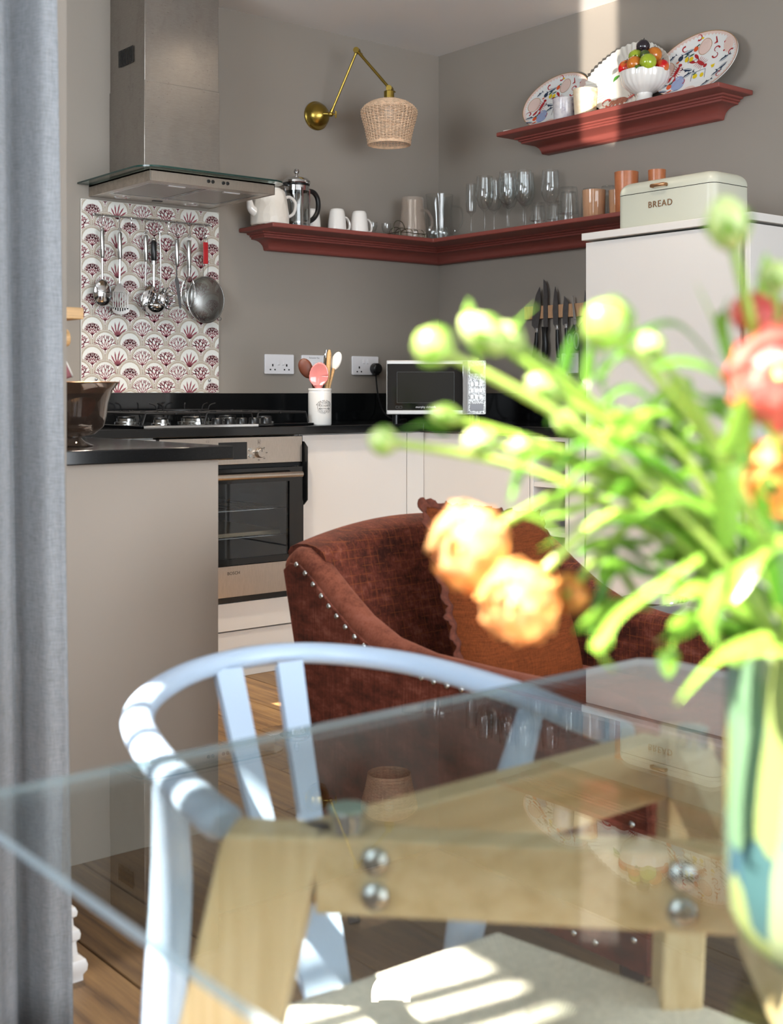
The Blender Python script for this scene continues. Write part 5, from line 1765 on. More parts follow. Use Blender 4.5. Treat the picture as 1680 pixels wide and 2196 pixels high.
mw.location = MX.translation
FZ0 = 0.032
M_mws = plain('microwave_silver', 'bdbab6', 0.28, 0.9, var=0.03)
mwput('casing', MB().box(-MWW / 2 + 0.002, 0.012, FZ0 + 0.002, MWW / 2 - 0.002, MWD, FZ0 + MWH - 0.002), plain('microwave_case', '4c4a49', 0.4, 0.4), bev=0.002)
mwput('front_frame', MB().prism(rrect(-MWW / 2, MWW / 2, FZ0, FZ0 + MWH, 0.006), 1, 0.0, 0.012), M_mws, bev=0.002)
XD = 0.128
mdoor = mwput('door', MB().box(-MWW / 2 + 0.004, -0.010, FZ0 + 0.018, XD, 0.0, FZ0 + MWH - 0.016), plain('microwave_glass', '0b0b0c', 0.05, var=0.02), bev=0.001)
fr = MB()
wx0, wx1, wz0, wz1 = -0.162, 0.074, FZ0 + 0.048, FZ0 + 0.176
for a0, a1, b0, b1 in ((wx0, wx1, wz0, wz0 + 0.0012), (wx0, wx1, wz1 - 0.0012, wz1), (wx0, wx0 + 0.0012, wz0, wz1), (wx1 - 0.0012, wx1, wz0, wz1)):
    fr.box(a0, -0.0108, b0, a1, -0.0098, b1)
mwput('window_line', fr, plain('window_line_grey', '3a3a3b', 0.3), mdoor)
mwput('window', MB().box(wx0 + 0.002, -0.0106, wz0 + 0.002, wx1 - 0.002, -0.0099, wz1 - 0.002), plain('window_mesh', '15140f', 0.12, var=0.2, vscale=300), mdoor)
mwput('door_band', MB().box(0.1085, -0.0115, FZ0 + 0.004, XD + 0.0005, -0.002, FZ0 + MWH - 0.004), M_chrome, mdoor, bev=0.001)
mwput('door_edge', MB().box(-MWW / 2 + 0.004, -0.0105, FZ0 + 0.004, 0.108, -0.0015, FZ0 + 0.0178).box(-MWW / 2 + 0.004, -0.0105, FZ0 + MWH - 0.0158, 0.108, -0.0015, FZ0 + MWH - 0.004), M_mws, mdoor, bev=0.0008)
k = NT('control_fascia')
f = k.noise(k.coord(), 140, 3, 0.7)
k.l(k.ramp(f, ((0.42, hx('c6c6c4')), (0.58, hx('6d6d6c')))), k.b.inputs['Base Color'])
k.b.inputs['Metallic'].default_value = 0.6
k.b.inputs['Roughness'].default_value = 0.25
mcp = mwput('control_panel', MB().box(XD + 0.003, -0.006, FZ0 + 0.004, MWW / 2 - 0.003, 0.0, FZ0 + MWH - 0.004), k.m, bev=0.001)
mwput('display', MB().box(XD + 0.012, -0.0068, FZ0 + MWH - 0.055, MWW / 2 - 0.012, -0.0058, FZ0 + MWH - 0.025), M_black, mcp)
mwput('open_button', MB().box(XD + 0.012, -0.0075, FZ0 + 0.016, MWW / 2 - 0.012, -0.0058, FZ0 + 0.044), plain('button_grey', '77777a', 0.3, 0.5), mcp, bev=0.0008)
for i in range(3):
    for j in range(3):
        mwput('button', MB().box(XD + 0.013 + j * 0.018, -0.0072, FZ0 + 0.065 + i * 0.026, XD + 0.026 + j * 0.018, -0.0058, FZ0 + 0.082 + i * 0.026), M_mws, mcp, bev=0.0006)
for sx in (-1, 1):
    for yy in (0.03, MWD - 0.04):
        mwput('foot', MB().cyl((sx * (MWW / 2 - 0.04), yy, 0.0), (sx * (MWW / 2 - 0.04), yy, FZ0 + 0.002), 0.014, 14), M_black)
m = MB()
vs, fs = text_geo('morphy richards', 0.0125, 0.0004)
m.add([(a - 0.008 - 0.035, -0.0108 - c, b + FZ0 + 0.031) for a, b, c in vs], fs)
mwput('lettering', m, M_white, mdoor)
m = MB()
for xx in (-0.166, -0.152):
    for a0, a1, b0, b1 in ((0, 0.011, 0, 0.0006), (0, 0.011, 0.0084, 0.009), (0, 0.0006, 0, 0.009), (0.0104, 0.011, 0, 0.009)):
        m.box(xx + a0, -0.0108, FZ0 + 0.026 + b0, xx + a1, -0.0102, FZ0 + 0.026 + b1)
mwput('rating_mark', m, plain('grey_mark', '77777a', 0.4), mdoor)

# utensil jar
jx, jy = -1.090, -0.560
t = thing('utensil_jar', 'white stoneware marmalade jar with black oval print holding cooking spoons', 'jar', (jx, jy, WT1))
JH, JR = 0.139, 0.0445
put('jar', MB().lathe([(0.001, WT1), (JR - 0.002, WT1), (JR, WT1 + 0.003), (JR, WT1 + JH - 0.014), (JR - 0.0015, WT1 + JH - 0.0125), (JR - 0.0015, WT1 + JH - 0.010), (JR + 0.0003, WT1 + JH - 0.008), (JR, WT1 + JH), (JR - 0.004, WT1 + JH), (JR - 0.005, WT1 + 0.006), (0.001, WT1 + 0.006)], 44, (jx, jy, 0)), plain('stoneware', 'd5d5d3', 0.16, var=0.02, coat=0.4), t)
m = MB()
jc = (0.019, WT1 + 0.068)            # centre of the print along the arc / height
FA = atan2(-4.44 - jy, -3.892 - jx)  # the print faces the room


def on_jar(vs, fs, dx=0.0, dz=0.0, r=JR + 0.0003):
    m.add([(jx + (r + c) * cos(FA + (a + dx + jc[0]) / JR), jy + (r + c) * sin(FA + (a + dx + jc[0]) / JR), jc[1] + b_ + dz) for a, b_, c in vs], fs)


for s, sz, dz in (('DUNDEE', 0.0082, 0.0045), ('MARMALADE', 0.0072, -0.0055)):
    on_jar(*text_geo(s, sz, 0.0001, 1.0), 0, dz)


def arc_text(s, rx, rz, a0, a1, size, inward=False):
    n_ = len(s)
    for i, chh in enumerate(s):
        if chh == ' ':
            continue
        a = R(a0 + (a1 - a0) * i / (n_ - 1))
        vs, fs = text_geo(chh, size, 0.0001)
        th = atan2(cos(a) / rx, sin(a) / rz)
        th = -th if not inward else pi - th
        th = -(pi / 2 - atan2(sin(a) / rz, cos(a) / rx)) if not inward else (atan2(sin(a) / rz, cos(a) / rx) + pi / 2)
        c_, s_ = cos(th), sin(th)
        on_jar([(x__ * c_ - y__ * s_, x__ * s_ + y__ * c_, z__) for x__, y__, z__ in vs], fs, rx * cos(a), rz * sin(a))


arc_text('JAMES KEILLER & SONS', 0.0225, 0.0165, 168, 12, 0.0062)
arc_text('GREAT MEDAL OF MERIT VIENNA', 0.0225, 0.0165, 195, 345, 0.0050, True)
arc_text('ONLY PRIZE MEDAL FOR MARMALADE', 0.0325, 0.0245, 160, 20, 0.0058)
arc_text('LONDON 1862', 0.0325, 0.0245, 215, 325, 0.0058, True)
for rx_, rz_, w_ in ((0.0285, 0.0210, 0.0010), (0.0170, 0.0122, 0.0006)):
    for pl in ring2(0, 0, rx_, rz_, w_, 40):
        on_jar([(p[0], p[1], 0.0001) for p in pl], [(0, 1, 2, 3)])
put('printed_label', m, M_black, t, smooth=0)

# utensils standing in the jar: (rt, fw) = right / away from the camera, relative to the jar
rtv = Vector((0.77613, -0.63057, 0))
fwv = Vector((0.63057, 0.77613, 0))
JC = Vector((jx, jy, WT1))


def jp(r_, f_, z_):
    return JC + rtv * r_ + fwv * f_ + Vector((0, 0, z_))


G_J = 'utensils in the marmalade jar'


def blob(mb, c, ax, w_, th, ln, n=16, egg=0.0):
    """flattened egg along direction ax, wide along the camera's right"""
    ax = Vector(ax).normalized()
    u = rtv - ax * rtv.dot(ax)
    u.normalize()
    v = ax.cross(u)
    rs_ = []
    for j in range(11):
        a = -pi / 2 + pi * j / 10
        q = max(cos(a), 0.02) * (1 - egg * sin(a))
        rs_.append([tuple(Vector(c) + ax * ln * sin(a) + u * w_ * q * cos(2 * pi * k_ / n) + v * th * q * sin(2 * pi * k_ / n)) for k_ in range(n)])
    mb.rings(rs_)
    return mb


t = thing('wooden_spoon', 'dark wooden spoon leaning left in the marmalade jar', 'spoon', jp(0.0, 0, 0.012), G_J)
put('handle', MB().tube([jp(0.010, 0.01, 0.012), jp(-0.024, -0.004, 0.16), jp(-0.036, -0.008, 0.186)], [0.006, 0.0085, 0.010], 10), M_darkwood, t)
put('spoon_head', blob(MB(), jp(-0.052, -0.010, 0.214), jp(-0.060, -0.01, 0.24) - jp(-0.03, -0.008, 0.17), 0.026, 0.009, 0.040, egg=-0.1), M_darkwood, t)
t = thing('spoon_rest', 'glossy pink scalloped spoon rest standing upright in the marmalade jar', 'spoon rest', jp(0, -0.022, 0.03), G_J)
M_pinkg = plain('pink_glaze', 'd4837f', 0.12, var=0.06, coat=0.6)
b_ = MB()


def pinkf(u, v):
    a = 2 * pi * u
    k_ = v * (1 + 0.02 * cos(22 * a) * v)
    w_ = 0.036 * cos(a) * k_
    h_ = 0.050 * sin(a) * k_
    if h_ < -0.02:
        w_ *= 1 - 0.5 * min(1, (-h_ - 0.02) / 0.03)
    return tuple(jp(-0.002 + w_ - h_ * -0.08, -0.026 + 0.014 * v * v * -0.6 - h_ * 0.1, 0.186 + h_))


b_.grid(pinkf, 44, 8)
put('dish', b_, M_pinkg, t, solid=0.004)
put('handle', MB().tube([jp(0.0, -0.026, 0.03), jp(-0.003, -0.027, 0.135), jp(-0.003, -0.026, 0.150)], [0.008, 0.013, 0.018], 10, up=fwv, flat=1.0), M_pinkg, t)
t = thing('steel_tongs', 'polished steel tongs standing upright in the marmalade jar', 'tongs', jp(0.014, 0.01, 0.012), G_J)
for dx in (-0.005, 0.006):
    put('arm', MB().tube([jp(0.012 + dx, 0.012, 0.012), jp(0.018 + dx, 0.012, 0.16), jp(0.022 + dx * 0.6, 0.012, 0.262)], [0.004, 0.0045, 0.0042], 8), M_chrome, t)
put('hinge', MB().cyl(jp(0.022, 0.012, 0.255), jp(0.0235, 0.012, 0.285), 0.0055, 12).cyl(jp(0.021, 0.002, 0.268), jp(0.021, 0.022, 0.268), 0.003, 8), M_chrome, t)
t = thing('wooden_spatula', 'light wooden stick spatula upright in the marmalade jar', 'spatula', jp(0.02, 0.0, 0.012), G_J)
put('shaft', MB().tube([jp(0.012, -0.004, 0.012), jp(0.029, -0.006, 0.17), jp(0.034, -0.006, 0.235), jp(0.036, -0.006, 0.270), jp(0.0365, -0.006, 0.285)], [0.006, 0.0072, 0.0088, 0.0085, 0.004], 10), M_lightwood, t)
t = thing('silicone_spatula', 'white-headed spatula leaning right in the marmalade jar', 'spatula', jp(0.016, 0.014, 0.012), G_J)
put('handle', MB().tube([jp(0.004, 0.016, 0.012), jp(0.036, 0.012, 0.15), jp(0.052, 0.010, 0.215)], [0.0055, 0.0055, 0.0065], 8), M_lightwood, t)
put('head', blob(MB(), jp(0.062, 0.010, 0.243), jp(0.075, 0.01, 0.28) - jp(0.052, 0.01, 0.215), 0.019, 0.007, 0.036), M_ceramic, t)

# clear canister at the end of the right worktop
cx_, cy_ = -0.18, -0.985
t = thing('canister', 'clear plastic canister with flat lid beside the tall cabinet', 'canister', (cx_, cy_, WT1))
M_clearp = glassy('clear_plastic', (0.88, 0.90, 0.92), haze=0.22, hazecol=(0.75, 0.78, 0.80))
put('box', MB().prism(rrect(cx_ - 0.06, cx_ + 0.06, cy_ - 0.055, cy_ + 0.055, 0.012), 2, WT1, WT1 + 0.190), M_clearp, t)
put('lid', MB().prism(rrect(cx_ - 0.063, cx_ + 0.063, cy_ - 0.058, cy_ + 0.058, 0.012), 2, WT1 + 0.190, WT1 + 0.197), M_chrome, t)
for zz in (0.02, 0.03):
    put('rib', MB().rings([[(p[0], p[1], WT1 + z_) for p in rrect(cx_ - 0.0615, cx_ + 0.0615, cy_ - 0.0565, cy_ + 0.0565, 0.012)] for z_ in (zz, zz + 0.003)], caps=False), M_clearp, t)

# ================================================================== KNIFE RACK
t = thing('knife_rack', 'magnetic beech knife rack on the right wall', 'knife rack', (0, -0.75, 1.326))
put('bar', MB().box(-0.018, -0.955, 1.326, -0.0005, -0.581, 1.381), M_beech, t, bev=0.0015)
KX = -0.0205
G_K = 'knives on the beech rack'


def knife(lab, blade_pl, hpts, hr, bolster=None, name='knife', hm=None):
    y0, z0 = hpts[-1][0], min(p[1] for p in hpts)
    t_ = thing(name, lab, 'knife', (KX, y0, z0), G_K)
    put('blade', MB().prism(blade_pl, 0, KX - 0.0009, KX + 0.0009), M_blade, t_)
    put('handle', MB().tube([(KX - 0.003, p[0], p[1]) for p in hpts], hr, 12, up=(0, 1, 0), flat=0.62), hm or M_black, t_)
    if bolster:
        put('bolster', MB().box(KX - 0.006, bolster[0] - 0.0055, bolster[1], KX + 0.004, bolster[0] + 0.0055, bolster[1] + 0.026), M_chrome, t_, bev=0.001)
    return t_


knife("cook's knife with curved black handle, leftmost on the rack", [(-0.676, 1.462), (-0.683, 1.42), (-0.682, 1.36), (-0.664, 1.275), (-0.652, 1.278), (-0.642, 1.288), (-0.628, 1.300), (-0.638, 1.38), (-0.655, 1.43)],
      [(-0.660, 1.268), (-0.658, 1.23), (-0.652, 1.195), (-0.642, 1.165), (-0.640, 1.160)], [0.0085, 0.010, 0.0125, 0.0115, 0.005], (-0.662, 1.262))
knife('long narrow bread knife with moulded black handle, second on the rack', [(-0.698, 1.492), (-0.708, 1.485), (-0.716, 1.47), (-0.722, 1.44), (-0.7235, 1.288), (-0.701, 1.288), (-0.697, 1.30)],
      [(-0.709, 1.290), (-0.708, 1.278), (-0.706, 1.26), (-0.711, 1.22), (-0.709, 1.185), (-0.706, 1.163), (-0.706, 1.158)], [0.019, 0.016, 0.0125, 0.0155, 0.0165, 0.013, 0.006])
knife('utility knife with straight black handle, third on the rack', [(-0.766, 1.458), (-0.776, 1.43), (-0.782, 1.39), (-0.784, 1.29), (-0.772, 1.282), (-0.755, 1.300), (-0.751, 1.36), (-0.758, 1.42)],
      [(-0.780, 1.276), (-0.781, 1.235), (-0.785, 1.19), (-0.788, 1.160), (-0.788, 1.156)], [0.008, 0.0095, 0.011, 0.010, 0.005], (-0.779, 1.270))
knife('short broad blunt-tipped knife, fourth on the rack', [(-0.818, 1.414), (-0.830, 1.402), (-0.841, 1.388), (-0.836, 1.288), (-0.826, 1.284), (-0.809, 1.296), (-0.810, 1.36)],
      [(-0.831, 1.280), (-0.833, 1.24), (-0.836, 1.20), (-0.838, 1.172), (-0.838, 1.168)], [0.0078, 0.009, 0.0105, 0.0095, 0.005], (-0.830, 1.272))
knife('narrow dark-handled knife at the rack end beside the tall cabinet', [(-0.934, 1.430), (-0.942, 1.39), (-0.944, 1.288), (-0.924, 1.288), (-0.925, 1.37)],
      [(-0.934, 1.290), (-0.931, 1.25), (-0.928, 1.22), (-0.928, 1.198)], [0.010, 0.011, 0.0115, 0.008])
t = thing('scissors', 'kitchen scissors with black and grey loops hanging on the rack', 'scissors', (KX, -0.88, 1.20), G_K)
put('blade', MB().prism([(-0.862, 1.412), (-0.867, 1.412), (-0.885, 1.298), (-0.880, 1.288), (-0.873, 1.298)], 0, KX - 0.003, KX + 0.001), M_chrome, t)
put('blade', MB().prism([(-0.866, 1.410), (-0.870, 1.411), (-0.891, 1.300), (-0.885, 1.290)], 0, KX - 0.005, KX - 0.003), M_chrome, t)
put('pivot', MB().cyl((KX - 0.007, -0.879, 1.316), (KX, -0.879, 1.316), 0.004, 12), M_steel2, t)
M_gr = plain('grey_rubber', '98989a', 0.5)
for cy_, cz_, ry_, rz_, tp in ((-0.855, 1.232, 0.015, 0.026, (-0.879, 1.290)), (-0.893, 1.225, 0.016, 0.036, (-0.884, 1.290))):
    ring_ = [(KX - 0.004, cy_ + ry_ * cos(a), cz_ + rz_ * sin(a)) for a in [2 * pi * i / 28 for i in range(28)]]
    h = put('handle', MB().tube(ring_, 0.0062, 8, closed=True).tube([(KX - 0.004, tp[0], tp[1]), (KX - 0.004, (tp[0] + cy_) / 2 - 0.004, cz_ + rz_ + 0.014), (KX - 0.004, cy_, cz_ + rz_)], [0.007, 0.009, 0.007], 8), M_black, t)
    put('inner_grip', MB().tube([(KX - 0.0065, cy_ + (ry_ - 0.004) * cos(a), cz_ + (rz_ - 0.004) * sin(a)) for a in [2 * pi * i / 28 for i in range(28)]], 0.0042, 8, closed=True), M_gr, h)

# ================================================================== LEFT: PEG SHELF, CUP, GLASS COMPOTE
t = thing('peg_shelf', 'light wooden wall shelf with pegs beside the curtain', 'shelf', (-2.97, -2.1, 1.09))
put('board', MB().box(-2.956, -2.20, 1.152, -2.830, -1.55, 1.174), M_lightwood, t, bev=0.002)
put('batten', MB().box(-2.956, -2.195, 1.128, -2.886, -1.56, 1.140), M_lightwood, t, bev=0.001)
put('back_rail', MB().box(-2.956, -2.195, 1.060, -2.938, -1.56, 1.151), M_lightwood, t, bev=0.001)
for yy in (-2.13, -1.95, -1.77, -1.62):
    put('peg', MB().lathe([(0.0075, 0.0), (0.0065, 0.05), (0.0070, 0.092), (0.016, 0.094), (0.0185, 0.100), (0.017, 0.107), (0.001, 0.110)], 18, M=Matrix.Translation((-2.939, yy, 1.108)) @ Matrix.Rotation(R(84), 4, 'Y')), M_lightwood, t)
t = thing('cup', 'pink cup with white rim hanging from a wooden peg', 'cup', (-2.885, -2.13, 1.03))
MC = Matrix.Translation((-2.872, -2.115, 1.068)) @ Matrix.Rotation(R(62), 4, 'Y') @ Matrix.Rotation(R(20), 4, 'X')
put('cup', MB().lathe([(0.001, -0.04), (0.024, -0.04), (0.030, -0.036), (0.041, -0.005), (0.0445, 0.032), (0.0455, 0.036)], 32, M=MC), plain('pink_stoneware', 'b0737c', 0.2, var=0.12, vscale=25), t, solid=0.002)
put('rim', MB().tube([tuple(MC @ Vector((0.0457 * cos(a), 0.0457 * sin(a), 0.036))) for a in [2 * pi * i / 32 for i in range(32)]], 0.0018, 6, closed=True), M_ceramic, t)
put('handle', MB().tube(smooth_path([MC @ Vector((-0.040, 0, 0.020)), MC @ Vector((-0.062, 0, 0.018)), MC @ Vector((-0.068, 0, 0.0)), MC @ Vector((-0.060, 0, -0.016)), MC @ Vector((-0.035, 0, -0.018))], 4), 0.004, 8), M_ceramic, t)

gx, gy = -2.640, -1.735
t = thing('glass_compote', 'smoky brown footed glass bowl on the peninsula worktop', 'bowl', (gx, gy, WT1))
z0 = WT1
cpf = [(0.048, z0), (0.049, z0 + 0.002), (0.030, z0 + 0.010), (0.022, z0 + 0.018), (0.024, z0 + 0.022), (0.052, z0 + 0.028), (0.072, z0 + 0.045), (0.079, z0 + 0.07), (0.083, z0 + 0.10), (0.092, z0 + 0.128), (0.107, z0 + 0.146)]
put('bowl', MB().lathe([(0.0008, z0)] + cpf + [(0.1045, z0 + 0.1465), (0.089, z0 + 0.128), (0.080, z0 + 0.10), (0.076, z0 + 0.07), (0.069, z0 + 0.048), (0.05, z0 + 0.034), (0.0008, z0 + 0.032)], 56, (gx, gy, 0), wob=lambda r, z, a: r * (1 + 0.006 * sin(5 * a + 40 * z))), M_smoke, t, smooth=60)
put('rim', MB().tube([(gx + 0.106 * (1 + 0.006 * sin(5 * a)) * cos(a), gy + 0.106 * (1 + 0.006 * sin(5 * a)) * sin(a), z0 + 0.1462) for a in [2 * pi * i / 56 for i in range(56)]], 0.0016, 6, closed=True), M_copper, t)

# ================================================================== CURTAIN
def curt(u, v):
    x_ = -3.046 - u * 1.15
    z_ = 0.015 + v * 2.50
    ph = u * 1.15 / 0.105 * 2 * pi
    y_ = -2.585 - 0.036 * sin(ph + 1.2 + 0.25 * sin(v * 3)) + 0.012 * sin(ph * 2.3 + v * 1.5)
    return (x_ - 0.036 * v * (1 - u) + 0.010 * sin(ph * 0.5 + v * 2) * min(1, u * 6), y_, z_)


t = thing('curtain', 'full-length grey linen curtain hanging at the left edge', 'curtain', (-3.6, -2.585, 0.015))
put('cloth', MB().grid(curt, 220, 30), M_curtain, t, solid=0.002, smooth=60)
put('heading', MB().grid(lambda u, v: (curt(u, 1)[0], curt(u, 1)[1], 2.515 + v * 0.04), 220, 1), M_curtain, t, solid=0.003, smooth=60)
tag(put('curtain_pole', MB().cyl((-4.4, -2.585, 2.565), (-3.04, -2.585, 2.565), 0.012, 12).sphere((-3.04, -2.585, 2.565), 0.02), M_black, loc=(-3.6, -2.585, 2.565)), 'black curtain pole above the grey linen curtain', 'curtain pole')

# ================================================================== ARMCHAIR
ac = thing('armchair', 'rust brown velvet armchair with sloping arms and silver nail heads', 'armchair', (-2.1, -2.8, 0))
PROF = [(-2.318, 0.684), (-2.345, 0.700), (-2.375, 0.700), (-2.42, 0.676), (-2.47, 0.640), (-2.55, 0.594), (-2.64, 0.563), (-2.75, 0.549), (-2.90, 0.549), (-3.05, 0.553), (-3.15, 0.556), (-3.205, 0.546), (-3.240, 0.522), (-3.258, 0.485), (-3.266, 0.42)]


def arm_mesh(xo, xi, sgn):
    """xo outer, xi inner face"""
    rs_ = []
    xm, rx_ = (xo + xi) / 2, abs(xo - xi) / 2
    for y_, zt in PROF:
        w_ = max(0, min(1, (y_ + 2.62) / 0.30))
        ring_ = []
        for x_, z_ in [(xo, 0.165)] + [(xm + rx_ * cos(R(a)) * (1 if xo > xi else -1), zt - 0.030 + 0.030 * sin(R(a))) for a in range(0, 181, 18)] + [(xi, 0.165)]:
            ring_.append((x_, y_ - w_ * (0.69 - z_) * 0.27, z_))
        rs_.append(ring_)
    return MB().rings(rs_ if sgn > 0 else rs_)


XLO, XLI = -2.452, -2.392
XRO, XRI = -1.748, -1.808
la = put('arm', arm_mesh(XLO, XLI, 1), M_roll, ac, smooth=60)
ra = put('arm', arm_mesh(XRO, XRI, -1), M_velvety, ac, smooth=60)
for xo, s, par in ((XLO, -1, la), (XRO, 1, ra)):
    m = MB()
    pl = []
    for y_, zt in PROF:
        w_ = max(0, min(1, (y_ + 2.62) / 0.30))
        pl.append((y_ - w_ * (0.69 - zt + 0.028) * 0.27 + (0.004 if y_ < -3.2 else 0), zt - 0.030))
    lo = [(PROF[-1][0] + 0.004, 0.167), (-2.318 - (0.69 - 0.167) * 0.27, 0.167)]
    m.prism(pl + lo, 0, xo, xo + s * 0.006)
    put('side_panel', m, M_velvetp, par, bev=0.002)
# nail heads along both arms
nail = MB().sphere((0, 0, 0), (0.0036, 0.0054, 0.0054), 12, 8)


def nails(path, x_, par, first):
    pts = smooth_path([(x_, y_, z_) for y_, z_ in path], 12)
    acc, last = 0.0, pts[0]
    for p in pts:
        acc += (p - last).length
        last = p
        if acc >= 0.029:
            acc = 0.0
            if first[0] is None:
                first[0] = put('stud', MB().sphere(p, (0.0036, 0.0054, 0.0054), 12, 8), M_steel2, par)
                first[1] = p.copy()
            else:
                o_ = bpy.data.objects.new('stud', first[0].data)
                COL.objects.link(o_)
                o_.parent = par
                o_.location = p - first[1]


fst = [None, None]
npath = [(-2.345, 0.672), (-2.385, 0.668), (-2.43, 0.640), (-2.48, 0.605), (-2.56, 0.558), (-2.65, 0.525), (-2.76, 0.512), (-2.90, 0.511), (-3.05, 0.514), (-3.14, 0.516), (-3.19, 0.508), (-3.222, 0.48), (-3.232, 0.42), (-3.234, 0.34), (-3.236, 0.26), (-3.238, 0.19)]
nails(npath, XLO - 0.008, la, fst)
nails(npath, XRO + 0.008, ra, fst)
nails([(-3.21, 0.185), (-2.95, 0.185), (-2.70, 0.185), (-2.50, 0.185)], XLO - 0.008, la, fst)


def back_pt(u, v, side):
    """u across (0..1), v up (0..1)"""
    x_ = -2.42 + u * 0.64
    arch = 0.684 + 0.040 * sin(pi * u) ** 0.85
    z_ = 0.30 + (arch - 0.30) * v
    bow = 0.030 * sin(pi * u)
    y_ = -2.535 + 0.115 * v + bow if side else -2.455 + 0.165 * v + bow
    return (x_, y_, z_)


m = MB()
rs_ = []
NU = 24
for j in range(NU + 1):
    u = j / NU
    front = [back_pt(u, v, 1) for v in [i / 12 for i in range(13)]]
    rear = [back_pt(u, v, 0) for v in [i / 12 for i in range(12, -1, -1)]]
    tf, tr = Vector(front[-1]), Vector(rear[0])
    mid = (tf + tr) / 2
    topc = [tuple(mid + (tf - mid) * cos(R(a)) + Vector((0, 0, 0.022)) * sin(R(a))) for a in (30, 60, 90, 120, 150)]
    rs_.append([(p[0], p[1], p[2]) for p in front] + topc + rear)
put('backrest', MB().rings(rs_), M_velvet, ac, smooth=60)
m = MB()
m.rings([[(p[0], p[1], z_) for p in rrect(-2.362, -1.838, -3.255, -2.50, 0.03)] for z_ in (0.30, 0.425)])
put('seat', m, M_velvets, ac, bev=0.02, seg=3)
put('apron', MB().box(-2.44, -3.235, 0.167, -1.76, -2.47, 0.31), M_velvetp, ac, bev=0.004)
for x_, y_ in ((-2.43, -2.50), (-1.77, -2.50), (-2.42, -3.20), (-1.78, -3.20)):
    sy = 0.05 if y_ > -2.8 else 0.0
    put('leg', MB().tube([(x_, y_, 0.175), (x_, y_ + sy * 0.3, 0.09), (x_, y_ + sy * -0.6, 0.0)], [0.026, 0.021, 0.014], 4), M_leg, ac, bev=0.002)

# scatter cushion
t = thing('cushion', 'rust woven scatter cushion with frayed ruffle edge on the armchair', 'cushion', (-2.075, -2.66, 0.43))
e1 = Vector((0.965, 0.17, -0.13)).normalized()
up_ = Vector((-0.21, 0.34, 0.93))
up_ = (up_ - e1 * up_.dot(e1)).normalized()
nf = e1.cross(up_)
CC = Vector((-2.092, -2.600, 0.580))


def pil(u, v, s):
    a, b_ = u * 2 - 1, v * 2 - 1
    th = 0.062 * (max(0, 1 - a ** 4) ** 0.6) * (max(0, 1 - b_ ** 4) ** 0.6)
    pin = 1 - 0.045 * (1 - a * a) * 0 - 0.05 * (abs(a * b_) < 0) 
    q = 0.200
    aa = a * (1 - 0.05 * (1 - b_ * b_) * abs(a))
    bb = b_ * (1 - 0.05 * (1 - a * a) * abs(b_))
    return tuple(CC + e1 * aa * q + up_ * bb * q + nf * th * s)


m = MB().grid(lambda u, v: pil(u, v, 1), 26, 26).grid(lambda u, v: pil(1 - u, v, -1), 26, 26)
put('cover', m, M_cushion, t, smooth=70)
rf = []
edge = [(i / 40, 0) for i in range(40)] + [(1, i / 40) for i in range(40)] + [(1 - i / 40, 1) for i in range(40)] + [(0, 1 - i / 40) for i in range(40)]
r0, r1 = [], []
rg = random.Random(4)
for i, (u, v) in enumerate(edge * 1):
    for h in (0, 0.5):
        nx = edge[(i + 1) % len(edge)]
        uu, vv = u + (nx[0] - u) * h, v + (nx[1] - v) * h
        p = Vector(pil(uu, vv, 0))
        o_ = (p - CC).normalized()
        k_ = i * 2 + (1 if h else 0)
        wv_ = sin(k_ * 0.9) * 0.006 + rg.uniform(-0.002, 0.002)
        r0.append(tuple(p + nf * wv_ * 0.3 - o_ * 0.004))
        r1.append(tuple(p + o_ * (0.020 + rg.uniform(-0.004, 0.004)) + nf * wv_))
put('ruffle', MB().rings([r0, r1], caps=False), M_trim, t, solid=0.003)

# small round side table with a silver bowl behind the armchair
SX_, SY_ = -1.590, -2.600
t = thing('side_table', 'small round pale side table beyond the armchair with silver bowl', 'table', (SX_, SY_, 0))
put('table_top', MB().lathe([(0.001, 0.506), (0.132, 0.506), (0.136, 0.501), (0.136, 0.491), (0.132, 0.486), (0.001, 0.486)], 48, (SX_, SY_, 0)), M_cab, t)
put('column', MB().lathe([(0.016, 0.02), (0.016, 0.486)], 18, (SX_, SY_, 0)), M_cab, t)
put('base', MB().lathe([(0.001, 0.022), (0.10, 0.018), (0.115, 0.004), (0.115, 0.0), (0.001, 0.0)], 36, (SX_, SY_, 0)), M_cab, t)
BXc, BYc, BZc = -1.640, -2.610, 0.507
tag(put('silver_bowl', MB().lathe([(0.001, BZc), (0.030, BZc), (0.050, BZc + 0.008), (0.068, BZc + 0.024), (0.077, BZc + 0.040), (0.0755, BZc + 0.040), (0.066, BZc + 0.026), (0.048, BZc + 0.011), (0.001, BZc + 0.004)], 40, (BXc, BYc, 0)), M_chrome, loc=(BXc, BYc, BZc)), 'shallow polished silver bowl on the pale side table', 'bowl')

# ================================================================== DINING CHAIR
t = thing('dining_chair', 'pale grey-blue wooden chair with curved top rail and woven cord seat', 'chair', (-3.17, -3.60, 0))
RING = [(-3.400, -3.640, 0.692), (-3.384, -3.552, 0.694), (-3.357, -3.445, 0.696), (-3.320, -3.350, 0.699), (-3.262, -3.277, 0.702), (-3.180, -3.226, 0.706), (-3.090, -3.214, 0.708), (-3.018, -3.248, 0.706), (-2.966, -3.345, 0.702), (-2.958, -3.490, 0.697), (-2.972, -3.590, 0.694), (-2.985, -3.668, 0.692)]
rp = smooth_path(RING, 8)
n_ = len(rp)
rr_ = [0.0135 - 0.0015 * sin(pi * i / (n_ - 1)) for i in range(n_)]
rr_[0], rr_[-1] = 0.009, 0.009
put('top_rail', MB().tube(rp, rr_, 16, up=(0, 0, 1), flat=1.28), M_chair, t, smooth=50)


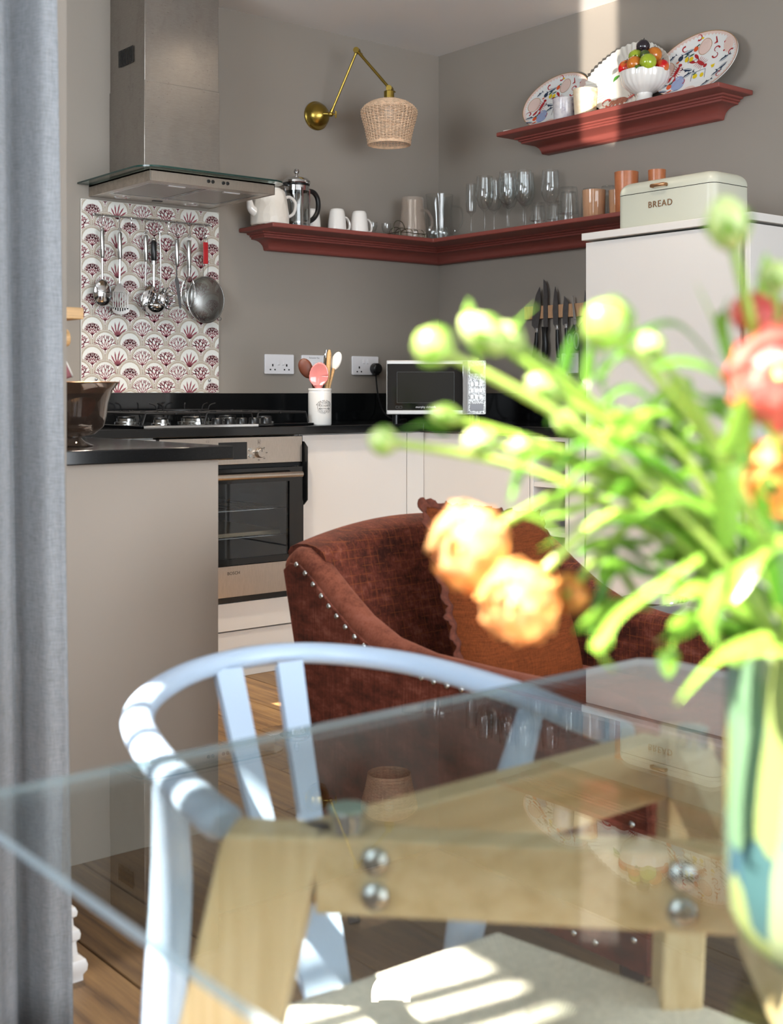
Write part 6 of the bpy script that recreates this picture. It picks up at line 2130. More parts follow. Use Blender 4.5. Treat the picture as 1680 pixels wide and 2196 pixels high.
def leg(pts, rad):
    put('leg', MB().tube(smooth_path(pts, 5), [r for q in rad[:-1] for r in [q] * 0] or [rad[min(int(i / 5), len(rad) - 2)] + (rad[min(int(i / 5) + 1, len(rad) - 1)] - rad[min(int(i / 5), len(rad) - 2)]) * ((i % 5) / 5) for i in range(5 * (len(pts) - 1))] + [rad[-1]], 14), M_chair, t, smooth=60)


leg([(-3.352, -3.435, 0.0), (-3.345, -3.430, 0.25), (-3.338, -3.432, 0.44), (-3.342, -3.455, 0.58), (-3.366, -3.492, 0.690)], [0.013, 0.0165, 0.0205, 0.0185, 0.0125])
leg([(-2.992, -3.425, 0.0), (-2.990, -3.432, 0.25), (-2.985, -3.448, 0.44), (-2.968, -3.490, 0.58), (-2.958, -3.522, 0.690)], [0.013, 0.0165, 0.0205, 0.0185, 0.0125])
leg([(-3.425, -3.885, 0.0), (-3.420, -3.878, 0.25), (-3.415, -3.870, 0.455)], [0.013, 0.018, 0.017])
leg([(-2.925, -3.905, 0.0), (-2.927, -3.897, 0.25), (-2.930, -3.888, 0.455)], [0.013, 0.018, 0.017])
B0, B1 = Vector((-3.176, -3.462, 0.435)), Vector((-3.108, -3.236, 0.700))
hr = Vector((0.985, -0.17, 0)).normalized()
lv = (B1 - B0)
nv = hr.cross(lv).normalized()


def spl(poly, m_):
    bow = lambda h: nv * 0.012 * sin(pi * h)
    vs, n2 = [], len(poly)
    for s in (-0.0062, 0.0062):
        vs += [tuple(B0 + lv * h + hr * a + nv * s - bow(h)) for a, h in poly]
    m_.add(vs, [tuple(range(n2))[::-1], tuple(range(n2, 2 * n2))] + [(i, (i + 1) % n2, n2 + (i + 1) % n2, n2 + i) for i in range(n2)])


m = MB()
spl([(-0.023, 0.0), (0.023, 0.0), (0.029, 0.14), (0.033, 0.27), (0.0355, 0.36), (0.0, 0.34), (-0.0355, 0.36), (-0.033, 0.27), (-0.029, 0.14)], m)
for s in (-1, 1):
    for h0, h1, o0, o1, i0, i1 in ((0.36, 0.5, 0.0355, 0.0395, 0.0, 0.0150), (0.5, 0.75, 0.0395, 0.0465, 0.0150, 0.0190), (0.75, 1.0, 0.0465, 0.0530, 0.0190, 0.0220)):
        spl([(s * i0, h0 if i0 else 0.34), (s * o0, h0), (s * o1, h1), (s * i1, h1)][::s], m)
put('splat', m, M_chair, t, smooth=30)
# seat
SB = [Vector((-3.325, -3.490, 0)), Vector((-2.985, -3.500, 0)), Vector((-2.928, -3.890, 0)), Vector((-3.412, -3.872, 0))]
cen = sum(SB, Vector((0, 0, 0))) / 4
cL, cR = cen + Vector((-0.05, 0, 0)), cen + Vector((0.05, 0, 0))
m = MB()


def sector(p0, p1, q0, q1):
    L_ = (p1 - p0).length
    nst = int(L_ / 0.0058)
    nv_ = nst * 4
    us = (-0.16, -0.13, -0.07, -0.02, 0.0, 0.03, 0.08, 0.2, 0.4, 0.6, 0.8, 1.0)
    vs = []
    for u in us:
        for j in range(nv_ + 1):
            v = j / nv_
            ed = p0.lerp(p1, v)
            ce = q0.lerp(q1, v)
            uu = max(u, 0)
            p = ed.lerp(ce, uu)
            if u < 0:
                out_ = (ed - ce).normalized()
                a = min(1.0, -u / 0.07) * pi / 2
                z_ = 0.452 - 0.016 * (1 - cos(a)) - max(0, -u - 0.07) * 0.18
                p = ed + out_ * 0.016 * sin(a)
            else:
                z_ = 0.452 - 0.012 * (1 - (1 - uu) ** 2)
            rdg = 0.0016 * abs(sin(pi * v * nst))
            gr = 0.004 if 0.92 < uu else 0
            vs.append((p.x, p.y, z_ + rdg - gr))
    k_ = nv_ + 1
    fs = [(i * k_ + j, (i + 1) * k_ + j, (i + 1) * k_ + j + 1, i * k_ + j + 1) for i in range(len(us) - 1) for j in range(nv_)]
    m.add(vs, fs)


sector(SB[0], SB[1], cL, cR)
sector(SB[1], SB[2], cR, cR)
sector(SB[2], SB[3], cR, cL)
sector(SB[3], SB[0], cL, cL)
put('seat', m, M_cord, t, smooth=70)
m = MB()
for a, b_ in ((0, 1), (1, 2), (2, 3), (3, 0)):
    m.tube([SB[a] + Vector((0, 0, 0.428)), SB[b_] + Vector((0, 0, 0.428))], 0.013, 10)
put('seat_frame', m, M_chair, t)
for a, b_, z_ in (((-3.345, -3.43), (-3.420, -3.878), 0.20), ((-2.99, -3.432), (-2.927, -3.897), 0.20), ((-3.345, -3.43), (-2.99, -3.432), 0.26)):
    put('stretcher', MB().tube([(a[0], a[1], z_), ((a[0] + b_[0]) / 2, (a[1] + b_[1]) / 2, z_), (b_[0], b_[1], z_)], [0.008, 0.011, 0.008], 10), M_chair, t)

# ================================================================== TABLE
TZ = 0.735
t = thing('glass_table', 'square clear glass dining table on crossed oak trestle legs', 'table', (-3.214, -3.945, 0))
GX0, GX1, GY0, GY1 = -3.583, -2.845, -4.307, -3.583
gt = put('glass_top', MB().prism([(GX0 + 0.008, GY0), (GX1 - 0.008, GY0), (GX1, GY0 + 0.008), (GX1, GY1 - 0.020), (GX1 - 0.020, GY1), (GX0 + 0.008, GY1), (GX0, GY1 - 0.008), (GX0, GY0 + 0.008)], 2, TZ - 0.007, TZ), M_glasstop, t, smooth=0)
gt.data.materials.append(M_glassedge)
for p in gt.data.polygons:
    if abs(p.normal.z) < 0.5:
        p.material_index = 1
TC = Vector((-3.205, -3.945, 0))
FT = 0.711                                       # top of the oak frame
dA = Vector((0.690, -0.724, 0))                  # from leg A (far left) through the centre
for dd, half, nm in ((dA, 0.341, 'a'), (Vector((-0.690, -0.724, 0)), 0.341, 'b')):
    nn_ = Vector((-dd.y, dd.x, 0))
    fr_ = MB()

    def pt(s_, n__, z_):
        return tuple(TC + dd * s_ + nn_ * n__ + Vector((0, 0, z_)))

    # rail
    for s0, s1 in (((-half + 0.066, half - 0.066),) if nm == 'a' else ((-half + 0.066, -0.016), (0.016, half - 0.066))):
        rl = put('rail', MB().add([pt(s0, -0.0, FT - 0.052), pt(s1, -0.0, FT - 0.052), pt(s1, 0.030, FT - 0.052), pt(s0, 0.030, FT - 0.052), pt(s0, -0.0, FT), pt(s1, -0.0, FT), pt(s1, 0.030, FT), pt(s0, 0.030, FT)],
            [(0, 3, 2, 1), (4, 5, 6, 7), (0, 1, 5, 4), (1, 2, 6, 5), (2, 3, 7, 6), (3, 0, 4, 7)]), M_table, t, bev=0.0015)
    if nm == 'a':
        rA = rl
    for sg in (-1, 1):
        sh = 0.165
        poly = [(sg * (half - 0.072), FT), (sg * (half - 0.004), FT), (sg * half, FT - 0.008), (sg * (half + sh), 0.0), (sg * (half + sh - 0.072), 0.0)]
        vs = [pt(s_, -0.002, z_) for s_, z_ in poly] + [pt(s_, 0.036, z_) for s_, z_ in poly]
        put('leg', MB().add(vs, [tuple(range(5))[::-1], tuple(range(5, 10))] + [(i, (i + 1) % 5, 5 + (i + 1) % 5, 5 + i) for i in range(5)]), M_tablez, t, bev=0.003)
        p = TC + dd * sg * (half - 0.086) + nn_ * 0.015
        st = put('spacer', MB().cyl((p.x, p.y, FT), (p.x, p.y, TZ - 0.0085), 0.0130, 28), M_chrome, t, bev=0.001)
        put('pad', MB().cyl((p.x, p.y, TZ - 0.0085), (p.x, p.y, TZ - 0.0072), 0.0135, 28), plain('pad_green', '8fa79c', 0.2), st)
    if nm == 'a':
        for s_ in (-half + 0.107, -0.032, 0.05, half - 0.107):
            for z_ in (FT - 0.0135, FT - 0.037):
                p = TC + dd * s_ + Vector((0, 0, z_))
                q = p - nn_ * 0.004
                put('bolt', MB().tube([p + nn_ * 0.001, q, q - nn_ * 0.0026, q - nn_ * 0.0036], [0.0092, 0.0092, 0.0068, 0.003], 22).tube([q - nn_ * 0.0034, q - nn_ * 0.0050], [0.0042, 0.0036], 18), M_steel2, rA)
beam_y = -3.742
put('beam', MB().box(TC.x - 0.236 + 0.055, beam_y, FT - 0.052, TC.x + 0.236 - 0.045, beam_y + 0.028, FT), M_table, t, bev=0.0015)
put('beam', MB().box(TC.x - 0.236 + 0.055, -4.178, FT - 0.052, TC.x + 0.236 - 0.045, -4.150, FT), M_table, t, bev=0.0015)

# ================================================================== VASE
VX, VY, VR, VH = -3.344, -4.099, 0.0472, 0.158
t = thing('vase', 'cylindrical art glass vase in swirled green yellow and blue', 'vase', (VX, VY, TZ))
k = NT('swirled_art_glass')
v = k.coord((1, 1, 0.42), (0.25, 0.1, 0))
n0 = k.n('ShaderNodeTexNoise')
n0.inputs['Scale'].default_value = 26
k.l(v, n0.inputs['Vector'])
mv = k.n('ShaderNodeVectorMath', operation='MULTIPLY_ADD')
k.l(n0.outputs['Color'], mv.inputs[0])
mv.inputs[1].default_value = (0.03, 0.03, 0.03)
k.l(v, mv.inputs[2])
vo = k.n('ShaderNodeTexVoronoi')
vo.inputs['Scale'].default_value = 40
k.l(mv.outputs[0], vo.inputs['Vector'])
sp = k.n('ShaderNodeSeparateColor')
k.l(vo.outputs['Color'], sp.inputs[0])
c = k.ramp(sp.outputs[0], ((0.0, hx('22386a')), (0.18, hx('567f55')), (0.36, hx('98a49e')), (0.52, hx('8a9422')), (0.68, hx('5f8652')), (0.84, hx('768f8c')), (1.0, hx('9a8228'))))
for e in k.t.nodes:
    if e.type == 'VALTORGB':
        e.color_ramp.interpolation = 'B_SPLINE'
k.l(c, k.b.inputs['Base Color'])
k.b.inputs['Roughness'].default_value = 0.08
tl = k.n('ShaderNodeBsdfTranslucent')
k.l(c, tl.inputs[0])
m1 = k.n('ShaderNodeMixShader')
m1.inputs[0].default_value = 0.3
k.l(k.b.outputs[0], m1.inputs[1])
k.l(tl.outputs[0], m1.inputs[2])
tr = k.n('ShaderNodeBsdfTransparent')
k.l(c, tr.inputs[0])
m2 = k.n('ShaderNodeMixShader')
m2.inputs[0].default_value = 0.15
k.l(m1.outputs[0], m2.inputs[1])
k.l(tr.outputs[0], m2.inputs[2])
k.l(m2.outputs[0], k.out.inputs[0])
vp = [(0.018, TZ + 0.0005), (0.030, TZ + 0.004), (0.040, TZ + 0.013), (0.0455, TZ + 0.026), (VR, TZ + 0.045), (VR, TZ + 0.12), (VR * 0.985, TZ + VH)]
put('body', MB().lathe(vase_prof(vp, 0.004), 56, (VX, VY, 0)), k.m, t, smooth=60)
put('water', MB().lathe([(0.001, TZ + 0.006), (0.034, TZ + 0.016), (0.0405, TZ + 0.04), (0.0425, TZ + 0.10), (0.001, TZ + 0.10)], 32, (VX, VY, 0)), glassy('water', (0.93, 0.96, 0.92)), t)

# ================================================================== FLOWERS
BUDS = (
    ((-3.4561, -4.1239, 1.082), 0.0089, 0.0119),
    ((-3.5099, -4.1059, 1.0388), 0.0104, 0.0111),
    ((-3.4932, -4.0165, 1.0392), 0.0086, 0.0133),
    ((-3.481, -4.0199, 1.0379), 0.0069, 0.0087),
    ((-3.5308, -4.0245, 1.0323), 0.0090, 0.0094),
    ((-3.5042, -3.956, 0.9883), 0.0071, 0.0078),
    ((-3.4717, -4.0339, 1.0141), 0.0067, 0.0094),
    ((-3.4801, -3.9755, 1.0005), 0.0055, 0.0092),
    ((-3.4805, -4.001, 0.9884), 0.0075, 0.0089),
    ((-3.4149, -4.1187, 1.0628), 0.0067, 0.0073),
    ((-3.4646, -4.0139, 0.9857), 0.0062, 0.0075),
    ((-3.4492, -4.078, 1.0327), 0.0058, 0.0070),
    ((-3.4336, -4.0133, 0.9975), 0.0062, 0.0078),
    ((-3.4215, -4.0489, 0.9991), 0.0056, 0.0067),
    ((-3.3821, -4.0423, 1.0147), 0.0056, 0.0070),
)
BLOOMS = (
    ((-3.4887, -3.9943, 0.9369), 0.0204, M_peach),
    ((-3.4803, -4.0205, 0.9128), 0.0191, M_peach),
    ((-3.4343, -4.0127, 0.9119), 0.0096, M_orange),
    ((-3.4073, -4.112, 0.9709), 0.0182, M_orange),
    ((-3.44, -4.137, 1.02), 0.0216, M_red),
    ((-3.4234, -4.1118, 1.0486), 0.0090, M_red),
    ((-3.3913, -4.1121, 1.044), 0.0127, M_red),
)
LEAVES = (
    (((-3.4556, -4.15, 0.9105), (-3.4729, -4.136, 0.9096), (-3.4829, -4.1279, 0.8994), (-3.4889, -4.123, 0.8883)), 0.0085),
    (((-3.4323, -4.0917, 0.9398), (-3.4507, -4.0832, 0.9281), (-3.4697, -4.0742, 0.9146), (-3.4781, -4.0738, 0.9014), (-3.4763, -4.0817, 0.8924)), 0.0094),
    (((-3.4012, -4.0654, 0.9236), (-3.406, -4.0615, 0.9058), (-3.4112, -4.0573, 0.888), (-3.4112, -4.0573, 0.8758)), 0.0102),
    (((-3.416, -4.0276, 0.9367), (-3.419, -4.0252, 0.9206), (-3.4219, -4.0228, 0.9068), (-3.4249, -4.0204, 0.8908)), 0.0060),
    (((-3.4034, -4.0121, 0.9354), (-3.3961, -4.0181, 0.92), (-3.3891, -4.0237, 0.9039)), 0.0071),
    (((-3.4334, -4.1037, 0.933), (-3.4448, -4.1073, 0.9184), (-3.4511, -4.1151, 0.9045)), 0.0092),
    (((-3.3753, -4.0864, 0.9036), (-3.3967, -4.0755, 0.9331), (-3.4178, -4.0648, 0.949), (-3.4403, -4.053, 0.9539), (-3.4592, -4.0441, 0.9437)), 0.0074),
    (((-3.3702, -4.0777, 0.9085), (-3.3968, -4.0593, 0.9517), (-3.4162, -4.0468, 0.9586), (-3.4389, -4.0315, 0.9522), (-3.4598, -4.0178, 0.9369)), 0.0058),
    (((-3.3822, -4.0808, 0.9213), (-3.4056, -4.0715, 0.9641), (-3.4319, -4.0598, 0.9842), (-3.4594, -4.0471, 0.9899), (-3.4765, -4.0429, 0.9744)), 0.0087),
    (((-3.4009, -4.0915, 0.9566), (-3.4065, -4.0955, 0.9996), (-3.4195, -4.0935, 1.0375), (-3.4339, -4.0904, 1.0621)), 0.0076),
    (((-3.4162, -4.1048, 0.9792), (-3.4282, -4.1036, 1.0164), (-3.4479, -4.0962, 1.0265), (-3.4673, -4.089, 1.0223)), 0.0081),
    (((-3.4025, -4.0901, 0.9995), (-3.3992, -4.0928, 1.0252), (-3.3925, -4.0982, 1.0553), (-3.3922, -4.0985, 1.0768)), 0.0086),
    (((-3.4109, -4.0833, 1.0274), (-3.4296, -4.0767, 1.0442), (-3.4496, -4.0691, 1.0386), (-3.4628, -4.0669, 1.0258)), 0.0063),
    (((-3.4394, -4.1117, 0.9444), (-3.447, -4.1184, 0.9809), (-3.4509, -4.1281, 1.0123)), 0.0141),
    (((-3.4408, -4.0332, 0.9746), (-3.4595, -4.0267, 0.986), (-3.4744, -4.0231, 0.9798), (-3.4842, -4.0238, 0.9608)), 0.0079),
    (((-3.485, -4.0231, 1.0328), (-3.4817, -4.0258, 1.0446), (-3.4742, -4.0319, 1.0527)), 0.0052),
    (((-3.4942, -4.0157, 1.0252), (-3.4978, -4.0127, 1.0403), (-3.4985, -4.0121, 1.0553)), 0.0056),
    (((-3.4563, -4.0206, 0.9968), (-3.4512, -4.0248, 1.0146), (-3.4457, -4.0293, 1.0424)), 0.0067),
    (((-3.4792, -3.9763, 0.9917), (-3.489, -3.9683, 0.9975), (-3.4988, -3.9603, 0.9917)), 0.0050),
    (((-3.4081, -4.0598, 0.9991), (-3.4262, -4.0494, 1.0146), (-3.439, -4.0433, 1.0102), (-3.4449, -4.0428, 0.9938)), 0.0075),
    (((-3.4142, -4.0806, 0.978), (-3.4329, -4.0741, 1.0039), (-3.4545, -4.0651, 0.9998), (-3.4709, -4.0604, 0.9864)), 0.0084),
    (((-3.4009, -4.0915, 0.905), (-3.4224, -4.0868, 0.9111), (-3.4419, -4.0839, 0.9015)), 0.0084),
    (((-3.4421, -4.0193, 0.9424), (-3.4567, -4.0117, 0.954), (-3.4695, -4.0056, 0.9521), (-3.4756, -4.0049, 0.9413)), 0.0076),
    (((-3.4092, -4.0202, 0.9611), (-3.4237, -4.0085, 0.9553), (-3.4382, -3.9967, 0.9518)), 0.0107),
    (((-3.3946, -4.1094, 0.9153), (-3.4022, -4.1097, 0.9475), (-3.4097, -4.11, 0.9792)), 0.0125),
    (((-3.3755, -4.0992, 0.9207), (-3.395, -4.0898, 0.9453), (-3.4059, -4.0874, 0.9673)), 0.0130),
    (((-3.4009, -4.0399, 0.9757), (-3.3937, -4.0457, 0.9986), (-3.3902, -4.0486, 1.017)), 0.0092),
    (((-3.393, -4.1108, 0.9364), (-3.4166, -4.1002, 0.954), (-3.443, -4.0873, 0.967), (-3.4626, -4.08, 0.9574)), 0.0091),
    (((-3.3492, -4.0819, 0.9), (-3.3699, -4.0694, 0.9188), (-3.3885, -4.0585, 0.9239), (-3.4053, -4.0492, 0.9085)), 0.0118),
    (((-3.4192, -4.1281, 0.9504), (-3.4386, -4.1252, 0.9456), (-3.4546, -4.1251, 0.9257)), 0.0110),
    (((-3.3736, -4.0878, 0.8991), (-3.3919, -4.0773, 0.9042), (-3.4083, -4.0682, 0.9201), (-3.4246, -4.0593, 0.9338)), 0.0110),
    (((-3.3653, -4.0689, 0.9481), (-3.3907, -4.0546, 0.9418), (-3.4123, -4.0435, 0.9311)), 0.0100),
    (((-3.4509, -4.0508, 1.021), (-3.448, -4.0596, 1.0294), (-3.4404, -4.0722, 1.0292)), 0.0055),
    (((-3.4443, -4.0304, 1.0079), (-3.4408, -4.0332, 1.0213), (-3.44, -4.0339, 1.0346)), 0.0058),
    (((-3.4359, -4.063, 0.9759), (-3.4517, -4.0544, 0.9825), (-3.4658, -4.0473, 0.9763), (-3.4765, -4.0429, 0.9596)), 0.0077),
    (((-3.3719, -4.0892, 0.9991), (-3.3868, -4.0814, 1.008), (-3.4032, -4.0724, 1.0036), (-3.4161, -4.0662, 0.9862)), 0.0088),
    (((-3.4226, -4.0996, 1.0538), (-3.425, -4.0976, 1.0414), (-3.421, -4.1009, 1.0206)), 0.0062),
    (((-3.3667, -4.0934, 0.8925), (-3.3879, -4.0848, 0.9114), (-3.4104, -4.0751, 0.9233), (-3.4292, -4.0684, 0.9158)), 0.0153),
    (((-3.3405, -4.0761, 0.9051), (-3.3632, -4.0619, 0.9219), (-3.3839, -4.0494, 0.9316), (-3.4009, -4.0399, 0.9298)), 0.0153),
    (((-3.3336, -4.0688, 0.9129), (-3.3584, -4.0529, 0.9323), (-3.3812, -4.0387, 0.9444), (-3.3984, -4.0291, 0.9424)), 0.0136),
    (((-3.3492, -4.0819, 0.8977), (-3.3639, -4.0786, 0.9307), (-3.3835, -4.0712, 0.9585), (-3.3995, -4.0668, 0.9768)), 0.0140),
    (((-3.3423, -4.0746, 0.9285), (-3.3624, -4.0669, 0.9616), (-3.3858, -4.0565, 0.985), (-3.4035, -4.0506, 0.9921)), 0.0128),
    (((-3.3317, -4.0703, 0.9461), (-3.3467, -4.0668, 0.9796), (-3.3668, -4.059, 1.0008), (-3.3866, -4.0515, 1.0078)), 0.0117),
    (((-3.3653, -4.0689, 0.9344), (-3.3885, -4.0585, 0.9534), (-3.4149, -4.0457, 0.9675), (-3.4339, -4.0388, 0.9702)), 0.0108),
    (((-3.364, -4.057, 0.9564), (-3.3893, -4.045, 0.9801), (-3.4124, -4.0349, 0.9896), (-3.4316, -4.0279, 0.9876)), 0.0101),
    (((-3.3995, -4.1054, 0.9027), (-3.4134, -4.1028, 0.8998), (-3.4238, -4.1029, 0.897), (-3.4342, -4.1031, 0.8994)), 0.0124),
    (((-3.4192, -4.0766, 0.9995), (-3.4302, -4.0719, 1.0166), (-3.4378, -4.07, 1.0293), (-3.4413, -4.0715, 1.0419)), 0.0072),
    (((-3.4236, -4.0472, 0.9946), (-3.4348, -4.0424, 1.008), (-3.4407, -4.0419, 1.019), (-3.4416, -4.0455, 1.0298)), 0.0079),
    (((-3.4372, -4.0749, 0.987), (-3.448, -4.0704, 0.9998), (-3.457, -4.0673, 1.004), (-3.466, -4.0643, 1.002)), 0.0084),
    (((-3.3667, -4.0805, 0.886), (-3.3807, -4.0692, 0.8972), (-3.3948, -4.0578, 0.9018), (-3.4088, -4.0464, 0.8905)), 0.0113),
    (((-3.3667, -4.0934, 0.9635), (-3.3762, -4.0922, 0.9926), (-3.3907, -4.0868, 1.0124)), 0.0110),
    (((-3.3837, -4.041, 0.9468), (-3.4275, -4.0562, 0.9537), (-3.4711, -4.0717, 0.9561)), 0.0056),
    (((-3.3511, -4.0675, 0.9787), (-3.3853, -4.0667, 0.9846), (-3.4181, -4.067, 0.989)), 0.0099),
    (((-3.3619, -4.0587, 0.9909), (-3.3875, -4.0548, 0.9862), (-3.4128, -4.0512, 0.9809)), 0.0095),
    (((-3.3931, -4.0334, 0.9229), (-3.4225, -4.0366, 0.9313), (-3.4459, -4.0448, 0.9229)), 0.0101),
    (((-3.3575, -4.0622, 0.9094), (-3.3911, -4.0636, 0.9074), (-3.4225, -4.0667, 0.9023)), 0.0097),
    (((-3.3458, -4.0718, 0.9094), (-3.375, -4.0771, 0.9222), (-3.4005, -4.0855, 0.9246)), 0.0106),
    (((-3.3626, -4.0582, 0.974), (-3.3885, -4.0585, 0.9759), (-3.4122, -4.0607, 0.9724)), 0.0086),
    (((-3.3475, -4.0704, 0.9314), (-3.3843, -4.0837, 0.9333), (-3.4252, -4.0935, 0.9191)), 0.0089),
    (((-3.3499, -4.0685, 0.8998), (-3.364, -4.0657, 0.8956), (-3.3803, -4.0611, 0.8838)), 0.0067),
    (((-3.3654, -4.0558, 0.9758), (-3.383, -4.0518, 0.9931), (-3.4058, -4.0436, 0.9922)), 0.0060),
    (((-3.3743, -4.0486, 0.9909), (-3.3994, -4.0481, 1.0006), (-3.428, -4.0448, 0.9966)), 0.0057),
    (((-3.3941, -4.0325, 0.9273), (-3.4074, -4.0218, 0.938), (-3.4263, -4.0065, 0.9308)), 0.0084),
    (((-3.3798, -4.0442, 0.9991), (-3.402, -4.0462, 1.0024), (-3.4204, -4.0513, 0.9949)), 0.0077),
    (((-3.3881, -4.0374, 1.003), (-3.4135, -4.0489, 1.0045), (-3.4433, -4.0567, 0.9902)), 0.0102),
    (((-3.3716, -4.0508, 0.9495), (-3.3858, -4.0424, 0.9459), (-3.4006, -4.0334, 0.9401)), 0.0090),
    (((-3.369, -4.0529, 0.9595), (-3.3949, -4.0566, 0.9599), (-3.418, -4.0625, 0.9535)), 0.0107),
    (((-3.3668, -4.0547, 1.0065), (-3.3948, -4.0509, 1.015), (-3.4168, -4.052, 1.0061)), 0.0088),
    (((-3.3933, -4.0332, 0.9375), (-3.4164, -4.0279, 0.94), (-3.4374, -4.0244, 0.9372)), 0.0094),
    (((-3.3954, -4.0315, 1.001), (-3.4246, -4.0287, 0.999), (-3.4503, -4.0289, 0.9883)), 0.0079),
    (((-3.3792, -4.0446, 0.967), (-3.4099, -4.0518, 0.972), (-3.4407, -4.0589, 0.9734)), 0.0070),
    (((-3.3546, -4.0646, 1.0047), (-3.3766, -4.0569, 1.0045), (-3.396, -4.0513, 0.9974)), 0.0068),
    (((-3.3836, -4.0411, 0.9868), (-3.4211, -4.0449, 0.9942), (-3.453, -4.0533, 0.9875)), 0.0071),
    (((-3.3513, -4.0673, 0.9587), (-3.3637, -4.0632, 0.9558), (-3.374, -4.0607, 0.947)), 0.0092),
    (((-3.3721, -4.0504, 0.9825), (-3.3909, -4.0435, 0.9939), (-3.4059, -4.0396, 0.9938)), 0.0100),
    (((-3.3866, -4.0386, 0.9766), (-3.4236, -4.0534, 0.9761), (-3.4627, -4.0665, 0.9658)), 0.0071),
    (((-3.3807, -4.0434, 0.9189), (-3.411, -4.0492, 0.926), (-3.4395, -4.0565, 0.93)), 0.0076),
    (((-3.3466, -4.0711, 0.9903), (-3.3774, -4.0753, 1.0072), (-3.4114, -4.0768, 1.0097)), 0.0107),
    (((-3.345, -4.0724, 0.9039), (-3.3737, -4.0739, 0.9173), (-3.4053, -4.073, 0.9181)), 0.0090),
    (((-3.3809, -4.0433, 0.9696), (-3.3949, -4.0417, 0.974), (-3.4097, -4.0394, 0.9751)), 0.0071),
    (((-3.3941, -4.0325, 0.9066), (-3.4198, -4.0335, 0.9096), (-3.4491, -4.0315, 0.8985)), 0.0103),
)
AX = Vector((VX, VY, 0))
ZT = TZ + VH
STEMS = []                                   # (thing, curve points)
FSITES = ('the topmost, on a straight stem at the upper right', 'large and round, in front of the tall cabinet door', 'long pointed, below the knife rack at upper left', 'round, touching the long pointed bud', 'leaning left in front of the microwave corner', 'lowest and farthest left, on a drooping stem', 'before the black upstand, below the knife rack', 'tiny, just under the microwave', 'in front of the cabinets, below the microwave', 'at the right edge, beside the red blooms', 'half hidden among leaves under the upstand', 'among arching leaves before the tall cabinet', 'before the narrow wine rack cabinet', 'deep among the leaves at mid height', 'deep among the leaves near the red blooms')


def stem_to(tip, i, sag=0.0):
    tip = Vector(tip)
    d = Vector((tip.x - VX, tip.y - VY, 0))
    dl = d.length
    dn = d.normalized() if dl > 1e-4 else Vector((1, 0, 0))
    rg_ = random.Random(i)
    base = AX - dn * 0.018 + Vector((rg_.uniform(-.012, .012), rg_.uniform(-.012, .012), TZ + 0.014))
    mouth = AX + dn * 0.030 + Vector((rg_.uniform(-.008, .008), rg_.uniform(-.008, .008), ZT))
    mid = mouth + (tip - mouth) * 0.5 + Vector((0, 0, max(0.0, 0.035 - (tip.z - ZT) * 0.10) + sag))
    return base, smooth_path([base, mouth, mid, tip], 8)


def petal_mesh(r, cup):
    """cupped petal, base at the origin, growing along +Z, facing +X"""
    m_ = MB()

    def f(u, v):
        a = (v - 0.5) * 2
        wd = r * 0.62 * sin(pi * (0.12 + 0.80 * u)) ** 0.7
        z_ = r * 1.05 * sin(u * cup) / cup * (1 - 0.08 * a * a)
        x_ = r * 0.85 * (1 - cos(u * cup)) / cup
        return (r * 0.10 + r * 0.55 * sin(pi * 0.75 * u) - x_ * 0.9 - wd * 0.28 * a * a, wd * a, z_ + 0.04 * r * sin(9 * a) * u)
    m_.grid(f, 7, 6)
    return m_


def add_bloom(th, tip, axis, r, mt):
    axis = Vector(axis).normalized()
    q0 = Vector((0, 0, 1)).rotation_difference(axis)
    src = {}
    for lay, (n_, sc_, tilt, cup) in enumerate(((6, 1.0, 42, 1.5), (6, 0.86, 26, 1.7), (5, 0.70, 12, 1.9), (4, 0.5, 2, 2.0))):
        me = petal_mesh(r * sc_, cup).mesh('petal', smooth=80)
        me.materials.append(mt)
        for k_ in range(n_):
            a = 2 * pi * (k_ + 0.5 * (lay % 2)) / n_ + random.uniform(-.15, .15)
            M_ = Matrix.Translation(Vector(tip) - axis * r * 0.45) @ q0.to_matrix().to_4x4() @ Matrix.Rotation(a, 4, 'Z') @ Matrix.Rotation(R(tilt + random.uniform(-8, 8)), 4, 'Y')
            o_ = bpy.data.objects.new('petal', me)
            COL.objects.link(o_)
            o_.parent = th
            o_.matrix_local = Matrix.Translation(-th.location) @ M_


for i, (tip, rx_, rz_) in enumerate(BUDS):
    base, cur = stem_to(tip, i)
    th = thing('ranunculus_bud', 'closed green ranunculus bud, ' + FSITES[i], 'flower', base, 'green buds in the vase')
    ax_ = (cur[-1] - cur[-4]).normalized()
    put('stem', MB().tube(cur, [0.0026 - 0.0007 * j / len(cur) for j in range(len(cur))], 8), M_stem, th, smooth=60)
    q0 = Vector((0, 0, 1)).rotation_difference(ax_).to_matrix().to_4x4()
    Mb = Matrix.Translation(tip) @ q0
    put('bud', MB().lathe([(0.0005, -rz_), (rx_ * 0.55, -rz_ * 0.85), (rx_ * 0.92, -rz_ * 0.4), (rx_, 0.0), (rx_ * 0.86, rz_ * 0.45), (rx_ * 0.5, rz_ * 0.82), (0.0005, rz_)], 18, M=Mb, wob=lambda r, z, a: r * (1 + 0.06 * cos(5 * a + 60 * z))), M_bud, th, smooth=80)
    for k_ in range(5):
        a = 2 * pi * k_ / 5
        Ms = Mb @ Matrix.Rotation(a, 4, 'Z')
        sm = MB()
        sm.grid(lambda u, v: (rx_ * (1.03 * sin(pi * (0.08 + 0.5 * u)) + 0.05 * u), (v - 0.5) * rx_ * 1.0 * sin(pi * min(0.98, 0.15 + 0.8 * u)), -rz_ * 0.95 + rz_ * 1.35 * u), 6, 3, M=Ms)
        put('sepal', sm, M_leaf, th, smooth=80)
    STEMS.append((th, cur))
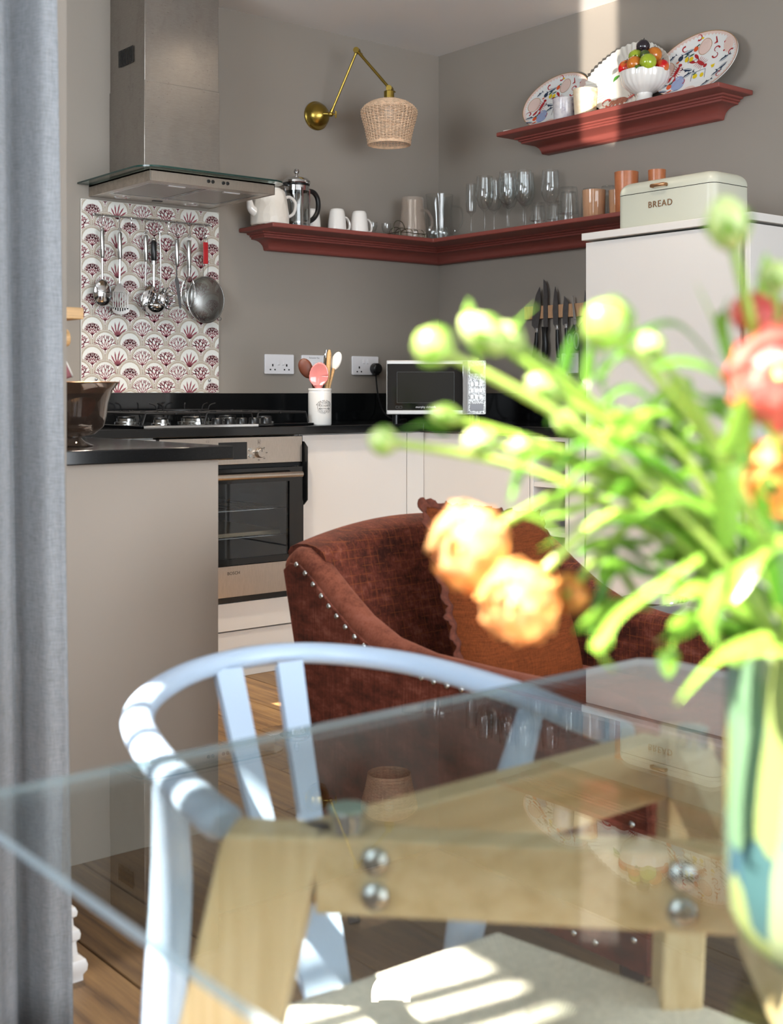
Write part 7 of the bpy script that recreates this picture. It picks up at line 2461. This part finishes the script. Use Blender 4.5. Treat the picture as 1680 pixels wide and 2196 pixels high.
BSITES = ('large peach ranunculus bloom hanging left in front of the cushion', 'large peach and apricot bloom hanging lowest, before the armchair', 'small half-open orange bloom drooping beside the cushion edge', 'orange bloom at the right edge above the vase', 'big coral red bloom at the right edge', 'small coral bloom below the topmost green bud', 'deep red bloom behind the big coral one')
for i, (tip, r_, mt) in enumerate(BLOOMS):
    base, cur = stem_to(tip, 40 + i, 0.02)
    th = thing('ranunculus_flower', BSITES[i], 'flower', base, 'open ranunculus blooms in the vase')
    put('stem', MB().tube(cur, [0.0027 - 0.0006 * j / len(cur) for j in range(len(cur))], 8), M_stem, th, smooth=60)
    ax_ = (cur[-1] - cur[-4]).normalized()
    toc = (Vector(cam.location) - Vector(tip)).normalized()
    sun_ = SUN_DIR.normalized()
    add_bloom(th, tip, ax_ * 0.55 + toc * 0.8 + Vector((-0.2, 0.0, 0.1)), r_ * 1.42, mt)
    STEMS.append((th, cur))


def leaf_mesh(pts, w_):
    P = smooth_path(pts, 6)
    n_ = len(P)
    vs, fs = [], []
    for i, p in enumerate(P):
        tg_ = (P[min(i + 1, n_ - 1)] - P[max(i - 1, 0)]).normalized()
        s_ = tg_.cross(Vector((0, 0, 1)))
        side = Vector((0.72, -0.60, 0.35)) if s_.length < 0.3 else s_.normalized()
        side = (side + Vector((0.4, -0.3, 0.45))).normalized()
        side = (side - tg_ * side.dot(tg_)).normalized()
        nrm = tg_.cross(side)
        u = i / (n_ - 1)
        hw = w_ * 0.5 * (0.32 + 0.68 * sin(pi * min(1, 0.12 + u * 0.62)) ** 0.9) * (1 if u < 0.72 else max(0.03, 1 - ((u - 0.72) / 0.28) ** 1.6))
        for a in (-1, -0.5, 0, 0.5, 1):
            vs.append(tuple(p + side * hw * a + nrm * hw * 0.30 * a * a))
    for i in range(n_ - 1):
        for j in range(4):
            fs.append((i * 5 + j, (i + 1) * 5 + j, (i + 1) * 5 + j + 1, i * 5 + j + 1))
    return MB().add(vs, fs)


for pts, w_ in LEAVES:
    p0 = Vector(pts[0])
    th = min(STEMS, key=lambda s: min((p0 - q).length for q in s[1]))[0]
    put('leaf', leaf_mesh(pts, w_), M_leaf, th, smooth=80)
